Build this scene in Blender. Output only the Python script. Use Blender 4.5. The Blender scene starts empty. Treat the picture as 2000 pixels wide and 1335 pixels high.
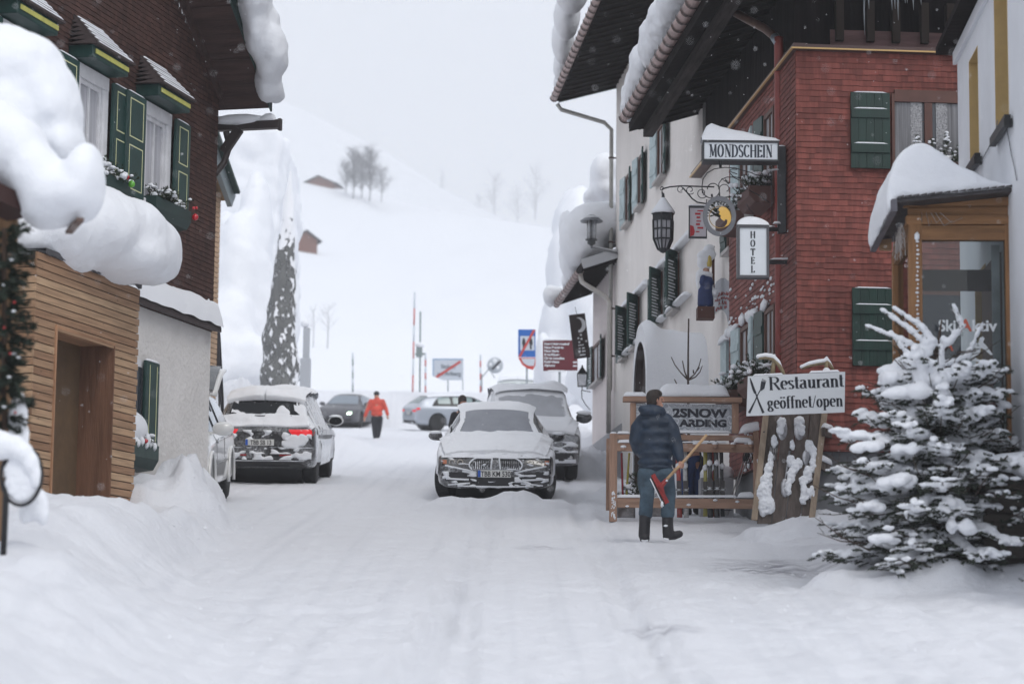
import bpy, bmesh, math, random
from math import sin, cos, pi, radians, sqrt, atan2, exp
from mathutils import Vector, Matrix, Euler, noise as mn

random.seed(7)
SC = bpy.context.scene
COL = SC.collection

# ------------------------------------------------------------------ camera
FPX = 4722.0            # focal length in pixels of the 2000 px wide photograph (85 mm)
PITCH = math.atan(613 / FPX)
ROLL = radians(0.62)
CAMM = Euler((radians(90) + PITCH, 0, 0)).to_matrix() @ Matrix.Rotation(ROLL, 3, 'Z')
cam_d = bpy.data.cameras.new("camera")
cam_d.lens = 85.0
cam_d.sensor_width = 36.0
cam_d.clip_start = 0.5
cam_d.clip_end = 6000
cam_d.dof.use_dof = True
cam_d.dof.focus_distance = 33.0
cam_d.dof.aperture_fstop = 1.7
cam = bpy.data.objects.new("camera", cam_d)
cam.matrix_world = CAMM.to_4x4()
COL.objects.link(cam)
SC.camera = cam

# ------------------------------------------------------------------ world, sun, exposure
w = bpy.data.worlds.new("World"); SC.world = w; w.use_nodes = True
nt = w.node_tree
bg = nt.nodes['Background']
sky = nt.nodes.new('ShaderNodeTexSky'); sky.sky_type = 'NISHITA'; sky.sun_disc = False
SUN_EL, SUN_AZ = radians(50), radians(150)
sky.sun_elevation = SUN_EL; sky.sun_rotation = SUN_AZ
sky.dust_density = 4; sky.air_density = 1.0; sky.ozone_density = 1
hs = nt.nodes.new('ShaderNodeHueSaturation'); hs.inputs['Saturation'].default_value = 0.25
mx = nt.nodes.new('ShaderNodeMix'); mx.data_type = 'RGBA'; mx.inputs[0].default_value = 0.86
mx.inputs[7].default_value = (8.9, 9.3, 10.15, 1)        # even cloud cover in the sky's own units
nt.links.new(sky.outputs[0], hs.inputs['Color']); nt.links.new(hs.outputs[0], mx.inputs[6])
nt.links.new(mx.outputs[2], bg.inputs[0]); bg.inputs[1].default_value = 0.12
sl = bpy.data.lights.new("sun", 'SUN'); sl.energy = 1.1; sl.angle = radians(26); sl.color = (1, .97, .93)
so = bpy.data.objects.new("sun", sl); COL.objects.link(so)
so.rotation_euler = (radians(40), 0, radians(180) - SUN_AZ + radians(0))
so.location = (0, 0, 60)
SC.view_settings.view_transform = 'Standard'; SC.view_settings.look = 'None'
SC.view_settings.gamma = 1.0; SC.view_settings.use_curve_mapping = False
SC.view_settings.exposure = -0.13
SC.render.engine = 'CYCLES'
cy = SC.cycles
cy.use_denoising = True
cy.max_bounces = 6; cy.diffuse_bounces = 3; cy.glossy_bounces = 3; cy.transmission_bounces = 4
cy.volume_bounces = 1; cy.transparent_max_bounces = 8
cy.volume_step_rate = 4; cy.volume_max_steps = 64
cy.sample_clamp_indirect = 6
cy.caustics_reflective = False; cy.caustics_refractive = False

def lerp_tab(tab, x):
    if x <= tab[0][0]: return tab[0][1]
    for (a, ya), (b, yb) in zip(tab, tab[1:]):
        if x <= b: return ya + (yb - ya) * (x - a) / (b - a)
    return tab[-1][1]

def ray(px, py):
    return CAMM @ Vector(((px - 1000) / FPX, (667.5 - py) / FPX, -1))

def at(px, py, Y):
    """world point seen at photo pixel (px,py) at distance Y along the street"""
    d = ray(px, py)
    return d * (Y / d.y)

# ------------------------------------------------------------------ object helpers
def setp(o, label=None, cat=None, group=None, kind=None):
    if label: o['label'] = label
    if cat: o['category'] = cat
    if group: o['group'] = group
    if kind: o['kind'] = kind
    return o

class Frame:
    """vertical wall frame: local x along the wall, local z up, local y = z cross x"""
    def __init__(s, origin, az):      # az: direction of local x, measured from +Y towards +X
        s.M = Matrix.Translation(origin) @ Matrix.Rotation(pi / 2 - az, 4, 'Z')
        s.I = s.M.inverted()
    def pl(s, px, py, n=0.0):
        o = s.I @ Vector((0, 0, 0)); d = (s.I.to_3x3() @ ray(px, py))
        t = (n - o.y) / d.y; p = o + d * t
        return p.x, p.z
    def px(s, px, py, u=0.0):
        o = s.I @ Vector((0, 0, 0)); d = (s.I.to_3x3() @ ray(px, py))
        t = (u - o.x) / d.x; p = o + d * t
        return p.y, p.z
    def lo(s, v): return s.I @ Vector(v)

def link(o): COL.objects.link(o); return o

def empty(name, M, label=None, cat=None, group=None, kind=None):
    o = bpy.data.objects.new(name, None); link(o)
    o.empty_display_size = .2
    if not isinstance(M, Matrix): M = Matrix.Translation(M)
    o.matrix_world = M
    return setp(o, label, cat, group, kind)

class MB:
    """collects faces of one mesh"""
    def __init__(s): s.v = []; s.f = []; s.smooth = []
    def add(s, vs, fs, smooth=False):
        b = len(s.v); s.v += [tuple(v) for v in vs]
        s.f += [tuple(i + b for i in f) for f in fs]; s.smooth += [smooth] * len(fs)
    def box(s, a, b, M=None):
        x0, x1 = sorted((a[0], b[0])); y0, y1 = sorted((a[1], b[1])); z0, z1 = sorted((a[2], b[2]))
        vs = [Vector(p) for p in ((x0,y0,z0),(x1,y0,z0),(x1,y1,z0),(x0,y1,z0),(x0,y0,z1),(x1,y0,z1),(x1,y1,z1),(x0,y1,z1))]
        if M is not None: vs = [M @ v for v in vs]
        s.add(vs, [(0,3,2,1),(4,5,6,7),(0,1,5,4),(1,2,6,5),(2,3,7,6),(3,0,4,7)])
        return s
    def beam(s, p, q, wd, ht, up=(0,0,1), roll=0):
        """box bar from p to q, wd across, ht along up"""
        p = Vector(p); q = Vector(q); d = (q - p).normalized(); up = Vector(up)
        sd = d.cross(up)
        if sd.length < 1e-4: sd = d.cross(Vector((0, 1, 0)))
        sd.normalize(); u2 = sd.cross(d).normalized()
        a, b = sd * wd / 2, u2 * ht / 2
        vs = [p-a-b, p+a-b, p+a+b, p-a+b, q-a-b, q+a-b, q+a+b, q-a+b]
        s.add(vs, [(0,1,2,3),(7,6,5,4),(0,4,5,1),(1,5,6,2),(2,6,7,3),(3,7,4,0)])
        return s
    def tube(s, pts, r, seg=8, smooth=True, caps=True):
        pts = [Vector(p) for p in pts]; n = len(pts)
        rs = r if isinstance(r, (list, tuple)) else [r] * n
        b = len(s.v); prev = None
        for i, p in enumerate(pts):
            d = (pts[min(i+1, n-1)] - pts[max(i-1, 0)])
            if d.length < 1e-9: d = Vector((0,0,1))
            d.normalize()
            if prev is None:
                a = d.orthogonal().normalized()
            else:
                a = prev - d * prev.dot(d)
                a = a.normalized() if a.length > 1e-6 else d.orthogonal().normalized()
            prev = a; c = d.cross(a)
            for k in range(seg):
                t = 2*pi*k/seg
                s.v.append(tuple(p + (a*cos(t) + c*sin(t)) * rs[i]))
        for i in range(n-1):
            for k in range(seg):
                k2 = (k+1) % seg
                s.f.append((b+i*seg+k, b+i*seg+k2, b+(i+1)*seg+k2, b+(i+1)*seg+k)); s.smooth.append(smooth)
        if caps:
            s.f.append(tuple(b+k for k in reversed(range(seg)))); s.smooth.append(False)
            s.f.append(tuple(b+(n-1)*seg+k for k in range(seg))); s.smooth.append(False)
        return s
    def lathe(s, prof, c=(0,0,0), seg=24, axis='Z', smooth=True, M=None):
        b = len(s.v); c = Vector(c)
        for (r, h) in prof:
            for k in range(seg):
                t = 2*pi*k/seg
                if axis == 'Z': p = Vector((r*cos(t), r*sin(t), h))
                elif axis == 'Y': p = Vector((r*cos(t), h, r*sin(t)))
                else: p = Vector((h, r*cos(t), r*sin(t)))
                p = p + c
                if M is not None: p = M @ p
                s.v.append(tuple(p))
        n = len(prof)
        for i in range(n-1):
            for k in range(seg):
                k2 = (k+1) % seg
                s.f.append((b+i*seg+k, b+i*seg+k2, b+(i+1)*seg+k2, b+(i+1)*seg+k)); s.smooth.append(smooth)
        for i in (0, n-1):
            if prof[i][0] > 1e-5:
                s.f.append(tuple(b+i*seg+k for k in range(seg))); s.smooth.append(False)
        return s
    def prism(s, poly, t, M=None):
        """poly: list of (x,z); extruded along y from 0 to t (t may be a pair)"""
        t0, t1 = (0, t) if not isinstance(t, (tuple, list)) else t
        n = len(poly)
        vs = [Vector((x, t0, z)) for x, z in poly] + [Vector((x, t1, z)) for x, z in poly]
        if M is not None: vs = [M @ v for v in vs]
        s.add(vs, [tuple(range(n)), tuple(reversed(range(n, 2*n)))] + [(i, i+n, (i+1) % n + n, (i+1) % n) for i in range(n)])
        return s
    def grid(s, fn, nu, nv, smooth=True, closed_u=False, closed_v=False):
        b = len(s.v); mu = nu if closed_u else nu + 1; mv = nv if closed_v else nv + 1
        for i in range(mu):
            for j in range(mv):
                s.v.append(tuple(fn(i / nu, j / nv)))
        for i in range(nu):
            for j in range(nv):
                i2 = (i+1) % mu; j2 = (j+1) % mv
                s.f.append((b+i*mv+j, b+i2*mv+j, b+i2*mv+j2, b+i*mv+j2)); s.smooth.append(smooth)
        return s
    def blob(s, c, r, sub=2, nz=0.12, sc=1.5, rot=None):
        c = Vector(c); r = Vector(r if isinstance(r, (tuple, list)) else (r, r, r))
        bm = bmesh.new(); bmesh.ops.create_icosphere(bm, subdivisions=sub, radius=1)
        b = len(s.v)
        for v in bm.verts:
            k = 1 + nz * mn.noise(Vector((v.co.x*r.x, v.co.y*r.y, v.co.z*r.z)) * sc + c)
            p = Vector((v.co.x*r.x*k, v.co.y*r.y*k, v.co.z*r.z*k))
            if rot is not None: p = rot @ p
            s.v.append(tuple(p + c))
        for f in bm.faces: s.f.append(tuple(b + v.index for v in f.verts)); s.smooth.append(True)
        bm.free(); return s
    def xf(s, M, start=0):
        for i in range(start, len(s.v)): s.v[i] = tuple(M @ Vector(s.v[i]))
        return s
    def build(s, name, m, parent=None, M=None, fix=True, **kw):
        me = bpy.data.meshes.new(name)
        me.from_pydata(s.v, [], s.f)
        me.polygons.foreach_set('use_smooth', s.smooth)
        if fix:
            bm = bmesh.new(); bm.from_mesh(me); bmesh.ops.recalc_face_normals(bm, faces=bm.faces); bm.to_mesh(me); bm.free()
        me.materials.append(m); me.update()
        o = bpy.data.objects.new(name, me); link(o)
        if parent is not None: o.parent = parent
        if M is not None: o.matrix_local = M
        setp(o, **kw)
        return o

def bevel(o, w=.01, seg=2):
    b = o.modifiers.new('b', 'BEVEL'); b.width = w; b.segments = seg; b.limit_method = 'ANGLE'; b.angle_limit = radians(40); b.harden_normals = False
    return o

def remesh(o, vox, sm=6, disp=0.0, dsc=.3, seed=0):
    r = o.modifiers.new('r', 'REMESH'); r.mode = 'VOXEL'; r.voxel_size = vox; r.use_smooth_shade = True
    if sm:
        k = o.modifiers.new('s', 'SMOOTH'); k.iterations = sm; k.factor = .5
    if disp:
        t = bpy.data.textures.new('cl', 'CLOUDS'); t.noise_scale = dsc; t.noise_depth = 3
        d = o.modifiers.new('d', 'DISPLACE'); d.texture = t; d.strength = disp; d.mid_level = .5
        d.texture_coords = 'GLOBAL'
    return o

def bake(o):
    dg = bpy.context.evaluated_depsgraph_get()
    me = bpy.data.meshes.new_from_object(o.evaluated_get(dg))
    o.modifiers.clear(); o.data = me
    return o

def copy_thing(root, M=None, label=None, group=None):
    """a copy of a thing with copies of its parts and sub-parts"""
    c = root.copy(); link(c)
    if M is not None: c.matrix_world = M
    if label: c['label'] = label
    if group: c['group'] = group
    for ch in list(root.children):
        d = ch.copy(); link(d); d.parent = c
        for g in list(ch.children):
            e = g.copy(); link(e); e.parent = d
    return c

# ------------------------------------------------------------------ materials
MATS = {}
def mat(name, col, rough=.7, metal=0, var=.0, vsc=8, bump=.0, bsc=60, coat=0, spec=.5, stretch=None, emit=None, trans=0, alpha=1, sss=0, space='Object'):
    if name in MATS: return MATS[name]
    m = bpy.data.materials.new(name); m.use_nodes = True; MATS[name] = m
    nt = m.node_tree; b = nt.nodes['Principled BSDF']
    b.inputs['Base Color'].default_value = (*col, 1); b.inputs['Roughness'].default_value = rough
    b.inputs['Metallic'].default_value = metal; b.inputs['Specular IOR Level'].default_value = spec
    if coat: b.inputs['Coat Weight'].default_value = coat; b.inputs['Coat Roughness'].default_value = .05
    if trans: b.inputs['Transmission Weight'].default_value = trans
    if alpha < 1: b.inputs['Alpha'].default_value = alpha
    if sss: b.inputs['Subsurface Weight'].default_value = sss; b.inputs['Subsurface Radius'].default_value = (.05, .06, .08); b.inputs['Subsurface Scale'].default_value = .5
    if emit: b.inputs['Emission Color'].default_value = (*emit[0], 1); b.inputs['Emission Strength'].default_value = emit[1]
    if var or bump:
        tc = nt.nodes.new('ShaderNodeTexCoord'); mp = nt.nodes.new('ShaderNodeMapping')
        nt.links.new(tc.outputs[space], mp.inputs[0])
        if stretch: mp.inputs['Scale'].default_value = stretch
    if var:
        n = nt.nodes.new('ShaderNodeTexNoise'); n.inputs['Scale'].default_value = vsc; n.inputs['Detail'].default_value = 6; n.inputs['Roughness'].default_value = .65
        nt.links.new(mp.outputs[0], n.inputs['Vector'])
        r = nt.nodes.new('ShaderNodeMapRange'); r.inputs[1].default_value = .3; r.inputs[2].default_value = .7
        r.inputs[3].default_value = 1 - var; r.inputs[4].default_value = 1 + var
        nt.links.new(n.outputs[0], r.inputs[0])
        h = nt.nodes.new('ShaderNodeHueSaturation'); h.inputs['Color'].default_value = (*col, 1)
        nt.links.new(r.outputs[0], h.inputs['Value']); nt.links.new(h.outputs[0], b.inputs['Base Color'])
    if bump:
        n2 = nt.nodes.new('ShaderNodeTexNoise'); n2.inputs['Scale'].default_value = bsc; n2.inputs['Detail'].default_value = 5
        nt.links.new(mp.outputs[0], n2.inputs['Vector'])
        bp = nt.nodes.new('ShaderNodeBump'); bp.inputs['Strength'].default_value = min(1, bump); bp.inputs['Distance'].default_value = .02
        nt.links.new(n2.outputs[0], bp.inputs['Height']); nt.links.new(bp.outputs[0], b.inputs['Normal'])
    return m

def snow_mat(name, col=(.86, .875, .905), bump=.35, bsc=9, dirt=0.0, stripes=False):
    m = bpy.data.materials.new(name); m.use_nodes = True; MATS[name] = m
    nt = m.node_tree; b = nt.nodes['Principled BSDF']
    b.inputs['Roughness'].default_value = .75; b.inputs['Specular IOR Level'].default_value = .2
    tc = nt.nodes.new('ShaderNodeNewGeometry')
    n1 = nt.nodes.new('ShaderNodeTexNoise'); n1.inputs['Scale'].default_value = bsc; n1.inputs['Detail'].default_value = 8; n1.inputs['Roughness'].default_value = .7
    nt.links.new(tc.outputs['Position'], n1.inputs['Vector'])
    n3 = nt.nodes.new('ShaderNodeTexNoise'); n3.inputs['Scale'].default_value = 90; n3.inputs['Detail'].default_value = 2
    nt.links.new(tc.outputs['Position'], n3.inputs['Vector'])
    ad = nt.nodes.new('ShaderNodeMath'); ad.operation = 'MULTIPLY_ADD'; ad.inputs[1].default_value = .25
    nt.links.new(n3.outputs[0], ad.inputs[0]); nt.links.new(n1.outputs[0], ad.inputs[2])
    bp = nt.nodes.new('ShaderNodeBump'); bp.inputs['Strength'].default_value = bump; bp.inputs['Distance'].default_value = .05
    nt.links.new(ad.outputs[0], bp.inputs['Height']); nt.links.new(bp.outputs[0], b.inputs['Normal'])
    mxx = nt.nodes.new('ShaderNodeMix'); mxx.data_type = 'RGBA'
    mxx.inputs[6].default_value = (*col, 1); mxx.inputs[7].default_value = (col[0]*.93, col[1]*.94, col[2]*.955, 1)
    nt.links.new(n1.outputs[0], mxx.inputs[0]); nt.links.new(mxx.outputs[2], b.inputs['Base Color'])
    return m, mxx, b

SNOW, _, _ = snow_mat('snow')
# ================================================================== ground, hills, haze
SL = .1114
def N(x, y, z, s): return mn.noise(Vector((x*s, y*s, z*s)))
def sstep(a, b, x):
    t = max(0, min(1, (x - a) / (b - a))); return t*t*(3 - 2*t)

def base_z(y): return -1.85 + SL * y

# heaped snow: (x, y, half width x, half width y, height)
HEAPS = []
def heap(px, py, Y, wx, wy, h):
    x = at(px, py, Y).x; HEAPS.append((x, Y, wx, wy, h))

def lbank(y):
    """left snowbank: x of its street-side edge, and height"""
    x = -2.95 + (y - 15) * .02 if y < 24 else -2.77 + (y - 24) * -.03
    return x
LEDGE = [(8, -1.15), (14, -1.55), (17, -1.75), (20, -2.55), (23, -2.95), (26, -3.2), (27.5, -3.12), (30, -3.45), (32.5, -3.7), (34.5, -3.9), (37, -4.3)]
def G(x, y):
    z = base_z(y)
    # packed snow with soft wheel ruts
    z += .026 * N(x, y, 0, 1.1) + .024 * N(x, y, 3, 3.6) + .020 * N(x, y, 8, 8.0) * (y < 60)
    if y < 60:
        z += .006 * N(x * 2.5, y * .6, 1, 2.5)
        fluff = sstep(.9, 2.2, x) * sstep(34, 24, y) + sstep(-.2, -1.6, x) * sstep(30, 18, y)
        z += fluff * (.05 * N(x, y, 5, 1.7) + .03 * N(x, y, 9, 5))
    if 8 < y < 60:
        for (rx, sw, ph, dp) in ((-.62, .10, 0, .036), (.88, .10, 0, .036), (-.15, .25, 2, .024), (1.3, .25, 2, .024), (-1.25, .3, 4, .010), (.25, .3, 4, .010)):
            c = rx + sw * sin(y * .11 + ph) + .012 * (y - 20); d = abs(x - c)
            if d < .3: z -= dp * sstep(.13, .09, d) * (1 + .5 * N(x, y, 2, 3)) - dp * .5 * sstep(.22, .15, d) * sstep(.10, .14, d)
    # left bank in front of the brown house
    if y < 37:
        e = LEDGE
        for (a, xa), (b, xb) in zip(e, e[1:]):
            if a <= y <= b: xe = xa + (xb - xa) * (y - a) / (b - a); break
        else: xe = e[0][1] if y < 8 else -4.3
        xe += .12 * N(0, y, 2, .9)
        hh = [(8, .75), (14, .62), (18, .60), (21, .60), (23.5, .66), (25, .52), (27, .30), (29, .30), (33, .35), (36, .25), (37, .1)]
        for (a, xa), (b, xb) in zip(hh, hh[1:]):
            if a <= y <= b: h = xa + (xb - xa) * (y - a) / (b - a); break
        else: h = .75 if y < 8 else 0
        soft = 1.7 if y < 19 else (1.7 - (y - 19) * .2 if y < 25 else .5)
        t = sstep(xe, xe - soft, x)
        z += t * h * (1 + .22 * N(x, y, 7, .9)) + t * (.10 * N(x, y, 4, 1.9) + .045 * abs(N(x, y, 2, 4.5)) + .02 * N(x, y, 1, 9))
    # right bank under the tree and the easel
    if y < 35:
        xe = 2.9 + (26 - y) * .1 if y < 27 else 3.0 + (y - 27) * .02
        t = sstep(xe, xe + .8, x) * sstep(19.5, 23.0, y) * sstep(33, 31, y)
        z += t * (.12 + .10 * N(x, y, 6, 1.3)) 
    for hx, hy, wx, wy, h in HEAPS:
        d = ((x - hx) / wx)**2 + ((y - hy) / wy)**2
        if d < 1.6:
            t = sstep(1.15, .35, d * (1 + .55 * N(x, y, hx, 2.4)))
            z += h * t * (1 + .35 * N(x, y, hy, 2.6) + .12 * N(x, y, hy, 7))
    # ploughed bank behind the far cars
    z += 1.5 * sstep(103.5, 106, y + .8*N(x, 0, 0, .3)) * (1 + .1 * N(x, y, 0, .5))
    # bank along both sides of the far street
    t = sstep(3.2, 5.0, abs(x - .3 + .02*(y - 60))) * sstep(56, 64, y) * (sstep(92, 80, y) if x > 0 else sstep(72, 62, y))
    z += t * .6 * (1 + .4 * N(x, y, 0, .6))
    return z

heap(352, 960, 30.6, .34, .7, .34); heap(375, 960, 31.6, .36, .6, .36)      # cleared snow lump by the corner of the brown house
heap(398, 960, 30.0, .38, .8, .28); heap(405, 960, 32.6, .28, .5, .28)
heap(300, 990, 29.5, .55, .8, .30)
heap(1050, 975, 37.0, .7, .35, .10)
heap(900, 975, 37.2, .5, .3, .12)
heap(1000, 975, 37.1, .45, .3, .13)
heap(1590, 1010, 30.3, .6, .5, .16)
heap(1520, 1040, 29.4, .5, .45, .16)
heap(1850, 1120, 22.3, 1.5, .7, .16)
heap(1745, 1130, 23.2, .6, .5, .20)
heap(1150, 900, 52, .8, 2.2, .45)
heap(1160, 830, 58, 1.0, 3, .7)
heap(1250, 930, 40, .7, 1.6, .25)
heap(430, 780, 68, 2.0, 5, 1.4)

def ground_mesh():
    mb = MB()
    ys = [7.5]
    while ys[-1] < 112:
        y = ys[-1]; ys.append(y + max(.05, .0032 * y + (.0 if y < 60 else (y-60)*.01)))
    ys += [118, 130, 160, 220, 400, 900, 2400]
    nx = 230
    def X(t, y):
        a = abs(t); s = 1 if t > 0 else -1
        xm = (y * .235 + 1.2)
        return s * (xm * min(a, .86)/.86 + (max(0, a - .86) / .14)**2 * (30 + y * .6))
    for i, y in enumerate(ys):
        for j in range(nx + 1):
            x = X(2*j/nx - 1, y)
            z = G(x, y) if y < 115 else (base_z(112) + 1.2 - (y - 112)*.01)
            mb.v.append((x, y, z))
    m = nx + 1
    for i in range(len(ys)-1):
        for j in range(nx):
            mb.f.append((i*m+j, i*m+j+1, (i+1)*m+j+1, (i+1)*m+j)); mb.smooth.append(True)
    # apron behind the camera
    b = len(mb.v)
    mb.v += [(-60, -30, -5), (60, -30, -5), (60, 7.5, -1.3), (-60, 7.5, -1.3)]
    mb.f.append((b, b+1, b+2, b+3)); mb.smooth.append(False)
    return mb

GS, gmix, gb = snow_mat('ground_snow', col=(.80, .81, .845), bump=.9, bsc=6)
def ground_patches():
    nt = GS.node_tree; L = nt.links
    geo = [n for n in nt.nodes if n.type == 'NEW_GEOMETRY'][0]
    cur = gmix.outputs[2]
    def mixin(fac, col, amt):
        nonlocal cur
        m = nt.nodes.new('ShaderNodeMix'); m.data_type = 'RGBA'
        mu = nt.nodes.new('ShaderNodeMath'); mu.operation = 'MULTIPLY'; mu.inputs[1].default_value = amt; mu.use_clamp = True
        L.new(fac, mu.inputs[0]); L.new(mu.outputs[0], m.inputs[0])
        L.new(cur, m.inputs[6]); m.inputs[7].default_value = (*col, 1); cur = m.outputs[2]
    # scraped spots where the road shows through
    st = nt.nodes.new('ShaderNodeTexNoise'); st.inputs['Scale'].default_value = 3.0; st.inputs['Detail'].default_value = 5
    mp = nt.nodes.new('ShaderNodeMapping'); mp.inputs['Scale'].default_value = (1, 5, 1); L.new(geo.outputs['Position'], mp.inputs[0]); L.new(mp.outputs[0], st.inputs['Vector'])
    for (px, py, rx, ry, amt) in ((1500, 1106, .62, 1.3, 1.0), (1060, 1070, .36, .35, .75), (1290, 1225, .32, .45, .9), (1640, 1108, .4, .7, .6)):
        Y = 8736 / (py - 754); p = at(px, py, Y)
        v = nt.nodes.new('ShaderNodeVectorMath'); v.operation = 'SUBTRACT'; v.inputs[1].default_value = (p.x, p.y, p.z); L.new(geo.outputs['Position'], v.inputs[0])
        s = nt.nodes.new('ShaderNodeVectorMath'); s.operation = 'MULTIPLY'; s.inputs[1].default_value = (1/rx, 1/ry, 0); L.new(v.outputs[0], s.inputs[0])
        ln = nt.nodes.new('ShaderNodeVectorMath'); ln.operation = 'LENGTH'; L.new(s.outputs[0], ln.inputs[0])
        r = nt.nodes.new('ShaderNodeMapRange'); r.inputs[1].default_value = .2; r.inputs[2].default_value = 1.2; r.inputs[3].default_value = 1; r.inputs[4].default_value = 0; L.new(ln.outputs['Value'], r.inputs[0])
        a = nt.nodes.new('ShaderNodeMapRange'); a.inputs[1].default_value = .38; a.inputs[2].default_value = .66; L.new(st.outputs[0], a.inputs[0])
        f = nt.nodes.new('ShaderNodeMath'); f.operation = 'MULTIPLY'; L.new(r.outputs[0], f.inputs[0]); L.new(a.outputs[0], f.inputs[1])
        mixin(f.outputs[0], (.22, .22, .26), amt)
    # scattered grit and clods
    n = nt.nodes.new('ShaderNodeTexNoise'); n.inputs['Scale'].default_value = 4.5; n.inputs['Detail'].default_value = 7; n.inputs['Roughness'].default_value = .75
    mp2 = nt.nodes.new('ShaderNodeMapping'); mp2.inputs['Scale'].default_value = (1.6, .9, 1); L.new(geo.outputs['Position'], mp2.inputs[0]); L.new(mp2.outputs[0], n.inputs['Vector'])
    a = nt.nodes.new('ShaderNodeMapRange'); a.inputs[1].default_value = .64; a.inputs[2].default_value = .76; L.new(n.outputs[0], a.inputs[0])
    mixin(a.outputs[0], (.55, .55, .60), .40)
    # polished wheel tracks
    n = nt.nodes.new('ShaderNodeTexNoise'); n.inputs['Scale'].default_value = 1.0; n.inputs['Detail'].default_value = 3
    mp3 = nt.nodes.new('ShaderNodeMapping'); mp3.inputs['Scale'].default_value = (5, .08, 0); L.new(geo.outputs['Position'], mp3.inputs[0]); L.new(mp3.outputs[0], n.inputs['Vector'])
    a = nt.nodes.new('ShaderNodeMapRange'); a.inputs[1].default_value = .5; a.inputs[2].default_value = .72; L.new(n.outputs[0], a.inputs[0])
    mixin(a.outputs[0], (.60, .62, .67), .3)
    L.new(cur, gb.inputs['Base Color'])
ground_patches()
g = ground_mesh().build('ground', GS, fix=False, kind='structure')
# loose crumbs and clods thrown up along ruts and banks
m = MB(); rr = random.Random(77)
for i in range(3800):
    y = 9 + 46 * rr.random()**1.3; xm = y * .215; u = rr.random()
    x = rr.uniform(-xm, xm) if u < .5 else (lerp_tab(LEDGE, y) + rr.gauss(0, .3) if u < .75 else 2.6 + rr.gauss(0, .6))
    r = min(.075, .008 + rr.expovariate(1/.011)) * (.6 if u < .5 else 1.1); z = G(x, y) - r * .35
    b = len(m.v); q = [Vector((rr.uniform(.6, 1), rr.uniform(.6, 1), rr.uniform(.5, .9))) * r for _ in range(1)][0]; a = rr.uniform(0, 3)
    P = [(1, 0, 0), (.3, .9, .1), (-.8, .5, 0), (-.8, -.5, .1), (.3, -.9, 0), (.1, .1, .9), (.5, .3, .6), (-.4, -.3, .7)]
    R = Matrix.Rotation(a, 3, 'Z'); m.v += [tuple(Vector((x, y, z)) + R @ Vector((p[0]*q.x, p[1]*q.y, p[2]*q.z))) for p in P]
    for f in ((0, 1, 6), (1, 2, 5), (2, 3, 7), (3, 4, 7), (4, 0, 6), (1, 5, 6), (2, 7, 5), (4, 6, 7), (5, 7, 6)): m.f.append(tuple(b + k for k in f)); m.smooth.append(True)
m.build('loose_snow', snow_mat('crumb_snow', col=(.79, .80, .835))[0], fix=False, kind='stuff')


SKY1 = [(-400, 240), (300, 288), (430, 305), (500, 322), (560, 345), (640, 362), (755, 385), (850, 408), (1000, 432), (1100, 446), (1500, 480), (2400, 520)]
PROF = [(0, 106, 770), (.12, 130, 705), (.3, 190, 625), (.5, 280, 545), (.75, 400, 470), (1, 520, 0)]
def hillpt(px, s):
    Y = lerp_tab([(a, b) for a, b, c in PROF], s)
    top = lerp_tab(SKY1, px)
    k = (s ** 1.0)
    tab = [(0, 782), (.12, 712), (.3, 640), (.5, 566), (.75, 480), (1, 385)]
    py = lerp_tab(tab, s)
    f = (py - 385) / (764 - 385)
    py = top + (764 - top) * f
    p = at(px, py, Y)
    p.z += .004 * Y * N(px * .01, s * 6, 0, 1.4) * (0 if s > .97 or s < .05 else 1)
    return p
mb = MB()
def hfun(u, v):
    px = -900 + u * 3800
    if v <= .92: return hillpt(px, v / .92)
    p = hillpt(px, 1); k = (v - .92) / .08
    return p + Vector((0, 300 * k, -70 * k))
mb.grid(hfun, 90, 60)
HS = SNOW
mb.build('hill', HS, fix=False, kind='structure')

SKY2 = [(-1500, -900), (200, -120), (380, 90), (470, 150), (560, 200), (640, 238), (760, 300), (860, 365), (950, 415), (1010, 438), (1100, 444), (1200, 440), (1700, 420), (2800, 400)]
mb = MB()
def mfun(u, v):
    px = -1200 + u * 4400
    top = lerp_tab(SKY2, px) + 8 * mn.noise(Vector((px * .01, 1, 0)))
    Y = 700 + v * 1100
    p0 = at(px, 560, 700); p1 = at(px, top, 1800)
    return p0.lerp(p1, v) + Vector((0, 0, 10 * mn.noise(Vector((px*.01, v*4, 5))) * (v * (1 - v)) * 4))
mb.grid(mfun, 110, 24)
mb.build('mountain', HS, fix=False, kind='structure')

# haze
hz = MB(); hz.box((-1500, -35, -9), (1500, 2250, 640))
HM = bpy.data.materials.new('haze'); HM.use_nodes = True
ntz = HM.node_tree; ntz.nodes.remove(ntz.nodes['Principled BSDF'])
pv = ntz.nodes.new('ShaderNodeVolumePrincipled'); pv.inputs['Color'].default_value = (.96, .975, 1, 1); pv.inputs['Density'].default_value = .00064
pv.inputs['Anisotropy'].default_value = 0
ntz.links.new(pv.outputs[0], ntz.nodes['Material Output'].inputs['Volume'])
HZ = hz.build('haze', HM, kind='stuff', label='pale snowy air fading the far slopes')
HZ.display_type = 'WIRE'

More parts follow.
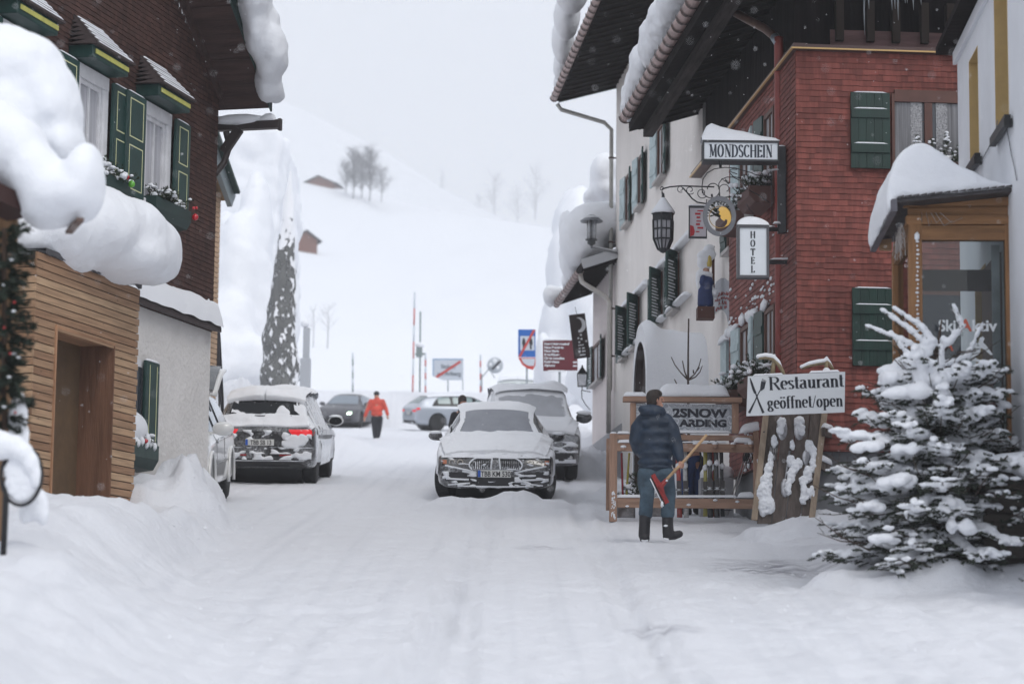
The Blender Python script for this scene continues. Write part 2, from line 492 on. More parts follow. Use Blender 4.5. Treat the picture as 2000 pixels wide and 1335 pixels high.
# ================================================================== far things
WOODD = mat('old_dark_wood', (.09, .055, .042), .85, var=.35, vsc=3, bump=.4, bsc=20)
def hut(px, py, Y, wd, hgt, rise, label, az=.25):
    p = at(px, py, Y)
    e = empty('hay_hut', Matrix.Translation(p) @ Matrix.Rotation(-az, 4, 'Z'), label, 'hut', 'hay huts on the snowy hill')
    m = MB(); m.prism([(-wd/2, -2), (wd/2, -2), (wd/2, hgt), (0, hgt + rise), (-wd/2, hgt)], (0, wd*1.2)); m.build('wall', mat('hut_wood', (.17, .065, .04), .85, var=.3, vsc=1.5, stretch=(.2, .2, 6)), e)
    m = MB()
    for s in (-1, 1):
        m.add([(0, -.5, hgt+rise+.12), (s*(wd/2+.6), -.5, hgt-.35*rise/ (wd/2)*1.0+.1), (s*(wd/2+.6), wd*1.2+.4, hgt-.35*rise/(wd/2)+.1), (0, wd*1.2+.4, hgt+rise+.12),
               (0, -.5, hgt+rise-.1), (s*(wd/2+.6), -.5, hgt-.35*rise/(wd/2)-.1), (s*(wd/2+.6), wd*1.2+.4, hgt-.35*rise/(wd/2)-.1), (0, wd*1.2+.4, hgt+rise-.1)],
              [(0,1,2,3),(4,5,6,7),(0,1,5,4),(1,2,6,5),(3,2,6,7)])
    m.build('roof', mat('hut_roof', (.035, .04, .045), .8), e)
    m = MB()
    for s in (-1, 1):
        n = 8
        def f(u, v, s=s):
            x = s * u * (wd/2+.45); z = hgt + rise + .16 - u * (rise + .45*rise/(wd/2)); t = .55 * sin(pi * min(1, max(0, v)))**.4 
            return (x, -.1 + v * (wd*1.2+.3), z + t * (1 - .25*u) - .05)
        m.grid(f, 8, 10)
    m.build('snow_cap', SNOW, e)
    return e
hut(597, 493, 360, 3.6, 2.0, 1.35, 'small brown wooden hut halfway up the snowy hill', az=-.35)
hut(622, 362, 515, 6.4, .6, 1.5, 'low dark hut roof on the skyline of the snowy hill beside bare trees', az=.2)

def bare_tree(name, px, py, Y, h, label, group, seed=0, spread=.4, branches=26, col=(.16, .16, .17), crown=True, n2=7):
    rnd = random.Random(seed); p = at(px, py, Y)
    e = empty(name, p, label, 'tree', group)
    tr = MB(); cr = MB()
    r0 = h * .014
    tr.tube([(0, 0, -1), (0.02*h, 0, h*.3), (0, .02*h, h*.65), (0, 0, h)], [r0, r0*.8, r0*.5, r0*.15], 5)
    for k in range(branches):
        z = h * (.12 + .85 * (k / branches)); a = rnd.uniform(0, 2*pi)
        L = h * spread * (1 - .55 * (z/h)) * rnd.uniform(.6, 1.1)
        q = Vector((cos(a)*L, sin(a)*L, z + L * rnd.uniform(.6, 1.3)))
        b0 = Vector((0, 0, z)); mid = b0.lerp(q, .5) + Vector((0, 0, -.06*L))
        cr.tube([b0, mid, q], [r0*.35, r0*.22, r0*.08], 3, caps=False)
        for j in range(n2):
            t = rnd.uniform(.25, 1); s = b0.lerp(q, t); d = Vector((rnd.uniform(-1, 1), rnd.uniform(-1, 1), rnd.uniform(0, 1.1))) * L * .35
            cr.tube([s, s + d], [r0*.14, r0*.06], 3, caps=False)
            for jj in range(2):
                s2 = s + d * rnd.uniform(.4, 1); cr.tube([s2, s2 + Vector((rnd.uniform(-1, 1), rnd.uniform(-1, 1), rnd.uniform(0, 1))) * L * .16], [r0*.08, r0*.04], 3, caps=False)
    m = mat('frosty_bark', col, .9)
    tr.build('trunk', m, e, fix=False); cr.build('crown', m, e, fix=False)
    return e
bare_tree('bare_tree', 690, 380, 500, 9.5, 'shorter frosted bare tree beside the dark hut on the skyline', 'bare trees on the hill skyline', 1, .40, 105, col=(.22, .22, .23))
bare_tree('bare_tree', 722, 384, 497, 10.0, 'tallest frosted bare tree of the clump on the skyline', 'bare trees on the hill skyline', 2, .38, 120, col=(.22, .22, .23))
bare_tree('bare_tree', 745, 386, 494, 6.0, 'low bare bush at the foot of the clump on the skyline', 'bare trees on the hill skyline', 3, .5, 70, col=(.22, .22, .23))
bare_tree('bare_tree', 706, 382, 505, 8.6, 'rounded frosted bare tree in the middle of the clump on the skyline', 'bare trees on the hill skyline', 5, .5, 110, col=(.22, .22, .23))
bare_tree('bare_tree', 675, 376, 508, 6.2, 'low frosted bare tree closest to the dark hut on the skyline', 'bare trees on the hill skyline', 6, .5, 80, col=(.22, .22, .23))
for i, (px, py, h, sc) in enumerate(((862, 372, 15, .1), (935, 412, 13, .3), (965, 398, 19, .3), (1010, 412, 16, .32), (1045, 400, 22, .3))):
    words_ = ['thin faint tree standing alone in the mist above the slope', 'faint low tree at the foot of the misty slope, next to the thin tree',
              'taller faint tree in the mist in the middle of the far row', 'faint broad tree low on the far misty slope', 'faint tall tree nearest the snowy house in the far misty row'][i]
    bare_tree('bare_tree', px, py + 26, 1780, h*1.75, words_, 'faint trees in the mist', 20+i, sc+.08, 30)
for i, (px, py, h) in enumerate(((612, 652, 2.6), (640, 655, 3.2))):
    bare_tree('bare_shrub', px, py, 150, h*.62, ['low bare shrub in the snow behind the dark car', 'taller bare shrub in the snow behind the dark car'][i], 'bare shrubs poking out of the snow', 40+i, .55, 14, n2=3)['category'] = 'shrub'

def fir(px, py, Y, h, label, seed):
    rnd = random.Random(seed); p = at(px, py, Y)
    e = empty('fir_tree', p, label, 'tree', 'firs above the snowed-in house')
    m = MB(); m.tube([(0, 0, -1), (0, 0, h)], [h*.02, h*.004], 6); m.build('trunk', mat('frosty_bark', (.16, .16, .17), .9), e, fix=False)
    m = MB()
    for k in range(420):
        z = rnd.uniform(.06, .98) * h; R = (h - z) * .27 * rnd.uniform(.3, 1); a = rnd.uniform(0, 2*pi)
        c = Vector((cos(a)*R, sin(a)*R, z)); s = h * .035 * rnd.uniform(.6, 1.3)
        d = Vector((cos(a), sin(a), -.35)) * s * 1.6; t = Vector((-sin(a), cos(a), 0)) * s * .6
        m.add([c - t, c + d, c + t, c + Vector((0, 0, s*.5))], [(0, 1, 2), (0, 1, 3), (1, 2, 3)])
    m.build('crown', mat('far_fir', (.06, .085, .08), .9, var=.3, vsc=.6), e, fix=False)
for i, (px, py, h) in enumerate(((437, 306, 7), (457, 306, 8.5), (489, 306, 6.5))):
    fir(px, py, 690, h, ['faint fir closest to the brown house eave', 'tallest faint fir, middle one of three', 'faint fir standing a little apart from the other two'][i], 60+i)
# ================================================================== shared building helpers
def pos_tex(nt, comb='xz'):
    tc = nt.nodes.new('ShaderNodeTexCoord'); sp = nt.nodes.new('ShaderNodeSeparateXYZ'); cb = nt.nodes.new('ShaderNodeCombineXYZ')
    nt.links.new(tc.outputs['Object'], sp.inputs[0])
    ad = nt.nodes.new('ShaderNodeMath'); ad.operation = 'ADD'
    nt.links.new(sp.outputs[0], ad.inputs[0]); nt.links.new(sp.outputs[1], ad.inputs[1])
    nt.links.new(ad.outputs[0], cb.inputs[0]); nt.links.new(sp.outputs[2], cb.inputs[1])
    return tc, cb

def shingle_mat(name, c1, c2, under_shade, row, width, z0, rough=.8):
    m = bpy.data.materials.new(name); m.use_nodes = True; nt = m.node_tree; b = nt.nodes['Principled BSDF']
    b.inputs['Roughness'].default_value = rough; b.inputs['Specular IOR Level'].default_value = .2
    g = nt.nodes.new('ShaderNodeNewGeometry'); cr = nt.nodes.new('ShaderNodeValToRGB'); e = cr.color_ramp.elements
    e[0].color = (*c2, 1); e[1].color = (*c1, 1); e.new(.5).color = (*[(x+y)/2 for x, y in zip(c1, c2)], 1)
    nt.links.new(g.outputs['Random Per Island'], cr.inputs[0])
    tc = nt.nodes.new('ShaderNodeTexCoord')
    n = nt.nodes.new('ShaderNodeTexNoise'); n.inputs['Scale'].default_value = 2.2; n.inputs['Detail'].default_value = 8; n.inputs['Roughness'].default_value = .7
    mp2 = nt.nodes.new('ShaderNodeMapping'); mp2.inputs['Scale'].default_value = (7, 7, .8); nt.links.new(tc.outputs['Object'], mp2.inputs[0]); nt.links.new(mp2.outputs[0], n.inputs['Vector'])
    n2 = nt.nodes.new('ShaderNodeTexNoise'); n2.inputs['Scale'].default_value = .8; n2.inputs['Detail'].default_value = 5; nt.links.new(tc.outputs['Object'], n2.inputs['Vector'])
    ad = nt.nodes.new('ShaderNodeMath'); nt.links.new(n.outputs[0], ad.inputs[0]); nt.links.new(n2.outputs[0], ad.inputs[1])
    r = nt.nodes.new('ShaderNodeMapRange'); r.inputs[1].default_value = .7; r.inputs[2].default_value = 1.3; r.inputs[3].default_value = .62; r.inputs[4].default_value = 1.32
    nt.links.new(ad.outputs[0], r.inputs[0])
    h = nt.nodes.new('ShaderNodeHueSaturation'); nt.links.new(cr.outputs[0], h.inputs['Color']); nt.links.new(r.outputs[0], h.inputs['Value'])
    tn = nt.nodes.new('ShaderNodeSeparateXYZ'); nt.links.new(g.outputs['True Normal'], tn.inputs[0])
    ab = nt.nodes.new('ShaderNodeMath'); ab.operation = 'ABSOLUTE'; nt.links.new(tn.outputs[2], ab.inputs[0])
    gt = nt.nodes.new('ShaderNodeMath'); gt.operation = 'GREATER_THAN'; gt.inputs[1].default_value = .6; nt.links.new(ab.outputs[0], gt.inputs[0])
    mq = nt.nodes.new('ShaderNodeMix'); mq.data_type = 'RGBA'; nt.links.new(gt.outputs[0], mq.inputs[0]); nt.links.new(h.outputs[0], mq.inputs[6]); mq.inputs[7].default_value = (*under_shade, 1)  # course shadow lines put into the colour of the shingle undersides
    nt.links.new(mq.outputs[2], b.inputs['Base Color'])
    return m

def courses(mb, x0, x1, z0, z1, row, y=0, out=-1, lip=.014, axis='x', topfn=None, wsc=1.0):
    """rows of shingles as real tilted strips; axis 'y' lays them along local y on the plane x=y"""
    rnd = random.Random(int(x0*100) + int(z0*10))
    k = 0; z = z0
    while z < z1 - .01:
        zt = min(z + row, z1); w_ = .09
        xa, xb = x0, x1
        if topfn:
            xa, xb = topfn(z, x0, x1)
            if xb - xa < .05: z = zt; continue
        b = xa + rnd.uniform(0, .05)
        P = [(xa, y + out*.001, z), (xb, y + out*.001, z), (xb, y + out*.001, zt), (xa, y + out*.001, zt)]
        while b < xb - .005:
            c = min(xb, b + rnd.choice((.055, .07, .085, .10, .12, .15)) * wsc)
            l = lip * rnd.uniform(.7, 1.35); dz = rnd.uniform(-.005, .004) if rnd.random() < .8 else rnd.uniform(-.012, .006)
            g = .0016
            P = [(b+g, y + out*l, z+dz), (c-g, y + out*l, z+dz), (c-g, y + out*.002, zt+.004), (b+g, y + out*.002, zt+.004), (b+g, y, z+dz), (c-g, y, z+dz)]
            if axis == 'y': P = [(p[1], p[0], p[2]) for p in P]
            mb.add(P, [(0,1,2,3),(4,5,1,0)]); b = c
        z = zt

def boardmat(name, col, along='x', sc=6, var=.35, rough=.75, bump=.35):
    st = {'x': (.6, 6, 6), 'y': (6, .6, 6), 'z': (6, 6, .6)}[along]
    return mat(name, col, rough, var=var, vsc=sc/3, bump=bump, bsc=sc*2, stretch=st, spec=.25)

def pblobs(specs, vox=.04, name='snow_cap', parent=None, sm=8, disp=.03, dsc=.35, sub=3, nz=.1, extra=None, **kw):
    """one merged snow mass; specs: (px, py, Y, rx_px, rz_px, ry_m)"""
    mb = MB()
    for (px, py, Y, rx, rz, ry) in specs:
        k = Y / FPX; mb.blob(at(px, py, Y), (rx * k, ry, rz * k), sub=sub, nz=nz)
    if extra: extra(mb)
    M = parent.matrix_world.inverted() if parent is not None else None
    o = mb.build(name, SNOW, parent, M=M, **kw)
    remesh(o, vox * 1.4, sm * 2, disp, dsc)
    if disp:
        t = bpy.data.textures.new('cl2', 'CLOUDS'); t.noise_scale = .10; t.noise_depth = 4
        d = o.modifiers.new('d2', 'DISPLACE'); d.texture = t; d.strength = min(.05, disp * .5); d.mid_level = .5; d.texture_coords = 'GLOBAL'
    return o

def snow_strip(mb, p, q, wd, h, n=10, seed=0, droop=0):
    """soft loaf of snow lying along p-q"""
    p = Vector(p); q = Vector(q); d = (q-p); L = d.length; d.normalize(); sd = d.cross(Vector((0,0,1))).normalized()
    rings = []
    for i in range(n+1):
        t = i/n; e = min(1, (min(t, 1-t) * L / (h*.8)) if h else 1); e = sin(e * pi/2)**.6 if e < 1 else 1
        hh = h * e * (1 + .3 * mn.noise(Vector((seed, t*L*2.3, 0)))); c = p.lerp(q, t)
        ww = wd/2 * (.85 + .15*e + .12 * mn.noise(Vector((seed+9, t*L*3, 0))))
        rings.append([c + sd*ww*x + Vector((0,0,hh*z)) for x, z in ((-1,-.02),(-1.03,.35),(-.8,.78),(-.3,1),(.3,1),(.8,.78),(1.03,.35),(1,-.02))])
    b = len(mb.v); m = 8
    for r in rings: mb.v += [tuple(v) for v in r]
    for i in range(n):
        for k in range(m):
            k2 = (k+1) % m
            mb.f.append((b+i*m+k, b+i*m+k2, b+(i+1)*m+k2, b+(i+1)*m+k)); mb.smooth.append(k < m-1)
    mb.f.append(tuple(b+k for k in range(m))); mb.smooth.append(False)
    mb.f.append(tuple(b+n*m+k for k in reversed(range(m)))); mb.smooth.append(False)

NEEDLE = mat('needles', (.030, .045, .022), .7, var=.5, vsc=14)
BARK = mat('bark', (.055, .035, .025), .9)
def needles(mb, p, q, L=.022, dens=150, rnd=random, w=.0035):
    p = Vector(p); q = Vector(q); d = q - p; ln = d.length; d.normalize(); a = d.orthogonal().normalized(); c = d.cross(a)
    for k in range(int(ln * dens) + 2):
        t = rnd.uniform(0, 1.02); an = rnd.uniform(0, 2*pi); r = (a*cos(an) + c*sin(an))
        s = p.lerp(q, t); e = s + (r * .8 + d * .75).normalized() * L * rnd.uniform(.7, 1.2)
        sd = d.cross(r) * w
        mb.add([s - sd, s + sd, e], [(0, 1, 2)])

def sprigs(mbN, mbS, mbT, rnd, c, ext, n, L=.18, up=.6, dens=200, nl=.035, snow=.6, w=.007):
    """bunch of fir sprigs with snow lying on them; ext = half extents of the roots"""
    for i in range(n):
        p = Vector((c[0] + rnd.uniform(-1, 1)*ext[0], c[1] + rnd.uniform(-1, 1)*ext[1], c[2] + rnd.uniform(-1, 1)*ext[2]))
        d = Vector((rnd.uniform(-1, 1), rnd.uniform(-1, 1), rnd.uniform(-.2, 1) * up)).normalized() * L * rnd.uniform(.6, 1.2)
        q = p + d; mbT.tube([p, q], [.004, .002], 3, caps=False); needles(mbN, p, q, nl, dens, rnd, w)
        for k in range(2):
            s = p.lerp(q, rnd.uniform(.3, .8)); d2 = (d.normalized() + Vector((rnd.uniform(-1, 1), rnd.uniform(-1, 1), rnd.uniform(-.5, .5))) * .9).normalized() * L * .45
            needles(mbN, s, s + d2, nl, dens, rnd, w)
        if rnd.random() < snow:
            s = p.lerp(q, rnd.uniform(.5, 1)); mbS.blob(s + Vector((0, 0, .02)), (.055*rnd.uniform(.6, 1.3), .055*rnd.uniform(.6, 1.3), .03*rnd.uniform(.7, 1.5)), 1, .3, 9)

# ================================================================== brown shingled house on the left
AZL = math.atan(1200 / FPX)
FL = Frame((at(405, 997, 33.4).x, 33.4, 0), AZL)
BH = empty('shingled_house', FL.M, 'brown shingled house with white plaster ground floor and green shutters', 'house')
x_far = 0.0; x_near = -13
_, zsk = FL.pl(405, 640)         # underside of skirt roof
_, zc = FL.pl(405, 165)          # soffit meets wall at far corner
_, zg = FL.pl(396, 975)
sl37 = (FL.pl(340, 0)[1] - zc) / (FL.pl(405, 165)[0] - FL.pl(340, 0)[0])
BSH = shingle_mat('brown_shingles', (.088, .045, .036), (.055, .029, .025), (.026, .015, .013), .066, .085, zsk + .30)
GREEN = mat('green_paint', (.010, .043, .038), .45, var=.25, vsc=4, bump=.15, bsc=30)
YEL = mat('yellow_paint', (.62, .60, .16), .6, var=.15, vsc=10)
WHITEP = mat('white_wood', (.66, .66, .68), .55, var=.12, vsc=5, bump=.15, bsc=40)
PLAS = mat('rough_plaster', (.66, .64, .62), .9, var=.10, vsc=1.2, bump=1.0, bsc=16)
GLASSD = mat('window_glass', (.03, .035, .045), .08, spec=.8)
CURT = mat('curtain', (.42, .42, .45), .9, var=.25, vsc=1.2, stretch=(14, 14, .4))
m = MB()
m.add([(x_near, 0, zsk-.03), (0, 0, zsk-.03), (0, 0, zc), (x_near, 0, zc + 6.5), (x_near, 7, zsk-.03), (0, 7, zsk-.03), (0, 7, zc), (x_near, 7, zc+6.5)],
      [(0,1,2,3),(1,5,6,2),(5,4,7,6),(4,0,3,7),(3,2,6,7)])
courses(m, x_near, 0, zsk + .30, zc + 4.2, .066, 0, -1, .011, topfn=lambda z, a, b: (a, min(b, -(z - zc) / sl37) if z > zc else b))
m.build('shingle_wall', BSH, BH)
m = MB(); m.box((x_near, .01, -1.2), (-.02, 6.9, zsk-.035)); o = m.build('plaster_wall', PLAS, BH)
# skirt roof with snow
m = MB(); m.add([(x_near, 0, zsk+.34), (.02, 0, zsk+.34), (.02, -.13, zsk+.02), (x_near, -.13, zsk+.02), (x_near, 0, zsk-.02), (.02, 0, zsk-.02), (.02, -.13, zsk-.04), (x_near, -.13, zsk-.04)],
      [(0,1,2,3),(4,5,6,7),(3,2,6,7),(1,5,6,2)])
m.build('skirt_roof', mat('dark_trim', (.06, .045, .045), .7), BH)
m = MB()
def skf(u, v):
    x = x_near + (0.03 - x_near) * u; y = -.02 - .14 * v; z = zsk + .36 - .33*v + .10 * sin(pi * min(1, v*1.02))**.5
    z += .03 * mn.noise(Vector((x*3, v*3, 1))); y += -.02 * mn.noise(Vector((x*4, 1, v*2))) * v
    if v < .05: z += .07 * max(0, mn.noise(Vector((x*7, 3, 1))))
    return (x, y, z)
m.grid(skf, 160, 8); m.build('snow_cap', SNOW, BH)
# roof overhang
Ov = .66; ue = .30
SOFF = boardmat('soffit_boards', (.060, .034, .030), 'y', 5)
m = MB()
nb = 34; bl = .40
for i in range(nb):
    x1 = ue - i * bl; x0 = x1 - bl + .012
    z1 = zc - x1 * sl37 if True else 0; z0 = zc - x0 * sl37
    st = .012 * (i % 2)
    for (ya, yb) in ((-Ov, -.001), ) + (((0, 7),) if i < 2 else ()):
        m.add([(x0, ya, z0-st), (x1, ya, z1-st), (x1, yb, z1-st), (x0, yb, z0-st), (x0, ya, z0+.16), (x1, ya, z1+.16), (x1, yb, z1+.16), (x0, yb, z0+.16)],
          [(0,1,2,3),(4,5,6,7),(0,1,5,4),(1,2,6,5),(2,3,7,6),(3,0,4,7)])
rf = m.build('roof', SOFF, BH)
m = MB()
for (ya, yb, zz, hh) in ((-Ov-.03, -Ov-.003, -.05, .26), ):
    m.add([(ue+.02, ya, zc - ue*sl37 + zz), (ue+.02, yb, zc - ue*sl37 + zz), (-13, yb, zc + 13*sl37 + zz), (-13, ya, zc + 13*sl37 + zz)] +
          [(ue+.02, ya, zc - ue*sl37 + zz+hh), (ue+.02, yb, zc - ue*sl37 + zz+hh), (-13, yb, zc + 13*sl37 + zz+hh), (-13, ya, zc + 13*sl37 + zz+hh)], [(0,1,2,3),(4,5,6,7),(0,1,5,4),(1,2,6,5),(2,3,7,6),(3,0,4,7)])
m.build('verge_board', mat('dark_green_trim', (.02, .045, .04), .6), rf)
m = MB()   # wall/soffit corner moulding
m.beam((.0, -.03, zc-.07), (-12, -.03, zc + 12*sl37-.07), .06, .12); m.build('moulding', SOFF, rf)
pblobs([(492, -60, 32.11, 40, 70, .7), (498, 0, 32.39, 34, 60, .7), (505, 60, 32.67, 28, 60, .65), (528, 90, 32.85, 36, 44, .55), (540, 110, 32.85, 25, 36, .45), (526, 135, 33.04, 26, 38, .5),
        (520, 160, 33.32, 22, 44, .5), (535, 178, 33.41, 23, 24, .45), (478, -100, 31.55, 50, 60, 1), (540, 40, 32.76, 8, 18, .3)], .035, 'snow_cap', BH, sm=5, disp=.05, dsc=.25)
# gutter with bracket and a bit of snow
BRG = mat('brown_gutter', (.035, .025, .025), .5)
_, zgt = FL.px(480, 238, ue); y1, _ = FL.px(548, 240, ue)
m = MB(); m.box((ue-.08, 1.5, zgt-.12), (ue+.06, y1, zgt)); m.box((ue-.05, y1-.02, zgt-.15), (ue+.03, y1+.03, zgt+.02))
m.beam((ue-.1, -.02, zgt-.45), (ue-.1, -.25, zgt-.12), .08, .14)
m.tube([(ue-.1, -.05, zgt-.15), (ue-.08, -.10, zgt-.35), (ue-.1, -.03, zgt-.6), (ue-.3, .02, zgt-.8)], .05, 8)
bevel(m.build('gutter', BRG, BH), .01)
m = MB(); snow_strip(m, (ue-.02, -.55, zgt-.01), (ue-.02, .6, zgt-.01), .16, .1, 10, 3); snow_strip(m, (ue-.02, y1+.05, zgt-.01), (ue-.02, y1+.3, zgt-.01), .14, .12, 6, 4)
m.blob((ue-.02, -.2, zgt+.02), (.12, .5, .1), 2, .2)
m.build('gutter_snow', SNOW, BH)

# windows with casings, hoods and shutters
DKSH = mat('dark_shingle', (.05, .035, .035), .85, var=.3, vsc=20)
def pane_mullions(m, xa, xb, za, zb, y, nx=2, nz=3, w=.035, d=.03):
    m.box((xa, y-d, za), (xa+w*1.4, y, zb)); m.box((xb-w*1.4, y-d, za), (xb, y, zb))
    m.box((xa+w*1.4, y-d, zb-w*1.4), (xb-w*1.4, y, zb)); m.box((xa+w*1.4, y-d, za), (xb-w*1.4, y, za+w*1.4))
    for i in range(1, nx): x = xa + (xb-xa)*i/nx; m.box((x-w/2, y-d*.9, za+w*1.4), (x+w/2, y-.001, zb-w*1.4))

def l_window(xc, zt, zb, hw, label, lshut=True, rshut=True):
    """box-cased window centred at xc (local), glass between zb and zt"""
    fr = MB(); c = .12
    fr.box((xc-hw-c, -.10, zb-.02), (xc-hw, .0, zt)); fr.box((xc+hw, -.10, zb-.02), (xc+hw+c, .0, zt)); fr.box((xc-hw-c, -.105, zt), (xc+hw+c, 0, zt+.17))
    fr.box((xc-hw-c-.03, -.15, zb-.09), (xc+hw+c+.03, 0, zb-.021))
    fr.box((xc+hw-.025, -.098, zb), (xc+hw-.002, -.012, zt-.003)); 
    win = fr.build('window', WHITEP, BH); bevel(win, .008)
    m = MB(); m.box((xc-hw, -.034, zb), (xc+hw, -.024, zt)); m.build('curtain', CURT, win)
    m = MB(); pane_mullions(m, xc-hw+.002, xc+hw-.03, zb, zt, -.036, 2, 3, .04, .028); m.build('sash', WHITEP, win)
    # hood
    zh = zt + .19; ha = hw + c + .06
    m = MB(); m.box((xc-ha, -.33, zh), (xc+ha, -.0, zh+.16)); hd = m.build('hood', GREEN, BH); bevel(hd, .015)
    m = MB(); m.box((xc-ha+.06, -.345, zh+.06), (xc+ha-.02, -.332, zh+.115)); m.build('stripe', YEL, hd)
    m = MB()
    for k in range(7):
        t = k/7; t2 = (k+1)/7; a = ha + .05 - .16*t; yb = -.40 + .40*t
        m.add([(xc-a, yb, zh+.17+.42*t+.012), (xc+a, yb, zh+.17+.42*t+.012), (xc+a-.02, yb+.063, zh+.17+.42*t2), (xc-a+.02, yb+.063, zh+.17+.42*t2),
               (xc-a, yb+.0, zh+.155+.42*t), (xc+a, yb+.0, zh+.155+.42*t), (xc+a, 0, zh+.17+.42*t), (xc-a, 0, zh+.17+.42*t)], [(0,1,2,3),(4,5,1,0),(4,5,6,7),(5,6,2,1),(4,0,3,7)])
    m.build('hood_roof', DKSH, hd)
    m = MB()
    for k in range(7):
        t = k/7; a = ha + .03 - .16*t; yb = -.40 + .40*t
        snow_strip(m, (xc-a*(.96), yb+.03, zh+.185+.42*t), (xc+a*.98, yb+.03, zh+.185+.42*t), .05, .03, 14, k+xc)
    m.build('snow_cap', SNOW, hd)
    for sgn, on in ((-1, lshut), (1, rshut)):
        if not on: continue
        wd = .50 if sgn > 0 else .62; xa = xc + sgn*(hw + c + .02) - (.11 if sgn < 0 else 0); xb = xa + sgn*wd
        m = MB(); a, b = sorted((xa, xb)); yo = -.15 if sgn < 0 else -.12
        m.box((a, yo-.045, zb-.1), (b, yo, zt+.12)); sh = m.build('shutter', GREEN, BH); bevel(sh, .008)
        m = MB(); zz0, zz1 = zb-.02, zt+.04; zm = (zz0+zz1)/2 + .03
        for (p0, p1) in ((zz0, zm-.05), (zm+.05, zz1)):
            x0, x1 = a+.10, b-.09; t = .014
            m.box((x0, yo-.049, p0), (x0+t, yo-.0455, p1)); m.box((x1-t, yo-.049, p0), (x1, yo-.0455, p1))
            m.box((x0+t, yo-.049, p1-t), (x1-t, yo-.0455, p1)); m.box((x0+t, yo-.049, p0), (x1-t, yo-.0455, p0+t))
        m.build('outline', mat('cream_line', (.60, .62, .36), .6), sh)
        m = MB(); snow_strip(m, (a+.03, yo-.022, zt+.12), (b-.03, yo-.022, zt+.12), .04, .02, 6, a); m.build('snow_cap', SNOW, sh)
    return win
x3a, z3t = FL.pl(288, 222, -.1); x3b, _ = FL.pl(329, 240, -.1); _, z3b = FL.pl(330, 408, -.1)
hw3 = (x3b - x3a)/2; xc3 = (x3a+x3b)/2
l_window(xc3, z3t, z3b, hw3, 'w')
x2b, _ = FL.pl(203, 240, -.1); xc2 = x2b - hw3
l_window(xc2, z3t, z3b, hw3, 'w')
l_window(xc2 - (xc3-xc2), z3t, z3b, hw3, 'w')
# ground-floor window beside the cabin
xg0, zg0 = FL.pl(283, 700); xg1, zg1 = FL.pl(283, 900)
gz0, gz1 = zg1+.35, zg0-.05; gx = xg0 - .28
m = MB(); m.box((gx-.9, -.06, gz0), (gx+.18, .02, gz1)); win = m.build('window', WHITEP, BH)
m = MB(); m.box((gx-.8, -.075, gz0+.05), (gx+.03, -.061, gz1-.1)); m.build('pane', GLASSD, win)
m = MB(); a = FL.pl(275, 700, -.05)[0]; b = FL.pl(309, 700, -.1)[0]; m.box((a, -.13, gz0-.25), (b, -.085, gz1)); sh = m.build('shutter', GREEN, BH); bevel(sh, .01)
m = MB(); m.box((b-.10, -.134, gz0-.2), (b-.085, -.131, gz1-.05)); m.box((a+.12, -.134, gz0-.2), (a+.135, -.131, gz1-.05)); m.build('outline', mat('cream_line', (.6, .62, .36)), sh)
m = MB(); snow_strip(m, (a, -.107, gz1), (b, -.107, gz1), .045, .03, 6, 2); m.build('snow_cap', SNOW, sh)

def window_box(F, x0, x1, zt, h, depth, label, col, seed, out=-1, parent=None, baubles=(), snow=.7, n=26, snowtop=None, sp=.19, group='planted window boxes'):
    e = empty('window_box', F.M @ Matrix.Translation(((x0+x1)/2, 0, zt-h)), label, 'planter', group)
    hw = (x1-x0)/2; rnd = random.Random(seed)
    m = MB()
    m.prism([(out*.06, h*.0), (out*(depth*.8), h*.08), (out*depth, h*.45), (out*depth, h), (out*.06, h)], (-hw, hw), M=Matrix(((0,1,0,0),(1,0,0,0),(0,0,1,0),(0,0,0,1))))
    o = m.build('trough', col, e); bevel(o, .01)
    N_, S_, T_ = MB(), MB(), MB()
    sprigs(N_, S_, T_, rnd, (0, out*depth*.6, h+.02), (hw*.9, depth*.35, .05), n, sp, .9, 170, .03, snow)
    N_.build('plant', NEEDLE, e, fix=False); T_.build('stem', BARK, e, fix=False)
    if snowtop: snowtop(S_, hw, h)
    so = S_.build('snow_cap', SNOW, e); remesh(so, .012, 2)
    for (x, y, z, r, c, nm) in baubles:
        b = MB(); b.lathe([(r*sin(t*pi/8), -r*cos(t*pi/8)) for t in range(9)] + [(r*.2, r*1.0), (r*.2, r*1.15), (0.001, r*1.15)], (x, y, z), 14); b.build('bauble', mat('bauble_'+nm, c, .15, coat=.6), e)
    return e
xa = FL.pl(306, 400, -.3)[0]; xb = FL.pl(374, 430, -.3)[0]; zb_ = FL.pl(368, 425, -.3)[1]
WB = window_box(FL, xa, xb, zb_+.10, .27, .30, 'dark green window box with snowy fir sprigs, red bow and red bauble', mat('box_green', (.015, .04, .036), .5), 5,
    baubles=(((xb-xa)/2-.02, -.36, .19, .045, (.5, .01, .02), 'red'), ((xb-xa)/2-.09, -.36, .30, .022, (.5, .01, .02), 'red'), ((xb-xa)/2+.01, -.36, .32, .022, (.5, .01, .02), 'red')), n=80)
xa2 = xa - (xc3-xc2)*.99; xb2 = xb - (xc3-xc2)*.99
window_box(FL, xa2, xb2, zb_+.08, .27, .30, 'dark green window box with snowy fir and a green bauble, half behind snow', MATS['box_green'], 9,
    baubles=(((xb-xa)/2-.14, -.37, .24, .045, (.12, .45, .03), 'green'), ((xb-xa)/2-.25, -.36, .3, .03, (.45, .01, .02), 'red')), n=80)
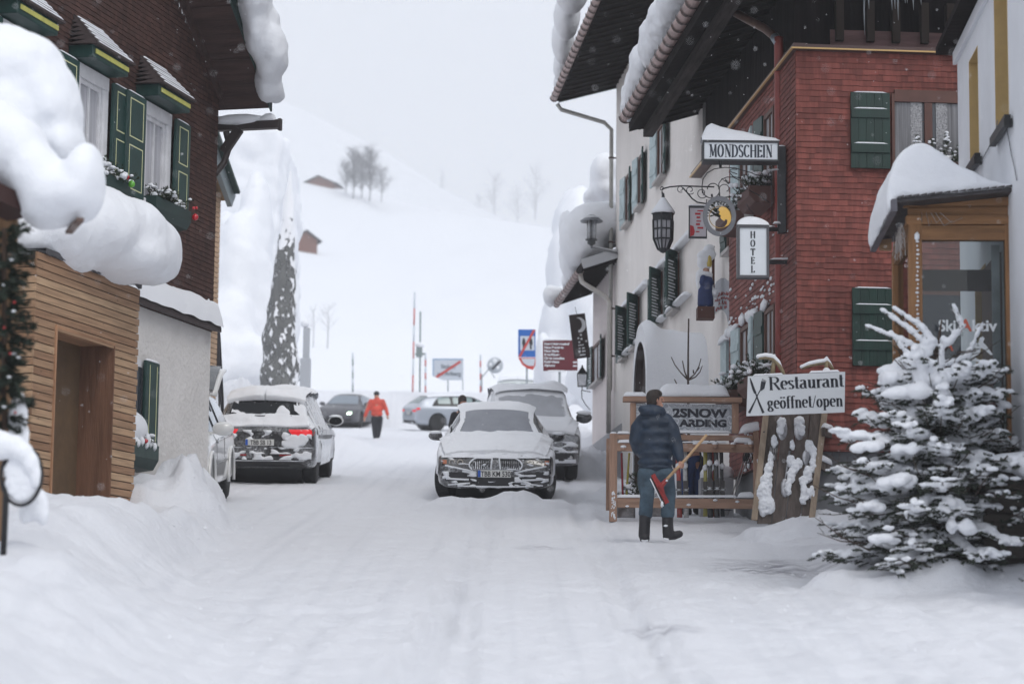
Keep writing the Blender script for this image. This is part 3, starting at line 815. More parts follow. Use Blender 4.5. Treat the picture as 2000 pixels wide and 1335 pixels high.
def big_snow(S_, hw, h):
    S_.blob((.03, -.2, h+.17), (.42, .19, .24), 3, .12); S_.blob((.26, -.21, h+.06), (.22, .17, .14), 2, .1); S_.blob((-.2, -.2, h+.12), (.4, .17, .22), 2, .1)
    for k in range(7): S_.blob((.45-k*.13, -.36, h-.02+.03*(k%2)), (.05, .04, .07), 1, .3)
xa = FL.pl(258, 870, -.36)[0]; xb = FL.pl(311, 880, -.36)[0]; z_ = FL.pl(300, 868, -.36)[1]
window_box(FL, xa-.35, xb, z_, .34, .36, 'dusty green window box under a tall hood of snow at ground level', mat('box_green_dusty', (.045, .075, .070), .6, var=.2, vsc=6), 12, n=22, snow=.3, snowtop=big_snow,
    baubles=((.12, -.38, .36, .03, (.45, .01, .02), 'red'),))
# ================================================================== timber cabin on the left
FC = Frame((at(255, 1000, 29.0).x, 29.0, 0), AZL)
CB = empty('timber_cabin', FC.M @ Matrix.Translation((0, 0, .8)), 'small timber cabin clad in narrow larch boards with an open doorway', 'cabin')
def inC(o): return o
xl, _ = FC.pl(62, 700)
_, ztop = FC.pl(93, 497)
LARCH = [boardmat('larch_a', (.40, .235, .125), 'x', 5), boardmat('larch_b', (.345, .185, .095), 'x', 5), boardmat('larch_c', (.44, .275, .155), 'x', 5)]
def vmat_boards(name):
    m = bpy.data.materials.new(name); m.use_nodes = True; nt = m.node_tree; b = nt.nodes['Principled BSDF']; b.inputs['Roughness'].default_value = .75; b.inputs['Specular IOR Level'].default_value = .25
    at_ = nt.nodes.new('ShaderNodeNewGeometry')
    cr = nt.nodes.new('ShaderNodeValToRGB'); cr.color_ramp.elements[0].color = (.25, .14, .082, 1); cr.color_ramp.elements[1].color = (.43, .29, .18, 1)
    nt.links.new(at_.outputs['Random Per Island'], cr.inputs[0])
    tc = nt.nodes.new('ShaderNodeTexCoord'); mp = nt.nodes.new('ShaderNodeMapping'); mp.inputs['Scale'].default_value = (1.2, 3, 26)
    n = nt.nodes.new('ShaderNodeTexNoise'); n.inputs['Scale'].default_value = 1.4; n.inputs['Detail'].default_value = 8
    nt.links.new(tc.outputs['Object'], mp.inputs[0]); nt.links.new(mp.outputs[0], n.inputs['Vector'])
    v = nt.nodes.new('ShaderNodeTexVoronoi'); v.inputs['Scale'].default_value = 1; mp2 = nt.nodes.new('ShaderNodeMapping'); mp2.inputs['Scale'].default_value = (3.6, 3.6, 9)
    nt.links.new(tc.outputs['Object'], mp2.inputs[0]); nt.links.new(mp2.outputs[0], v.inputs['Vector'])
    kr = nt.nodes.new('ShaderNodeMapRange'); kr.inputs[1].default_value = .04; kr.inputs[2].default_value = .12; kr.inputs[3].default_value = .45; kr.inputs[4].default_value = 1; nt.links.new(v.outputs['Distance'], kr.inputs[0])
    r = nt.nodes.new('ShaderNodeMapRange'); r.inputs[1].default_value = .3; r.inputs[2].default_value = .7; r.inputs[3].default_value = .72; r.inputs[4].default_value = 1.25; nt.links.new(n.outputs[0], r.inputs[0])
    mu = nt.nodes.new('ShaderNodeMath'); mu.operation = 'MULTIPLY'; nt.links.new(r.outputs[0], mu.inputs[0]); nt.links.new(kr.outputs[0], mu.inputs[1])
    h = nt.nodes.new('ShaderNodeHueSaturation'); nt.links.new(cr.outputs[0], h.inputs['Color']); nt.links.new(mu.outputs[0], h.inputs['Value']); nt.links.new(h.outputs[0], b.inputs['Base Color'])
    bp = nt.nodes.new('ShaderNodeBump'); bp.inputs['Strength'].default_value = .3; bp.inputs['Distance'].default_value = .01; nt.links.new(n.outputs[0], bp.inputs['Height']); nt.links.new(bp.outputs[0], b.inputs['Normal'])
    return m
LAR = vmat_boards('larch_boards')
DARKW = mat('dark_backing', (.03, .02, .015), .9)
OFF = Matrix.Translation((0, 0, -.8))
dx0, dzt = FC.pl(106, 640); dx1, _ = FC.pl(221, 668)
row = .0905; bh = .078; zb0 = .2; k = 0
m = MB(); z = zb0
while z + bh < ztop + .01:
    spans = [(xl, 0)] if z + bh > dzt else [(xl, dx0 - .03), (dx1 + .0, 0)]
    for a, b in spans:
        m.box((a, -.026, z), (b + (.025 if (b == 0 and k % 2) else 0), 0, z + bh))
    z += row; k += 1
m.xf(OFF); o = m.build('front_cladding', LAR, CB)
m = MB(); z = zb0; k = 0
while z + bh < ztop - .1:
    m.box((xl - .026 - (.0 if k % 2 else 0), -.026, z + .004), (xl-.001, 2.6, z + bh + .004)); z += row; k += 1
m.xf(OFF); m.build('side_cladding', LAR, CB)
m = MB(); m.box((xl+.001, .001, zb0), (dx0-.031, .05, ztop)); m.box((dx0-.031, .001, dzt+.03), (dx1, .05, ztop)); m.box((dx1, .001, zb0), (0, .05, ztop))
m.box((xl+.001, .05, zb0), (xl+.05, 2.6, ztop-.05)); m.box((-.05, .05, zb0), (-.001, 2.6, ztop-.05))
m.xf(OFF); m.build('wall_frame', DARKW, CB)
m = MB(); m.box((dx0-.03, -.045, zb0), (dx0, .4, dzt+.03)); o = m.xf(OFF).build('door_trim', boardmat('trim_wood', (.36, .20, .115), 'z', 5), CB)
RED_J = boardmat('red_wood', (.15, .075, .045), 'z', 5)
m = MB(); m.box((dx1-.03, -.03, zb0), (dx1-.001, .42, dzt)); m.xf(OFF).build('door_jamb', RED_J, CB)
m = MB(); m.box((dx0, -.03, dzt), (dx1-.001, .42, dzt+.028)); m.xf(OFF).build('door_lintel', boardmat('lintel_wood', (.34, .19, .11), 'x', 5), CB)
m = MB(); m.box((dx0, .40, zb0), (dx1-.03, .43, dzt)); m.xf(OFF).build('doorway_panel', mat('plywood_brown', (.105, .062, .030), .8, var=.25, vsc=2.5, bump=.25, bsc=14), CB)
m = MB()
xs = [xl + .16 + (0 - xl + .02 - .16) * i/26 for i in range(27)]; rr = random.Random(4)
m.add([(x, -.05, ztop+.004 + rr.uniform(-.03, .012)) for x in xs] + [(x, -.05, ztop+.05) for x in xs] + [(x, 2.6, ztop+.05) for x in xs], 
      [(i, i+1, i+28, i+27) for i in range(26)] + [(i+27, i+28, i+55, i+54) for i in range(26)])
m.xf(OFF); m.build('roof_flashing', mat('lead_flashing', (.09, .09, .095), .5, metal=.5, var=.3, vsc=8), CB)
pblobs([(70, 470, 26.9, 62, 60, .55), (120, 462, 27.3, 90, 78, .9), (190, 452, 27.9, 100, 86, 1.0), (255, 470, 28.5, 78, 84, .9), (290, 490, 28.8, 60, 72, .8), (318, 492, 29.0, 38, 64, .6), (60, 440, 27.5, 60, 70, 1), (230, 500, 28.3, 100, 58, .8), (150, 430, 28.4, 120, 60, 1.0), (285, 530, 28.8, 36, 30, .5)],
       .035, 'snow_cap', CB, sm=10, disp=.06, dsc=.5)

# ================================================================== near porch corner with heavy snow, garland and iron lamp scroll
NP = empty('snowy_porch', at(15, 1000, 17.0), 'dark timber porch corner carrying two thick folds of snow', 'porch')
def loc(root, v): return root.matrix_world.inverted() @ Vector(v)
m = MB()
a = [loc(NP, at(*p)) for p in ((-40, 372, 16.8), (43, 412, 17.1))]
m.beam(a[0], a[1], .3, .12); m.build('roof_edge', mat('porch_dark', (.035, .012, .01), .8), NP)
m = MB(); p0 = loc(NP, at(20, 405, 17.2)); p1 = loc(NP, at(20, 1100, 17.2)); m.box((p0.x-.045, p0.y, p1.z), (p0.x+.045, p0.y+.09, p0.z)); m.box((p0.x-.5, p0.y+.05, p1.z), (p0.x-.046, p0.y+.12, p0.z))
m.build('post', boardmat('tan_wood', (.22, .13, .07), 'z', 5), NP)
m = MB(); q = loc(NP, at(155, 434, 17.0)); m.beam(q + Vector((-.12, .25, -.03)), q + Vector((.03, -.12, 0)), .05, .025); m.build('rafter_tip', mat('rafter_brown', (.12, .075, .06), .8), NP)
pblobs([(10, 150, 17.8, 80, 105, .6), (55, 150, 17.8, 75, 85, .55), (85, 190, 17.8, 70, 75, .5), (110, 225, 17.8, 52, 75, .5), (100, 290, 17.9, 62, 90, .5), (130, 300, 17.8, 42, 60, .45), (20, 250, 17.8, 110, 130, .6), (-20, 180, 17.8, 60, 100, .6)],
       .02, 'snow_cap', NP, sm=12, disp=.04, dsc=.35)
pblobs([(0, 285, 17.2, 62, 92, .45), (35, 300, 17.15, 62, 78, .4), (70, 345, 17.1, 58, 70, .38), (100, 380, 17.1, 68, 68, .38), (140, 385, 17.1, 62, 54, .38), (165, 350, 17.1, 42, 66, .36), (172, 320, 17.15, 30, 44, .3), (85, 400, 17.1, 50, 50, .34), (-30, 320, 17.2, 60, 70, .45)],
       .02, 'snow_cap', NP, sm=12, disp=.03, dsc=.3)
# garland
rnd = random.Random(11)
GL = empty('fir_garland', at(15, 600, 16.85), 'dark fir garland dusted with snow hanging down the porch post', 'garland')
N_, S_, T_ = MB(), MB(), MB()
c0 = loc(GL, at(8, 445, 16.85)); c1 = loc(GL, at(8, 840, 16.85))
T_.tube([c0, c1], .02, 6)
for i in range(250):
    t = i / 250; c = c0.lerp(c1, t); w_ = .075 + .065 * abs(sin(t * 9.0 + .5))
    a = rnd.uniform(0, 2*pi); d = Vector((cos(a), sin(a) * .8, rnd.uniform(-.5, .3))); p = c + d * w_ * .3; q = c + d * w_ * 1.5
    needles(N_, p, q, .05, 330, rnd, .008)
    if rnd.random() < .12: S_.blob(q + Vector((0, 0, .008)), (.018, .018, .009), 1, .3, 30)
N_.build('needles', mat('needles_dark', (.012, .022, .012), .75, var=.4, vsc=20), GL, fix=False); T_.build('stem', BARK, GL); S_.build('frost_speck', SNOW, GL)
m = MB()
for (px, py) in ((28, 590), (20, 690), (30, 805), (8, 640)): m.blob(loc(GL, at(px, py, 16.72)), .011, 1, .1)
m.build('berry_print', mat('berry_red', (.35, .02, .02), .4), GL)
# iron scroll ornament
IO = empty('iron_ornament', at(40, 930, 16.4), 'black iron ring ornament packed with snow below the garland', 'ornament')
IRON = mat('black_iron', (.02, .02, .022), .5, metal=.4)
c = loc(IO, at(42, 928, 16.4)); R = 40 * 16.4 / FPX; Rv = 58 * 16.4 / FPX
m = MB(); m.tube([c + Vector((cos(t)*R, 0, sin(t)*Rv)) for t in [2*pi*i/40 for i in range(41)]], .012, 8, caps=False)
m.tube([c + Vector((-.10, .02, .28)), c + Vector((-.11, .02, -.7))], .022, 8); m.tube([c + Vector((-.3, .02, .30)), c + Vector((-.05, 0, .24)), c + Vector((R*.8, 0, Rv*.7))], .012, 8)
m.build('ring', IRON, IO)
m = MB(); m.blob(c + Vector((0, .02, 0)), (R*.93, .05, Rv*.93), 3, .06, 8)
m.blob(c + Vector((-.12, .05, .19)), (.06, .05, .09), 2, .2)
o = m.build('snow_fill', SNOW, IO); remesh(o, .008, 3, .02, .05)
pblobs([(5, 870, 16.4, 26, 30, .09), (25, 872, 16.4, 26, 26, .09), (45, 885, 16.4, 24, 24, .09), (60, 905, 16.4, 18, 26, .08), (70, 930, 16.4, 12, 26, .06), (-15, 860, 16.4, 30, 26, .1)], .008, 'snow_cap', IO, sm=8, disp=.01, dsc=.1)
pblobs([(70, 985, 16.6, 26, 34, .08), (50, 1000, 16.6, 14, 24, .06), (84, 1000, 16.6, 12, 28, .06)], .008, 'snow_drape', IO, sm=6, disp=.02, dsc=.08)
pblobs([(35, 820, 16.9, 20, 60, .06), (42, 860, 16.9, 16, 44, .06)], .008, 'snow_drape', IO, sm=6, disp=.02, dsc=.08)

# ================================================================== second house behind the corner
F2 = Frame((at(414, 900, 47.0).x, 47.0, 0), AZL)
H2 = empty('larch_house', F2.M, 'pale larch-clad house showing as a sliver behind the brown shingled house', 'house')
_, h2t = F2.pl(412, 372); 
m = MB(); m.box((-8, .0, 3), (0, 6, h2t)); m.build('wall_core', DARKW, H2)
m = MB(); z = 4.2
while z < h2t: m.box((-8, -.03, z), (.0, -.001, z+.085)); m.box((.001, -.03, z), (.03, 6, z+.085)); z += .10
m.build('cladding', mat('pale_larch', (.50, .34, .22), .8, var=.2, vsc=2), H2)
m = MB(); pz = F2.px(436, 378, 0)
m.beam((.12, -.22, h2t-.12), (-6, -.22, h2t+4.6), .10, .32); m.build('verge_board', mat('grey_green_trim', (.22, .26, .28), .6), H2)
m = MB(); m.add([(.12, -.22, h2t+.0), (.12, 6, h2t), (-6, 6, h2t+4.7), (-6, -.22, h2t+4.7), (.12, -.22, h2t-.1), (.12, 6, h2t-.1), (-6, 6, h2t+4.6), (-6, -.22, h2t+4.6)], [(0,1,2,3),(4,5,6,7),(0,1,5,4),(0,3,7,4)])
m.build('roof', boardmat('soffit_pale', (.33, .22, .13), 'y', 5), H2)
m = MB(); m.beam((.1, -.34, h2t+.04), (-6, -.34, h2t+4.78), .12, .06); m.build('gutter_edge', MATS['dark_green_trim'], H2)
# feather flag
ff = at(432, 850, 47.5)
FF = empty('feather_flag', Matrix.Translation(ff), 'tall black feather flag in the snow behind the white car', 'flag')
pts = [loc(FF, at(px, py, 47.5)) for px, py in ((437, 860), (436, 780), (433, 720), (430, 660), (425, 610), (419, 580), (413, 562), (408, 556))]
m = MB(); m.tube(pts, .014, 6); m.build('pole', IRON, FF)
m = MB(); lft = [loc(FF, at(px, py, 47.5)) for px, py in ((436, 832), (428, 770), (421, 720), (414, 670), (410, 620), (406, 590), (404, 570), (402, 558))]
vs = []
for i, (a, b) in enumerate(zip(pts, lft)):
    for k in range(5):
        p = a.lerp(b, k/4); vs.append(p + Vector((0, .05*sin(i*1.1+k*1.2), 0)))
m.add(vs, [(i*5+k, i*5+k+1, (i+1)*5+k+1, (i+1)*5+k) for i in range(7) for k in range(4)], True)
o = m.build('cloth', mat('flag_cloth', (.045, .045, .055), .8, var=.4, vsc=1.5), FF, fix=False)
sd = o.modifiers.new('s', 'SOLIDIFY'); sd.thickness = .006

# snowed-in house on the far left
SH = empty('snowed_in_house', at(480, 790, 76), 'tall house completely plastered with snow behind the black car', 'house')
m = MB(); a = at(437, 300, 80); b = at(552, 790, 74)
m.box((a.x-2.5, 76, 4), (b.x-.45, 84, a.z)); m.box((at(420, 480, 74).x-3, 73.5, 4), (at(500, 0, 74).x, 78, at(500, 430, 74).z))
m.xf(SH.matrix_world.inverted()); o = m.build('wall', SNOW, SH); remesh(o, .12, 10, .5, 1.1)
pblobs([(470, 560, 72, 60, 160, 1.5), (500, 470, 73, 34, 150, 1.2), (450, 680, 71, 60, 120, 1.5), (515, 640, 72, 26, 150, 1), (440, 600, 73, 40, 200, 1.5), (500, 720, 70, 50, 70, 1.2), (420, 720, 70, 50, 80, 1.2)], .1, 'snow_cap', SH, sm=10, disp=.25, dsc=.8)

# columnar snowy conifer
def conifer_snow_mat():
    m = bpy.data.materials.new('snow_crusted_conifer'); m.use_nodes = True; nt = m.node_tree; b = nt.nodes['Principled BSDF']; b.inputs['Roughness'].default_value = .85
    tc = nt.nodes.new('ShaderNodeTexCoord'); mp = nt.nodes.new('ShaderNodeMapping'); mp.inputs['Scale'].default_value = (1.5, 1.5, .9); mp.inputs['Rotation'].default_value = (0, .55, 0)
    nt.links.new(tc.outputs['Object'], mp.inputs[0])
    n = nt.nodes.new('ShaderNodeTexNoise'); n.inputs['Scale'].default_value = 5.5; n.inputs['Detail'].default_value = 7; nt.links.new(mp.outputs[0], n.inputs['Vector'])
    sp = nt.nodes.new('ShaderNodeSeparateXYZ'); nt.links.new(tc.outputs['Object'], sp.inputs[0])
    # snow cakes thicker towards the top and the street side
    mr = nt.nodes.new('ShaderNodeMapRange'); mr.inputs[1].default_value = 3.9; mr.inputs[2].default_value = 5.8; mr.inputs[3].default_value = 0; mr.inputs[4].default_value = .5; nt.links.new(sp.outputs[2], mr.inputs[0])
    mr2 = nt.nodes.new('ShaderNodeMapRange'); mr2.inputs[1].default_value = .22; mr2.inputs[2].default_value = .65; mr2.inputs[3].default_value = 0; mr2.inputs[4].default_value = .3; nt.links.new(sp.outputs[0], mr2.inputs[0])
    a = nt.nodes.new('ShaderNodeMath'); nt.links.new(n.outputs[0], a.inputs[0]); nt.links.new(mr.outputs[0], a.inputs[1])
    a2 = nt.nodes.new('ShaderNodeMath'); nt.links.new(a.outputs[0], a2.inputs[0]); nt.links.new(mr2.outputs[0], a2.inputs[1])
    cr = nt.nodes.new('ShaderNodeMapRange'); cr.inputs[1].default_value = .52; cr.inputs[2].default_value = .60; nt.links.new(a2.outputs[0], cr.inputs[0])
    mx = nt.nodes.new('ShaderNodeMix'); mx.data_type = 'RGBA'; mx.inputs[6].default_value = (.15, .155, .155, 1); mx.inputs[7].default_value = (.86, .875, .905, 1)
    nt.links.new(cr.outputs[0], mx.inputs[0]); nt.links.new(mx.outputs[2], b.inputs['Base Color'])
    bp = nt.nodes.new('ShaderNodeBump'); bp.inputs['Strength'].default_value = 1; bp.inputs['Distance'].default_value = .15; nt.links.new(cr.outputs[0], bp.inputs['Height']); nt.links.new(bp.outputs[0], b.inputs['Normal'])
    return m
tp = at(548, 790, 62)
CT = empty('columnar_conifer', tp, 'tall narrow conifer crusted with snow behind the black car', 'tree')
m = MB(); zt_ = loc(CT, at(556, 335, 62)).z
def cf(u, v):
    t = v; a = 2*pi*u
    r = lerp_tab([(0, .56), (.1, .55), (.25, .50), (.4, .45), (.6, .31), (.75, .22), (.9, .12), (1, .02)], t)
    r *= 1 + .22 * mn.noise(Vector((cos(a)*1.2, sin(a)*1.2, t*14)))
    cx = lerp_tab([(0, .0), (.4, -.06), (.7, .04), (1, .12)], t)
    return (cx + cos(a)*r, sin(a)*r, -1.2 + t*(zt_+1.2))
m.grid(cf, 40, 90, closed_u=True); m.build('crown', conifer_snow_mat(), CT)
m = MB(); m.tube([(0, 0, -1.5), (0, 0, .6)], .09, 8); m.build('trunk', BARK, CT)
# grey utility tower with snow
UT = empty('concrete_post', at(596, 790, 66), 'grey concrete pillar capped with snow beside the narrow conifer', 'pillar')
m = MB(); w_ = .17; z0 = -1; m.box((-.15, -.15, z0), (.13, .15, loc(UT, at(596, 700, 66)).z)); m.box((-.09, -.09, 0), (.09, .09, loc(UT, at(596, 640, 66)).z)); o = m.build('shaft', mat('grey_concrete', (.42, .44, .47), .8), UT); bevel(o, .02)
pblobs([(596, 632, 66, 9, 9, .12), (590, 712, 66, 13, 11, .16), (584, 735, 66, 11, 9, .15)], .02, 'snow_cap', UT, sm=3)
# ================================================================== right side: white house with red shingled bay
AZR = -math.atan(380 / FPX)
FR = Frame((at(1200, 928, 50.0).x, 50.0, 0), AZR)
WH = empty('white_house', FR.M, 'tall white plastered house with green shutters and a hooded arched entrance', 'house')
def X(px, y=0.0): return FR.pl(px, 700, y)[0]
def Z(px, py, y=0.0): return FR.pl(px, py, y)[1]
WPL = mat('white_plaster', (.80, .765, .735), .9, var=.10, vsc=.7, bump=.6, bsc=9, stretch=(1, 1, .45))
GREYP = mat('grey_plinth', (.34, .34, .36), .85, var=.12, vsc=2, bump=.3)
xbay0 = X(1440); xbayN = X(1557, .12)
z_w2 = Z(1205, 165)             # wall top under high eave
zgold = FR.pl(1550, 86, .2)[1]
m = MB(); m.box((xbay0 - .2, -9, 0), (0, 0, z_w2 + 1.2)); WHW = m.build('wall', WPL, WH)
# battened soffit, gutter and snow for an eave
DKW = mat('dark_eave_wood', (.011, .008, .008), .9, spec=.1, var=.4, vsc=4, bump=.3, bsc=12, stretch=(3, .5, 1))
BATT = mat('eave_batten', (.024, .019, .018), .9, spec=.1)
GUT = mat('copper_gutter', (.36, .25, .23), .45, metal=.3, var=.3, vsc=6)
GUTB = mat('gutter_bands', (.07, .038, .030), .6)
def eave(F, root, x0, x1, zw, yo, ze, gy, gz, gr, names, bat=.42, band=.42, slab=.22, inner=-3):
    sl = (zw - ze) / yo
    m = MB(); zi = zw - inner * sl; yo0, ze0 = yo, ze; yo = gy - gr * .55; ze = zw - sl * yo
    m.add([(x0, yo, ze), (x1, yo, ze), (x1, inner, zi), (x0, inner, zi), (x0, yo, ze+slab), (x1, yo, ze+slab), (x1, inner, zi+slab), (x0, inner, zi+slab)], [(0,1,2,3),(4,5,6,7),(0,1,5,4),(1,2,6,5),(2,3,7,6),(3,0,4,7)])
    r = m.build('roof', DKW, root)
    m = MB(); x = x1 - .1
    while x > x0:
        m.beam((x, yo0-.02, ze0-.018), (x, .0, zw-.018), .035, .034); x -= bat
    m.build('batten_rib', BATT, r)
    m = MB()
    prof = [(gy + cos(a)*gr, gz + sin(a)*gr) for a in [pi + pi*i/10 for i in range(11)]]
    for i in range(10):
        (ya, za), (yb, zb) = prof[i], prof[i+1]
        m.add([(x0, ya, za), (x1, ya, za), (x1, yb, zb), (x0, yb, zb)], [(0,1,2,3)], True)
    m.prism([(-p[0], p[1]) for p in prof], (0, .01), M=Matrix(((0,1,0,x1),(-1,0,0,0),(0,0,1,0),(0,0,0,1))))
    g_ = m.build('gutter', GUT, root, fix=False)
    m = MB(); x = x1 - .03
    while x > x0:
        pr = [(cos(a)*(gr+.012), sin(a)*(gr+.012)) for a in [pi*.92 + pi*1.16*i/10 for i in range(11)]]
        for i in range(10):
            (ya, za), (yb, zb) = pr[i], pr[i+1]
            m.add([(x-.045, gy+ya, gz+za), (x+.045, gy+ya, gz+za), (x+.045, gy+yb, gz+zb), (x-.045, gy+yb, gz+zb)], [(0,1,2,3)], True)
        x -= band
    m.build('band_rib', GUTB, g_, fix=False)
    return r
# high far eave
y2 = FR.px(1090, 197, .12)[0]; z2e = FR.px(1090, 197, .12)[1]; g2y, g2z = FR.px(1083, 190, .12)
eave(FR, WH, -12, .15, z_w2, y2, z2e, g2y, g2z, .085, 'a')
m = MB(); m.beam((.17, y2, z2e+.05), (.17, -2, z2e+.05 + (y2+2)*(z_w2-z2e)/y2), .03, .16); m.build('verge_board', mat('pale_green_trim', (.20, .26, .25), .6), WH)
pblobs([(1098, 165, 50, 18, 30, .5), (1098, 130, 49, 20, 36, .5), (1100, 80, 48, 22, 50, .5), (1108, 30, 47, 28, 50, .6), (1118, -20, 46, 34, 50, .6), (1130, -60, 45, 40, 50, .7), (1094, 182, 50, 12, 16, .3)], .045, 'snow_cap', WH, sm=5, disp=.08, dsc=.6)
# far downpipe
PIPE = mat('zinc_pipe', (.40, .40, .38), .45, metal=.5, var=.15, vsc=5)
PIPEW = mat('painted_pipe', (.55, .53, .50), .5, var=.12, vsc=5)
gp = [FR.px(1088, 204, .05), FR.px(1096, 215, .05), FR.px(1180, 240, .05), FR.px(1194, 254, .05)]
yp = X(1, 0) * 0
q = [(.02, a, b) for a, b in gp]; yend = q[-1][1]; q += [(.02, yend, q[-1][2] - .5), (.02, yend, 5.5)]
m = MB(); m.tube(q, .045, 10); o = m.build('downpipe', PIPE, WH)
m = MB(); 
for z in (10.4, 8.6, 7.2, 6.2): m.tube([(.02, yend, z), (.02, yend, z+.04)], .056, 10); m.beam((.02, yend, z+.02), (.02, 0, z+.02), .03, .03)
m.build('clamp', GUTB, o)
# annex
zae = FR.px(1093, 592, 4.4)[1]; yae = FR.px(1093, 592, 4.4)[0]
AX = empty('white_annex', FR.M, 'low plastered annex behind the white house with a snow-heavy roof', 'house')
zaw = zae + yae * .35
m = MB(); m.box((.01, -6, 4.70), (4.1, -.001, zaw + .2)); m.build('wall', mat('annex_plaster', (.66, .60, .59), .9, var=.1, vsc=.7, bump=.6, bsc=9), AX)
m = MB(); m.box((.01, -6, 3), (4.12, .015, 4.70)); m.build('plinth', GREYP, AX)
m = MB(); m.box((-1.2, -.6, 3), (.009, .014, 4.70)); m.build('plinth', GREYP, WH)
eave(FR, AX, -.35, 4.45, zaw, yae, zae, yae+.06, zae+.0, .085, 'b', bat=.3, band=.38, slab=.2, inner=-2.2)
m = MB(); m.beam((-.37, yae+.02, zae+.13), (-.37, -.0, zaw+.13), .03, .2); m.build('verge_board', mat('snowy_trim', (.52, .53, .55), .7), AX)
yk = yae
m = MB(); yq = FR.px(1190, 600, -.05)[0]
m.tube([(-.2, yk+.04, zae-.05), (-.2, yk, zae-.22), (-.2, yk-.12, zae-.3), (-.1, yq+.08, zae-.5), (-.05, yq, zae-.62), (-.05, yq, 4.6)], .05, 10); m.build('downpipe', PIPEW, AX)
pblobs([(1122, 470, 51, 32, 55, 1.2), (1150, 450, 51, 50, 52, 1.4), (1115, 500, 52, 24, 46, .9), (1140, 490, 50.5, 36, 34, .8), (1185, 440, 51, 50, 46, 1.2), (1106, 445, 52, 16, 36, .6), (1125, 530, 52, 18, 30, .6), (1113, 548, 53.2, 20, 26, .6)], .06, 'snow_cap', AX, sm=8, disp=.10, dsc=.8)
pblobs([(1075, 577, 54.3, 16, 23, .22), (1088, 572, 54.3, 14, 15, .2)], .03, 'snow_ball', AX, sm=4, disp=.03)
pblobs([(1178, 345, 56, 30, 36, .8), (1185, 330, 56, 36, 30, .8), (1180, 375, 56, 28, 30, .8), (1150, 385, 56, 14, 18, .4)], .06, 'snow_drift', AX, sm=8, disp=.08)
# windows of the white wall. table: opening px range, z top/bottom taken from pixels at a given px
SHP = mat('frost_sheen_shutter', (.42, .52, .54), .6, var=.2, vsc=5)  # snow frost and grazing sky sheen, both put into this pale colour
def louvre(m, xa, xb, za, zb, y0, y1):
    n = int((zb - za - .1) / .055)
    for i in range(n):
        z = za + .06 + i * .055
        m.add([(xa+.035, y0, z), (xb-.035, y0, z), (xb-.035, y1, z+.04), (xa+.035, y1, z+.04)], [(0,1,2,3)])
        m.add([(xa+.035, y0, z-.006), (xb-.035, y0, z-.006), (xb-.035, y0, z), (xa+.035, y0, z)], [(0,1,2,3)])
LSNOW = mat('louvre_snow', (.75, .79, .82), .8)
def r_window(xa, xb, za, zb, near=('flat', 'green'), far=('flat', 'pale'), louv=False, frame='brown', parent=WH, yw=0.0, sw=.42):
    """opening from xa to xb on the wall; shutters on both sides"""
    fm = mat('brown_window_frame', (.10, .045, .03), .6)
    m = MB(); t = .06
    m.box((xa, yw-.001, za), (xa+t, yw+.045, zb)); m.box((xb-t, yw-.001, za), (xb, yw+.045, zb)); m.box((xa+t, yw-.001, zb-t), (xb-t, yw+.045, zb)); m.box((xa+t, yw-.001, za), (xb-t, yw+.045, za+t))
    m.box(((xa+xb)/2-.03, yw+.002, za+t), ((xa+xb)/2+.03, yw+.03, zb-t))
    win = m.build('window', fm if frame == 'brown' else WHITEP, parent)
    m = MB(); m.box((xa+t*.5, yw+.003, za+.01), (xb-t*.5, yw+.012, zb-.01)); m.build('pane', mat('frosty_pane', (.34, .34, .36), .35, var=.3, vsc=1.5), win)
    m = MB(); m.box((xa-.08, yw+.002, za-.06), (xb+.08, yw+.13, za-.005)); m.build('sill', mat('stone_sill', (.45, .43, .42), .8), win)
    for side, (mode, colr) in ((-1, near), (1, far)):
        if mode == 'none': continue
        hx = xa - .01 if side < 0 else xb + .01
        ang = {'flat': 0.10, 'part': .55, 'perp': 1.35}[mode]
        M = Matrix.Translation((hx, yw+.035, 0)) @ Matrix.Rotation(-side*0 + (ang if side > 0 else -ang), 4, 'Z')
        x1 = side * sw; a, b = sorted((0, x1)); ms = MB()
        if louv:
            ms.box((a, 0, za-.02), (a+.05, .035, zb+.02)); ms.box((b-.05, 0, za-.02), (b, .035, zb+.02)); ms.box((a+.05, 0, za-.02), (b-.05, .035, za+.09)); ms.box((a+.05, 0, zb-.09), (b-.05, .035, zb+.02)); ms.box((a+.05, .002, (za+zb)/2-.04), (b-.05, .033, (za+zb)/2+.04))
            louvre(ms, a, b, za+.03, zb-.08, .033, .020); louvre(ms, a, b, za+.03, zb-.08, .002, .015)
            ms.box((a+.05, .016, za+.05), (b-.05, .019, zb-.05))
        else:
            ms.box((a, 0, za-.02), (b, .032, zb+.02)); ms.box((a+.02, .032, za+.18), (b-.02, .045, za+.28)); ms.box((a+.02, .032, zb-.3), (b-.02, .045, zb-.2))
        ms.xf(M); s_ = ms.build('shutter', GREEN if colr == 'green' else SHP, win)
        if louv:
            ml = MB(); n = int((zb - za - .2) / .055)
            for i in range(n):
                z = za + .09 + i*.055
                L = random.uniform(.3, 1) * (abs(x1) - .14); ml.box((a+.055, .021, z), (a+.055+L, .036, z+.022)); L = random.uniform(.6, 1) * (abs(x1) - .14); ml.box((a+.055, -.002, z), (a+.055+L, .0145, z+.024))
            ml.xf(M); ml.build('shutter_snow', LSNOW, win)
    return win
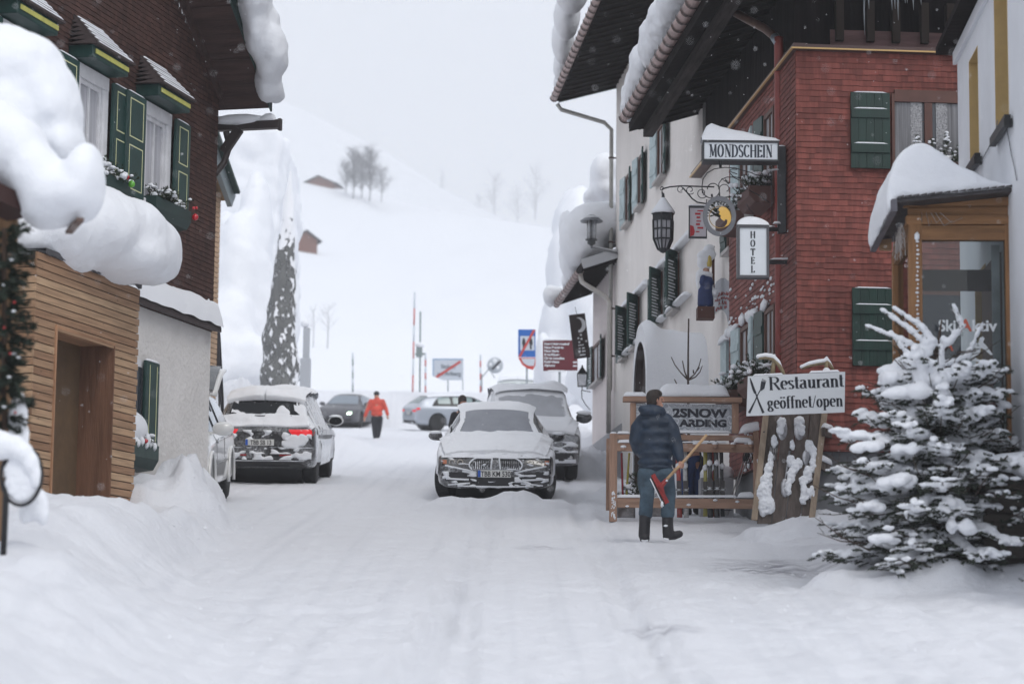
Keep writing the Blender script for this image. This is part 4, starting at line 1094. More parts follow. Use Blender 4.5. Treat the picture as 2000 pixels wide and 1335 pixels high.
# upper row (three openings), lower row (four openings)
zt = Z(1222, 350); zb_ = Z(1222, 448)
zbU = Z(1217, 453); ztU = Z(1222, 352)
for a, b in ((1224, 1232), (1249, 1257)):
    xa, xb = sorted((X(a), X(b))); r_window(xa, xb, zbU, ztU, ('flat', 'green'), ('flat', 'pale'))
zbV = Z(1284, 364); ztV = Z(1303, 240)
xa, xb = sorted((X(1287), X(1300))); r_window(xa, xb, zbU, ztU+.0, ('flat', 'green'), ('flat', 'pale'), sw=.5)
zbL = Z(1216, 705); ztL = Z(1219, 612)
for a, b in ((1219, 1226), (1241, 1249), (1283, 1294), (1316, 1327)):
    xa, xb = sorted((X(a), X(b))); r_window(xa, xb, zbL, ztL, ('part', 'green'), ('flat', 'green'), louv=True, sw=.46)
m = MB()
for a, b in ((1216, 1236), (1236, 1262), (1275, 1302), (1305, 1350)):
    xa, xb = sorted((X(a, .06), X(b, .06))); snow_strip(m, (xa, .06, ztL+.03), (xb, .06, ztL+.03), .12, .12, 14, a)
    snow_strip(m, (xa+.15, .09, zbL), (xb-.1, .09, zbL), .14, .08, 10, b)
m.build('ledge_speck', SNOW, WH)
# annex window
xa, xb = sorted((X(1161), X(1177))); w_ = r_window(xa, xb, Z(1170, 745), Z(1170, 668), ('flat', 'green'), ('flat', 'green'), louv=True, parent=AX, sw=.5)
# ground floor shutter near the bay
xa, xb = sorted((X(1417), X(1428))); 
m = MB(); m.box((xa, .03, Z(1420, 790)), (xb, .08, Z(1420, 672))); s_ = m.build('shutter', SHP, WH)
m = MB(); m.box((xa-.4, .02, Z(1420, 790)), (xa-.01, .035, Z(1420, 672))); m.build('window', GLASSD, WH)
m = MB(); snow_strip(m, (xa-.2, .06, Z(1420, 672)), (xb, .06, Z(1420, 672)), .14, .13, 8, 3); m.build('ledge_snow', SNOW, WH)
# corner window at the first floor next to the bay
xa, xb = sorted((X(1425), X(1437)))
r_window(xa, xb, Z(1430, 488), Z(1430, 410), ('none', ''), ('flat', 'green'), sw=.3)

# ------------------------------------------------------------------ red bay
RB = empty('red_shingled_bay', FR.M, 'brick-red shingled bay house with dark green shutters beside the white house', 'house')
zred = Z(1445, 924, .12); yB = .12
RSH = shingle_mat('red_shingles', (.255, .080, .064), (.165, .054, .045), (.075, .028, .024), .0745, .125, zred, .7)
m = MB(); m.box((xbayN+.004, -8, zred-.02), (xbay0, yB-.004, zgold-.02))
courses(m, xbayN, xbay0, zred, zgold-.03, .0745, yB-.004, 1, .010)
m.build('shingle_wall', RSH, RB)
m = MB(); courses(m, yB-.004+.018, -8, zred, zgold-.03, .0745, xbayN+.004, -1, .013, axis='y', topfn=lambda z, a, b: (-8, yB+.006))
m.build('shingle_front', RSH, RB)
m = MB(); m.box((xbayN+.1, -8, 0), (xbay0, .03, zred-.021)); m.build('plinth', mat('bay_plinth', (.16, .165, .175), .85, var=.25, vsc=1.5), RB)
# gold edge strip and flat cap
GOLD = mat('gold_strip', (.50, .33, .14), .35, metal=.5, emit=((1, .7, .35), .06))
xg = X(1345, .2)
m = MB(); m.box((xbayN-.1, .17, zgold-.018), (xg, .20, zgold)); m.box((xbayN-.12, -8, zgold-.018), (xbayN-.1, .20, zgold)); m.build('edge_strip', GOLD, RB)
m = MB(); m.box((xbayN-.09, -.02, zgold-.02), (xg, .169, zgold+.06)); m.box((xbayN-.09, -8, zgold-.02), (xbayN+1.2, -.021, zgold+.05))
m.add([(xbayN-.05, .1, zgold+.06), (xbayN-.05, -8, zgold+.06), (xbayN+.9, -8, zgold+.17), (xbayN+.9, .1, zgold+.17)], [(0,1,2,3)])
m.build('flashing', mat('brown_flashing', (.10, .06, .055), .5, metal=.3), RB)
m = MB(); m.box((xbayN+.55, -8, zgold+.18), (xbayN+.57, -.45, zgold+.42)); m.build('fascia_board', boardmat('purple_brown', (.13, .075, .072), 'y', 4), RB)
m = MB()
snow_strip(m, (xbayN+.50, -.5, zgold+.13), (xbayN+.50, -8, zgold+.13), .09, .05, 60, 2)
snow_strip(m, (xbayN+.50, -.2, zgold+.10), (xbayN+.50, -.5, zgold+.13), .05, .03, 6, 2); m.build('snow_cap', SNOW, RB)
# dark timber upper storey
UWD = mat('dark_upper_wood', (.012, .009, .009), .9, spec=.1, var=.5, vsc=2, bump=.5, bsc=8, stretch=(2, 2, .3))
xdk = X(1380)
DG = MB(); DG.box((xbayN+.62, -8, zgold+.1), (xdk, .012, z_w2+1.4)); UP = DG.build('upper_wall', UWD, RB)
m = MB(); m.box((xdk-.0, -.01, Z(1372, 330)), (xdk+.28, .02, z_w2-.8)); m.build('corner_board', mat('grey_board', (.16, .15, .15), .85), RB)
for py_ in (1640, 1700, 1750, 1806, 1856):
    yy = FR.px(py_, 60, xbayN+.5)[0]; m = MB(); m.box((xbayN+.46, yy-.05, zgold+.26), (xbayN+.6, yy+.05, zgold+.8)); m.build('joist_end', DARKW, RB)
m = MB()
for a, b in ((1437, 1441), (1462, 1466)):
    xa, xb = sorted((X(a), X(b))); m.box((xa, .012, Z(a, 300)), (xb+.05, .06, Z(a, 240)))
m.build('upper_shutter', DARKW, RB)
# icicles
m = MB(); rr = random.Random(3)
for px_, L in ((1688, 74), (1697, 20), (1742, 22), (1748, 20), (1754, 43), (1768, 8), (1784, 22), (1772, 8), (1799, 12)):
    p = RB.matrix_world.inverted() @ at(px_, -14, 30.6); l = (L+14)*30.6/FPX; m = MB()
    m.tube([p, p + Vector((.004, .004, -l*.4)), p + Vector((0, 0, -l))], [.018, .011, .002], 6)
    m.build('icicle', mat('ice', (.75, .8, .85), .1, trans=.6, spec=.8), RB)
# near eave
y1e, z1e = FR.px(1262, 247, X(1365) + 0); 
xe1 = X(1362); y1e, z1e = FR.px(1257, 250, xe1); g1y, g1z = FR.px(1222, 228, xe1); zw1 = FR.pl(1352, 221)[1]
zw1 = z1e + (y1e) * .30
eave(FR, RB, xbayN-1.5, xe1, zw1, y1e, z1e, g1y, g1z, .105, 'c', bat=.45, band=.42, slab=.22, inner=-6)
m = MB(); m.beam((xbayN-1.5, y1e-.08, z1e-.02), (xe1+.05, y1e-.08, z1e-.02), .16, .24); m.build('purlin', mat('weathered_beam', (.040, .033, .032), .9, spec=.15, var=.5, vsc=3, bump=.5, bsc=10, stretch=(.4, 4, 4)), RB)
m = MB(); rr = random.Random(5)
for i in range(9):
    y = g1y - .1 - i*.05; m.box((xe1-.03, y, z1e+.02-.05*rr.random()), (xe1+.02, y+.045, z1e+.16))
m.build('shingle_ends', DKW, RB)
pblobs([(1228, 205, 38.9, 17, 34, .4), (1238, 170, 38.5, 22, 40, .45), (1254, 130, 38, 26, 50, .45), (1275, 85, 37, 32, 55, .5), (1298, 45, 36.4, 38, 55, .5), (1322, 0, 35.6, 44, 55, .55), (1345, -40, 34.8, 46, 55, .6), (1245, 120, 38.4, 14, 30, .3), (1225, 180, 39.0, 14, 24, .3)], .035, 'snow_cap', RB, sm=6, disp=.12, dsc=.45)
# copper / red downpipe
P0 = [loc(RB, at(*p)) for p in ((1385, -12, 32.6), (1400, 8, 32.4), (1430, 22, 32.2), (1495, 57, 31.8), (1513, 72, 31.6), (1521, 90, 31.5))]
m = MB(); m.tube(P0, .058, 10); o = m.build('downpipe_elbow', mat('brown_pipe', (.115, .065, .05), .5, var=.3, vsc=6), RB)
pe = P0[-1]; pb = Vector((pe.x, pe.y, loc(RB, at(1524, 740, 31.5)).z))
m = MB(); m.tube([pe + Vector((0, 0, .12)), pe, pe.lerp(pb, .5), pb], .062, 12); m.build('downpipe', mat('red_pipe', (.26, .055, .045), .45, var=.15, vsc=5), RB)
m = MB(); m.tube([P0[-2] , P0[-1] + Vector((0, 0, .03))], .064, 12); m.build('pipe_collar', mat('zinc_blue', (.36, .42, .48), .4, metal=.5), RB)
# front windows and shutters (plane local x = xbayN)
def ff_(px_, py_): return FR.px(px_, py_, xbayN)
def front_shutter(p0, p1, parent=RB):
    (ya, zt_), (yb, zb2) = ff_(*p0), ff_(*p1); y0, y1 = sorted((ya, yb))
    m = MB(); xx = xbayN - .06
    nb = 5
    for i in range(nb):
        a = y0 + (y1-y0)*i/nb; b = y0 + (y1-y0)*(i+1)/nb - .004; m.box((xx, a, zb2), (xx+.03, b, zt_))
    m.box((xx-.022, y0+.01, zt_-.33), (xx-.001, y1-.01, zt_-.215)); m.box((xx-.022, y0+.01, zb2+.20), (xx-.001, y1-.01, zb2+.315))
    s = m.build('shutter', mat('dark_green_shutter', (.006, .030, .022), .5, var=.3, vsc=3, bump=.2, bsc=20, stretch=(1, 3, .3)), parent)
    m = MB()
    for zz in (zt_-.215, zb2+.315, zt_): snow_strip(m, (xx-.012 + (.025 if zz == zt_ else 0), y0+.03, zz), (xx-.012 + (.025 if zz == zt_ else 0), y1-.03, zz), .022 if zz != zt_ else .035, .016, 8, zz)
    m.build('snow_line', SNOW, s)
front_shutter((1659, 182), (1737, 331)); front_shutter((1662, 563), (1745, 716))
def front_window(px0, px1, pt, pb_, curt=True):
    (y0, z1), (y1, z0) = ff_(px0, pt), ff_(px1, pb_); a, b = sorted((y0, y1))
    BR = mat('red_brown_frame', (.10, .038, .026), .5, var=.2, vsc=4); xx = xbayN
    m = MB(); t = .07
    m.box((xx-.05, a, z0), (xx+.02, a+t, z1)); m.box((xx-.05, b-t*.5, z0), (xx+.02, b, z1)); m.box((xx-.055, a+t, z1-t*1.5), (xx+.02, b-t*.5, z1+.05)); m.box((xx-.05, a+t, z0), (xx+.02, b-t*.5, z0+t))
    c = ff_(1812, 250)[0]; m.box((xx-.045, c-.05, z0+t), (xx+.015, c+.05, z1-t*1.5))
    w = m.build('window', BR, RB)
    m = MB(); m.box((xx-.012, a+t, z0+t), (xx-.006, b-t*.5, z1-t*1.5)); m.build('pane', GLASSD, w)
    for s, (ca, cb) in enumerate(((ff_(1744, 0)[0], ff_(1797, 0)[0]), (ff_(1824, 0)[0], ff_(1880, 0)[0]))):
        m = MB(); n = 26
        vs = []
        for i in range(n+1):
            y = ca + (cb-ca)*i/n
            inner = (i/n) if s == 0 else 1 - i/n
            drop = 0
            vs.append((xx-.018 - .006*sin(i*1.3), y, z0+t)); vs.append((xx-.018 - .006*sin(i*1.3), y, z1-t*1.5-.005))
        m.add(vs, [(2*i, 2*i+2, 2*i+3, 2*i+1) for i in range(n)], True)
        m.build('curtain', mat('lace_curtain', (.20, .20, .21), .9, var=.4, vsc=3, stretch=(1, 9, .3)), w, fix=False)
        m = MB(); vs = []
        for i in range(21):
            z = z0 + t + (z1 - z0 - t*2.5) * i / 20; ww = .13 + .025*abs(sin(i*1.57/1.2))
            ye = cb if s == 0 else ca; sg = 1 if s == 0 else -1
            vs += [(xx-.026, ye, z), (xx-.026, ye + sg*ww, z)]
        m.add(vs, [(2*i, 2*i+2, 2*i+3, 2*i+1) for i in range(20)]); m.build('lace_edge', mat('lace', (.30, .30, .31), .9, var=.6, vsc=40), w, fix=False)
    return w
front_window(1740, 1950, 184, 345)
(yw0, zw0) = ff_(1745, 560); (yw1, zw1_) = ff_(1950, 735)
m = MB(); m.box((xbayN-.05, yw1, zw1_), (xbayN+.02, yw0, zw0)); w_ = m.build('window', MATS['red_brown_frame'], RB)
m = MB(); m.box((xbayN-.056, yw1+.08, zw1_+.08), (xbayN-.051, yw0-.08, zw0-.1)); m.build('pane', GLASSD, w_)
# bay side windows
for zt_, zb2 in ((FR.pl(1505, 222, yB)[1], FR.pl(1505, 385, yB)[1]), (FR.pl(1510, 600, yB)[1], FR.pl(1505, 748, yB)[1])):
    for a, b, nm, fm in ((1453, 1472, ('flat', 'pale'), ('flat', 'pale')), (1500, 1519, ('none', ''), ('flat', 'green'))):
        xa, xb = sorted((FR.pl(a, 500, yB)[0], FR.pl(b, 500, yB)[0])); r_window(xa, xb, zb2, zt_, nm if a > 1460 else ('flat', 'pale'), fm, parent=RB, yw=yB+.015, sw=.42)
# snow stuck to the shingles
m = MB(); rr = random.Random(8)
for i in range(46):
    x = rr.uniform(FR.pl(1512, 0, yB)[0], xbay0-.05); z = FR.pl(1505, 600, yB)[1] + .05 + abs(rr.gauss(0, .33))
    s = rr.uniform(.02, .07); m.blob((x, yB+.01, z), (s*1.6, .014, s*.45), 1, .5, 8)
for i in range(14):
    x = rr.uniform(FR.pl(1500, 0, yB)[0], xbay0-.05); z = FR.pl(1505, 610, yB)[1] + .06
    m.blob((x, yB+.07, z + rr.uniform(0, .08)), (rr.uniform(.1, .25), .05, rr.uniform(.05, .1)), 1, .4, 8)
for i in range(30):
    y = rr.uniform(-3.4, -1.7); z = zred + 3.62 + rr.uniform(0, .16); m.blob((xbayN-.012, y, z), (.01, rr.uniform(.02, .07), .008), 1, .3)
m.build('snow_speck', SNOW, RB)

# window boxes on the bay
BOXB = mat('brown_box', (.10, .048, .040), .7)
FB = Frame(FR.M @ Vector((0, yB, 0)), AZR)
def side_box(p0, p1, hgt, label, seed, n, depth=.34):
    xa = FB.pl(p0[0], p0[1], depth)[0]; xb = FB.pl(p1[0], p1[1], depth)[0]; z = FB.pl(p1[0], p1[1], depth)[1]
    xa, xb = sorted((xa, xb))
    return window_box(FB, xa, xb, z, hgt, depth, label, BOXB, seed, out=1, n=n, snow=.8, sp=.22)
zu = FB.pl(1505, 350, .34)[1]; xs_ = [FB.pl(p, 350, .34)[0] for p in (1508, 1466, 1441)]
def boxz(xa, xb, zt, lab, seed, n, up=1.0): return window_box(FB, min(xa, xb), max(xa, xb), zt, .24, .40, lab, BOXB, seed, out=1, n=n, snow=.8, sp=.26)
bw = abs(FB.pl(1519, 0, 0)[0] - FB.pl(1500, 0, 0)[0]) * 1.3
for pxc, zt_, lab, seed, n in ((1509, FR.pl(1505, 382, yB)[1], 'brown box of bushy firs, high on the red bay by the steel post', 21, 60),
                               (1462, FR.pl(1505, 382, yB)[1], 'brown window box with snowy firs, high on the red bay behind the round moon emblem', 22, 60),
                               (1509, FR.pl(1505, 745, yB)[1], 'brown window box with a snowy fir, low on the red bay behind the restaurant sign', 23, 70),
                               (1462, FR.pl(1505, 745, yB)[1], 'brown box of drooping snowy branches, low on the red bay above the ski rack', 24, 80)):
    xc = FB.pl(pxc, 500, 0)[0]; boxz(xc - bw/2, xc + bw/2, zt_ + .02, lab, seed, n)
# front box
(ya, za), (yb, zb3) = ff_(1768, 318), ff_(1950, 345)
FBX = Frame(FR.M @ Vector((xbayN, 0, 0)), AZR + pi/2)     # local x points right along the front, y points away from camera
def fbx(y): return -y
e = window_box(FBX, fbx(ya), fbx(yb), za-.02, .22, .26, 'brown window box with a row of small snow-dusted firs above the snowy porch roof', BOXB, 31, out=-1, n=70, snow=.5, sp=.13)
N_, S_, T_ = MB(), MB(), MB(); rr = random.Random(2); hw_ = abs(fbx(yb)-fbx(ya))/2
for i, h_ in enumerate((.34, .30, .38, .33, .40, .3, .36)):
    x = -hw_ + .12 + i*.19
    for k in range(60):
        t = rr.random(); a = rr.uniform(0, 2*pi); r = .10*(1-t)+.01; p = Vector((x, -.14, .22 + t*h_)); q = p + Vector((cos(a)*r, sin(a)*r*.7, .03))
        needles(N_, p, q, .03, 120, rr, .006)
        if rr.random() < .22: S_.blob(q, (.028, .024, .016), 1, .3)
N_.build('small_fir', NEEDLE, e, fix=False); S_.build('fir_snow', SNOW, e)
# ================================================================== lettering
def font_text(txt, size, bold=0.0, ext=.004, sx=1.0, align='CENTER', space=1.0):
    """mesh of a line of text lying in the xz plane, facing -y, centred on the origin"""
    c = bpy.data.curves.new('t', 'FONT'); c.body = txt; c.size = size; c.offset = bold; c.extrude = ext; c.align_x = align; c.space_character = space; c.resolution_u = 4
    o = bpy.data.objects.new('t', c); link(o)
    dg = bpy.context.evaluated_depsgraph_get(); me = bpy.data.meshes.new_from_object(o.evaluated_get(dg))
    bpy.data.objects.remove(o)
    M = Matrix.Rotation(pi/2, 4, 'X') @ Matrix.Diagonal((sx, 1, 1, 1))
    me.transform(M)
    return me
def place_mesh(me, name, m, parent, M):
    me.materials.clear(); me.materials.append(m); me.transform(M)
    o = bpy.data.objects.new(name, me); link(o); o.parent = parent; return o

# serif glyphs drawn as pen strokes: thick when vertical, thin when horizontal. unit: cap height 1
def arc(cx, cy, rx, ry, a0, a1, n=14): return [(cx + rx*cos(radians(a0 + (a1-a0)*i/n)), cy + ry*sin(radians(a0 + (a1-a0)*i/n))) for i in range(n+1)]
def serif(x, y, w=.13, h=.03): return [('s', [(x-w, y), (x+w, y)])]
GL_ = {
 'R': (.72, [[(.14, 0), (.14, 1)], [(.14, .97), (.36, .97)] + arc(.36, .745, .22, .225, 90, -90) + [(.14, .52)], [(.34, .52), (.64, .0)]], [(.14, 0), (.14, 1, -.5), (.66, 0)]),
 'e': (.46, [[(.07, .36), (.38, .36)] + arc(.23, .36, .16, .30, 0, 180)[1:] + arc(.24, .33, .17, .30, 180, 305)[1:]], []),
 's': (.40, [[(.31, .56)] + arc(.19, .52, .12, .13, 30, 180) + [(.12, .42), (.27, .28)] + arc(.19, .17, .13, .14, 40, -150)], []),
 't': (.32, [[(.14, .92), (.14, .14)] + arc(.22, .12, .08, .09, 180, 320, 8), [(.02, .64), (.28, .64)]], []),
 'a': (.48, [arc(.20, .52, .13, .13, 160, 20) + [(.34, .12)] + arc(.41, .12, .07, .09, 180, 300, 6), [(.33, .42)] + arc(.19, .19, .13, .16, 100, 300)], []),
 'u': (.54, [[(.13, .66), (.13, .18)] + arc(.24, .18, .11, .15, 180, 310, 8) + [(.38, .16)], [(.40, .66), (.40, .02)]], [(.08, .65, -.09), (.35, .65, -.09), (.45, .01, .09)]),
 'r': (.38, [[(.13, .66), (.13, 0)], [(.13, .45)] + arc(.26, .46, .12, .18, 170, 40, 8)], [(.13, .01), (.08, .65, -.09)]),
 'n': (.54, [[(.13, .66), (.13, 0)], [(.13, .48)] + arc(.27, .46, .13, .18, 160, 20, 8) + [(.40, .42), (.40, 0)]], [(.13, .01), (.40, .01), (.08, .65, -.09)]),
 'g': (.48, [arc(.21, .45, .13, .19, 0, 360, 18), [(.32, .58), (.44, .60)], [(.14, .27), (.10, .17), (.30, .11)] + arc(.23, -.08, .16, .13, 50, -180, 14) + [(.09, .02), (.16, .10)]], []),
 'o': (.48, [arc(.23, .33, .16, .31, 0, 360, 20)], []),
 'ö': (.48, [arc(.23, .33, .16, .31, 0, 360, 20), [(.12, .82), (.12, .93)], [(.33, .82), (.33, .93)]], []),
 'f': (.32, [[(.14, 0), (.14, .82)] + arc(.25, .84, .11, .13, 180, 40, 7), [(.02, .64), (.28, .64)]], [(.14, .01)]),
 '/': (.30, [[(.02, -.05), (.26, .95)]], []),
 'p': (.52, [[(.13, .66), (.13, -.28)], [(.13, .50)] + arc(.27, .33, .14, .31, 120, -120, 14) + [(.13, .14)]], [(.13, -.27), (.08, .65, -.09)]),
 'M': (.92, [[(.16, 0), (.19, 1)], [(.19, 1), (.45, .08)], [(.45, .08), (.72, 1)], [(.72, 1), (.76, 0)]], [(.16, 0), (.76, 0), (.16, 1, -.5), (.76, 1, .5)]),
 'O': (.80, [arc(.38, .5, .27, .48, 0, 360, 24)], []),
 'N': (.80, [[(.16, 0), (.16, 1)], [(.16, 1), (.63, .02)], [(.63, 0), (.63, 1)]], [(.16, 0), (.12, 1, -.5), (.63, 1)]),
 'D': (.76, [[(.14, 0), (.14, 1)], [(.14, .97)] + arc(.28, .5, .35, .47, 85, -85, 18) + [(.14, .03)]], [(.12, 1, -.5), (.12, 0, -.5)]),
 'S': (.58, [[(.46, .80)] + arc(.28, .76, .18, .21, 25, 180) + [(.14, .62), (.42, .40)] + arc(.28, .24, .19, .22, 40, -155)], []),
 'C': (.70, [arc(.38, .5, .28, .47, 42, 318, 22)], []),
 'H': (.80, [[(.15, 0), (.15, 1)], [(.62, 0), (.62, 1)], [(.15, .52), (.62, .52)]], [(.15, 0), (.15, 1), (.62, 0), (.62, 1)]),
 'E': (.62, [[(.14, 0), (.14, 1)], [(.14, .97), (.50, .97)], [(.14, .52), (.42, .52)], [(.14, .03), (.52, .03)], [(.50, .97), (.50, .82)], [(.52, .03), (.52, .2)], [(.42, .44), (.42, .6)]], [(.12, 1, -.4), (.12, 0, -.4)]),
 'I': (.34, [[(.16, 0), (.16, 1)]], [(.16, 0), (.16, 1)]),
 'T': (.64, [[(.31, 0), (.31, 1)], [(.04, .97), (.58, .97)], [(.04, .97), (.04, .8)], [(.58, .97), (.58, .8)]], [(.31, 0)]),
 'L': (.60, [[(.14, 0), (.14, 1)], [(.14, .03), (.50, .03)], [(.50, .03), (.50, .24)]], [(.14, 1), (.12, 0, -.4)]),
}
def serif_text(txt, h, sx=1.0, thick=.155, thin=.055, track=0.0, y=0.0, d=.003):
    """returns (MB, width); glyphs in the xz plane"""
    mb = MB(); x = 0
    def seg(p, q):
        dx, dz = q[0]-p[0], q[1]-p[1]; L = sqrt(dx*dx + dz*dz) or 1; c = abs(dz)/L
        return thin + (thick - thin) * c**1.5, dx/L, dz/L
    for ch in txt:
        if ch == ' ': x += .3; continue
        wd, strokes, serifs = GL_[ch]
        for st in strokes:
            n = len(st); L = []; R = []
            for i, p in enumerate(st):
                a = st[max(0, i-1)]; b = st[min(n-1, i+1)]; t, ux, uz = seg(a, b)
                if ch in 'MN/' and n == 2:
                    k = {'M': [0, 2], 'N': [0, 2]}.get(ch)
                    t = thick if ch != '/' else thin*1.1
                    if k is not None and strokes.index(st) in k: t = thin*1.3
                L.append((p[0]-uz*t/2, p[1]+ux*t/2)); R.append((p[0]+uz*t/2, p[1]-ux*t/2))
            vs = []; 
            for l, r in zip(L, R): vs += [((x+l[0])*h*sx, y, l[1]*h), ((x+r[0])*h*sx, y, r[1]*h)]
            mb.add(vs, [(2*i, 2*i+1, 2*i+3, 2*i+2) for i in range(n-1)])
        for s_ in serifs:
            w0 = .11; off = 0
            if len(s_) == 3: off = s_[2]*.1 if abs(s_[2]) >= .4 else 0; w0 = .08 if abs(s_[2]) < .4 else .1
            sx_, sz_ = s_[0]+off, s_[1]; t = thin*.8; sz_ = min(max(sz_, -.28), 1)
            mb.add([((x+sx_-w0)*h*sx, y-.0004, (sz_-t/2)*h), ((x+sx_+w0)*h*sx, y-.0004, (sz_-t/2)*h), ((x+sx_+w0)*h*sx, y-.0004, (sz_+t/2)*h), ((x+sx_-w0)*h*sx, y-.0004, (sz_+t/2)*h)], [(0,1,2,3)])
        x += wd + track
    return mb, (x - track) * h * sx

INK = mat('ink', (.015, .018, .028), .6)
STEEL = mat('dark_steel', (.055, .058, .062), .5, metal=.6, var=.2, vsc=8)
FACEW = mat('sign_white', (.72, .76, .80), .4, var=.05, vsc=2)
def face_frame(px, py, Y, yaw=0.0, tilt=0.0):
    """matrix at a pixel; x right, z up, facing the camera (-y); yaw turns it about z"""
    return Matrix.Translation(at(px, py, Y)) @ Matrix.Rotation(yaw, 4, 'Z') @ Matrix.Rotation(tilt, 4, 'Y')
def k_(Y): return Y / FPX

# ---------------------------------------------------------------- lit box sign MONDSCHEIN
Y0 = 30.6; k = k_(Y0)
BS = empty('box_sign', face_frame(1447, 295, Y0), 'white box sign lettered MONDSCHEIN under a wedge of snow', 'sign')
W2, H2_ = 73*k, 17*k
m = MB(); m.box((-W2, 0, -H2_), (W2, .22, H2_)); m.build('face', FACEW, BS)
fr = MB(); t = .018
for (a, b) in (((-W2-t, -.02, H2_), (W2+t, .24, H2_+.03)), ((-W2-t, -.02, -H2_-.028), (W2+t, .24, -H2_)), ((-W2-t, -.02, -H2_), (-W2, .03, H2_)), ((W2, -.02, -H2_), (W2+t, .24, H2_)), ((-W2-t, .21, -H2_), (-W2, .24, H2_))): fr.box(a, b)
bevel(fr.build('frame', STEEL, BS), .004)
tx, wd = serif_text('MONDSCHEIN', 25*k, 1.0, .19, .055, .0)
sxx = (127*k) / wd; tx, wd = serif_text('MONDSCHEIN', 25*k, sxx, .20/sxx*.78, .06, .0)
tx.build('lettering', mat('sign_letter_grey', (.035, .045, .065), .6), BS, M=Matrix.Translation((-wd/2, -.004, -12.5*k)) , fix=False)
S_ = MB()
def wf(u, v):
    x = -W2 - .03 + (2*W2+.06) * u; y = -.03 + .28*v
    h = lerp_tab([(0, .06), (.06, .20), (.13, .245), (.25, .20), (.5, .15), (.75, .09), (.95, .055), (1, .015)], u)
    return (x, y + .01, H2_ + .028 + h * (sin(pi * min(max(v, .0), 1))**.35 if 0 < v < 1 else 0) * (1 + .06 * mn.noise(Vector((x*5, y*5, 0)))))
S_.grid(wf, 60, 14); S_.build('snow_cap', SNOW, BS)
# steel post with arms and scrollwork
SP = empty('sign_post', at(1524, 330, 31.15), 'upright steel post carrying the box sign and the hotel sign by arms', 'post')
m = MB(); a = loc(SP, at(1526, 287, 31.0)); b = loc(SP, at(1528, 456, 31.0)); hw_ = .052
m.box((a.x-hw_, a.y-.05, b.z), (a.x+hw_, a.y+.05, a.z)); bevel(m.build('post', STEEL, SP), .006)
m = MB()
for (pa, pb_) in ((((1500, 448), (1528, 448))), ((1502, 512), (1546, 512))): 
    p, q = loc(SP, at(*pa, 30.9)), loc(SP, at(*pb_, 31.0)); MB().beam(p, q, .04, .05).build('arm', STEEL, SP)
p = loc(SP, at(1546, 505, 31.0)); m.beam(p + Vector((0, 0, .12)), p + Vector((0, 0, -.2)), .03, .03)
m.build('wall_plate', STEEL, SP); MB().beam(loc(SP, at(1530, 312, 31.1)), loc(SP, at(1545, 312, 31.3)), .04, .1).build('arm', STEEL, SP)
m = MB()
m.tube([loc(SP, at(x, y, 30.9)) for x, y in ((1512, 336), (1507, 336), (1508, 440), (1522, 440))], .006, 6)
m.tube([loc(SP, at(x, y, 30.9)) for x, y in ((1507, 345), (1490, 344), (1475, 341), (1468, 338))], .006, 6)
m.tube([loc(SP, at(x, y, 30.9)) for x, y in ((1462, 371), (1480, 380), (1498, 392), (1503, 396))], .006, 6)
m.tube([loc(SP, at(x, y, 30.9)) for x, y in ((1458, 398), (1463, 408), (1472, 417))], .005, 6)
m.build('brace', IRON, SP)
m = MB(); 
for (pa, pb_, h) in (((1503, 510), (1545, 509), .02), ((1502, 446), (1512, 446), .02), ((1510, 440), (1524, 440), .03), ((1506, 336), (1520, 335), .02), ((1538, 456), (1550, 455), .05)):
    p, q = loc(SP, at(*pa, 30.9)), loc(SP, at(*pb_, 30.95)); snow_strip(m, p + Vector((0, 0, .02)), q + Vector((0, 0, .02)), .045, h, 6, h)
m.blob(a + Vector((0, 0, 0)), (.06, .05, .025), 2, .2)
m.build('snow_dabs', SNOW, SP)
# scroll bracket with ring emblem under the box sign
def spiral(cx, cy, r0, r1, a0, a1, n=30): return [(cx + (r0 + (r1-r0)*i/n) * cos(radians(a0 + (a1-a0)*i/n)), cy - (r0 + (r1-r0)*i/n) * sin(radians(a0 + (a1-a0)*i/n))) for i in range(n+1)]
SC_ = empty('scroll_bracket', at(1408, 340, 30.6), 'wrought iron scrollwork hanging below the box sign', 'bracket')
def S2(pts, Y=30.6): return [loc(SC_, at(x, y, Y)) for x, y in pts]
m = MB()
m.tube(S2([(1372, 378), (1371, 365), (1373, 350), (1381, 338), (1395, 330), (1415, 327), (1435, 328), (1452, 333), (1470, 338)]), .0065, 6)
m.tube(S2(spiral(1391, 370, 19, 9, 190, 540)), .0065, 6)
m.tube(S2(spiral(1417, 370, 4, 13, -420, -180) ), .0055, 6)
m.tube(S2([(1404, 370), (1404, 358), (1410, 350), (1420, 346), (1432, 346), (1444, 352), (1453, 360), (1460, 370)]), .0065, 6)
m.tube(S2([(1440, 340), (1428, 336), (1425, 332), (1430, 330), (1440, 331)]), .0055, 6)
m.tube(S2([(1425, 337), (1432, 345), (1448, 348)]), .006, 6)
m.tube(S2([(1407, 314), (1407, 327)]), .018, 8)
m.tube(S2([(1390, 379), (1391, 385)]), .012, 6)
m.build('scrollwork', IRON, SC_)
RE = empty('ring_emblem', at(1405, 422, 30.5), 'round grey ring emblem with a golden moon in the middle', 'sign')
kk = k_(30.5)
def ell(cx, cy, rx, ry, a, y=0): return Vector((cx + rx*cos(a), y, cy + ry*sin(a)))
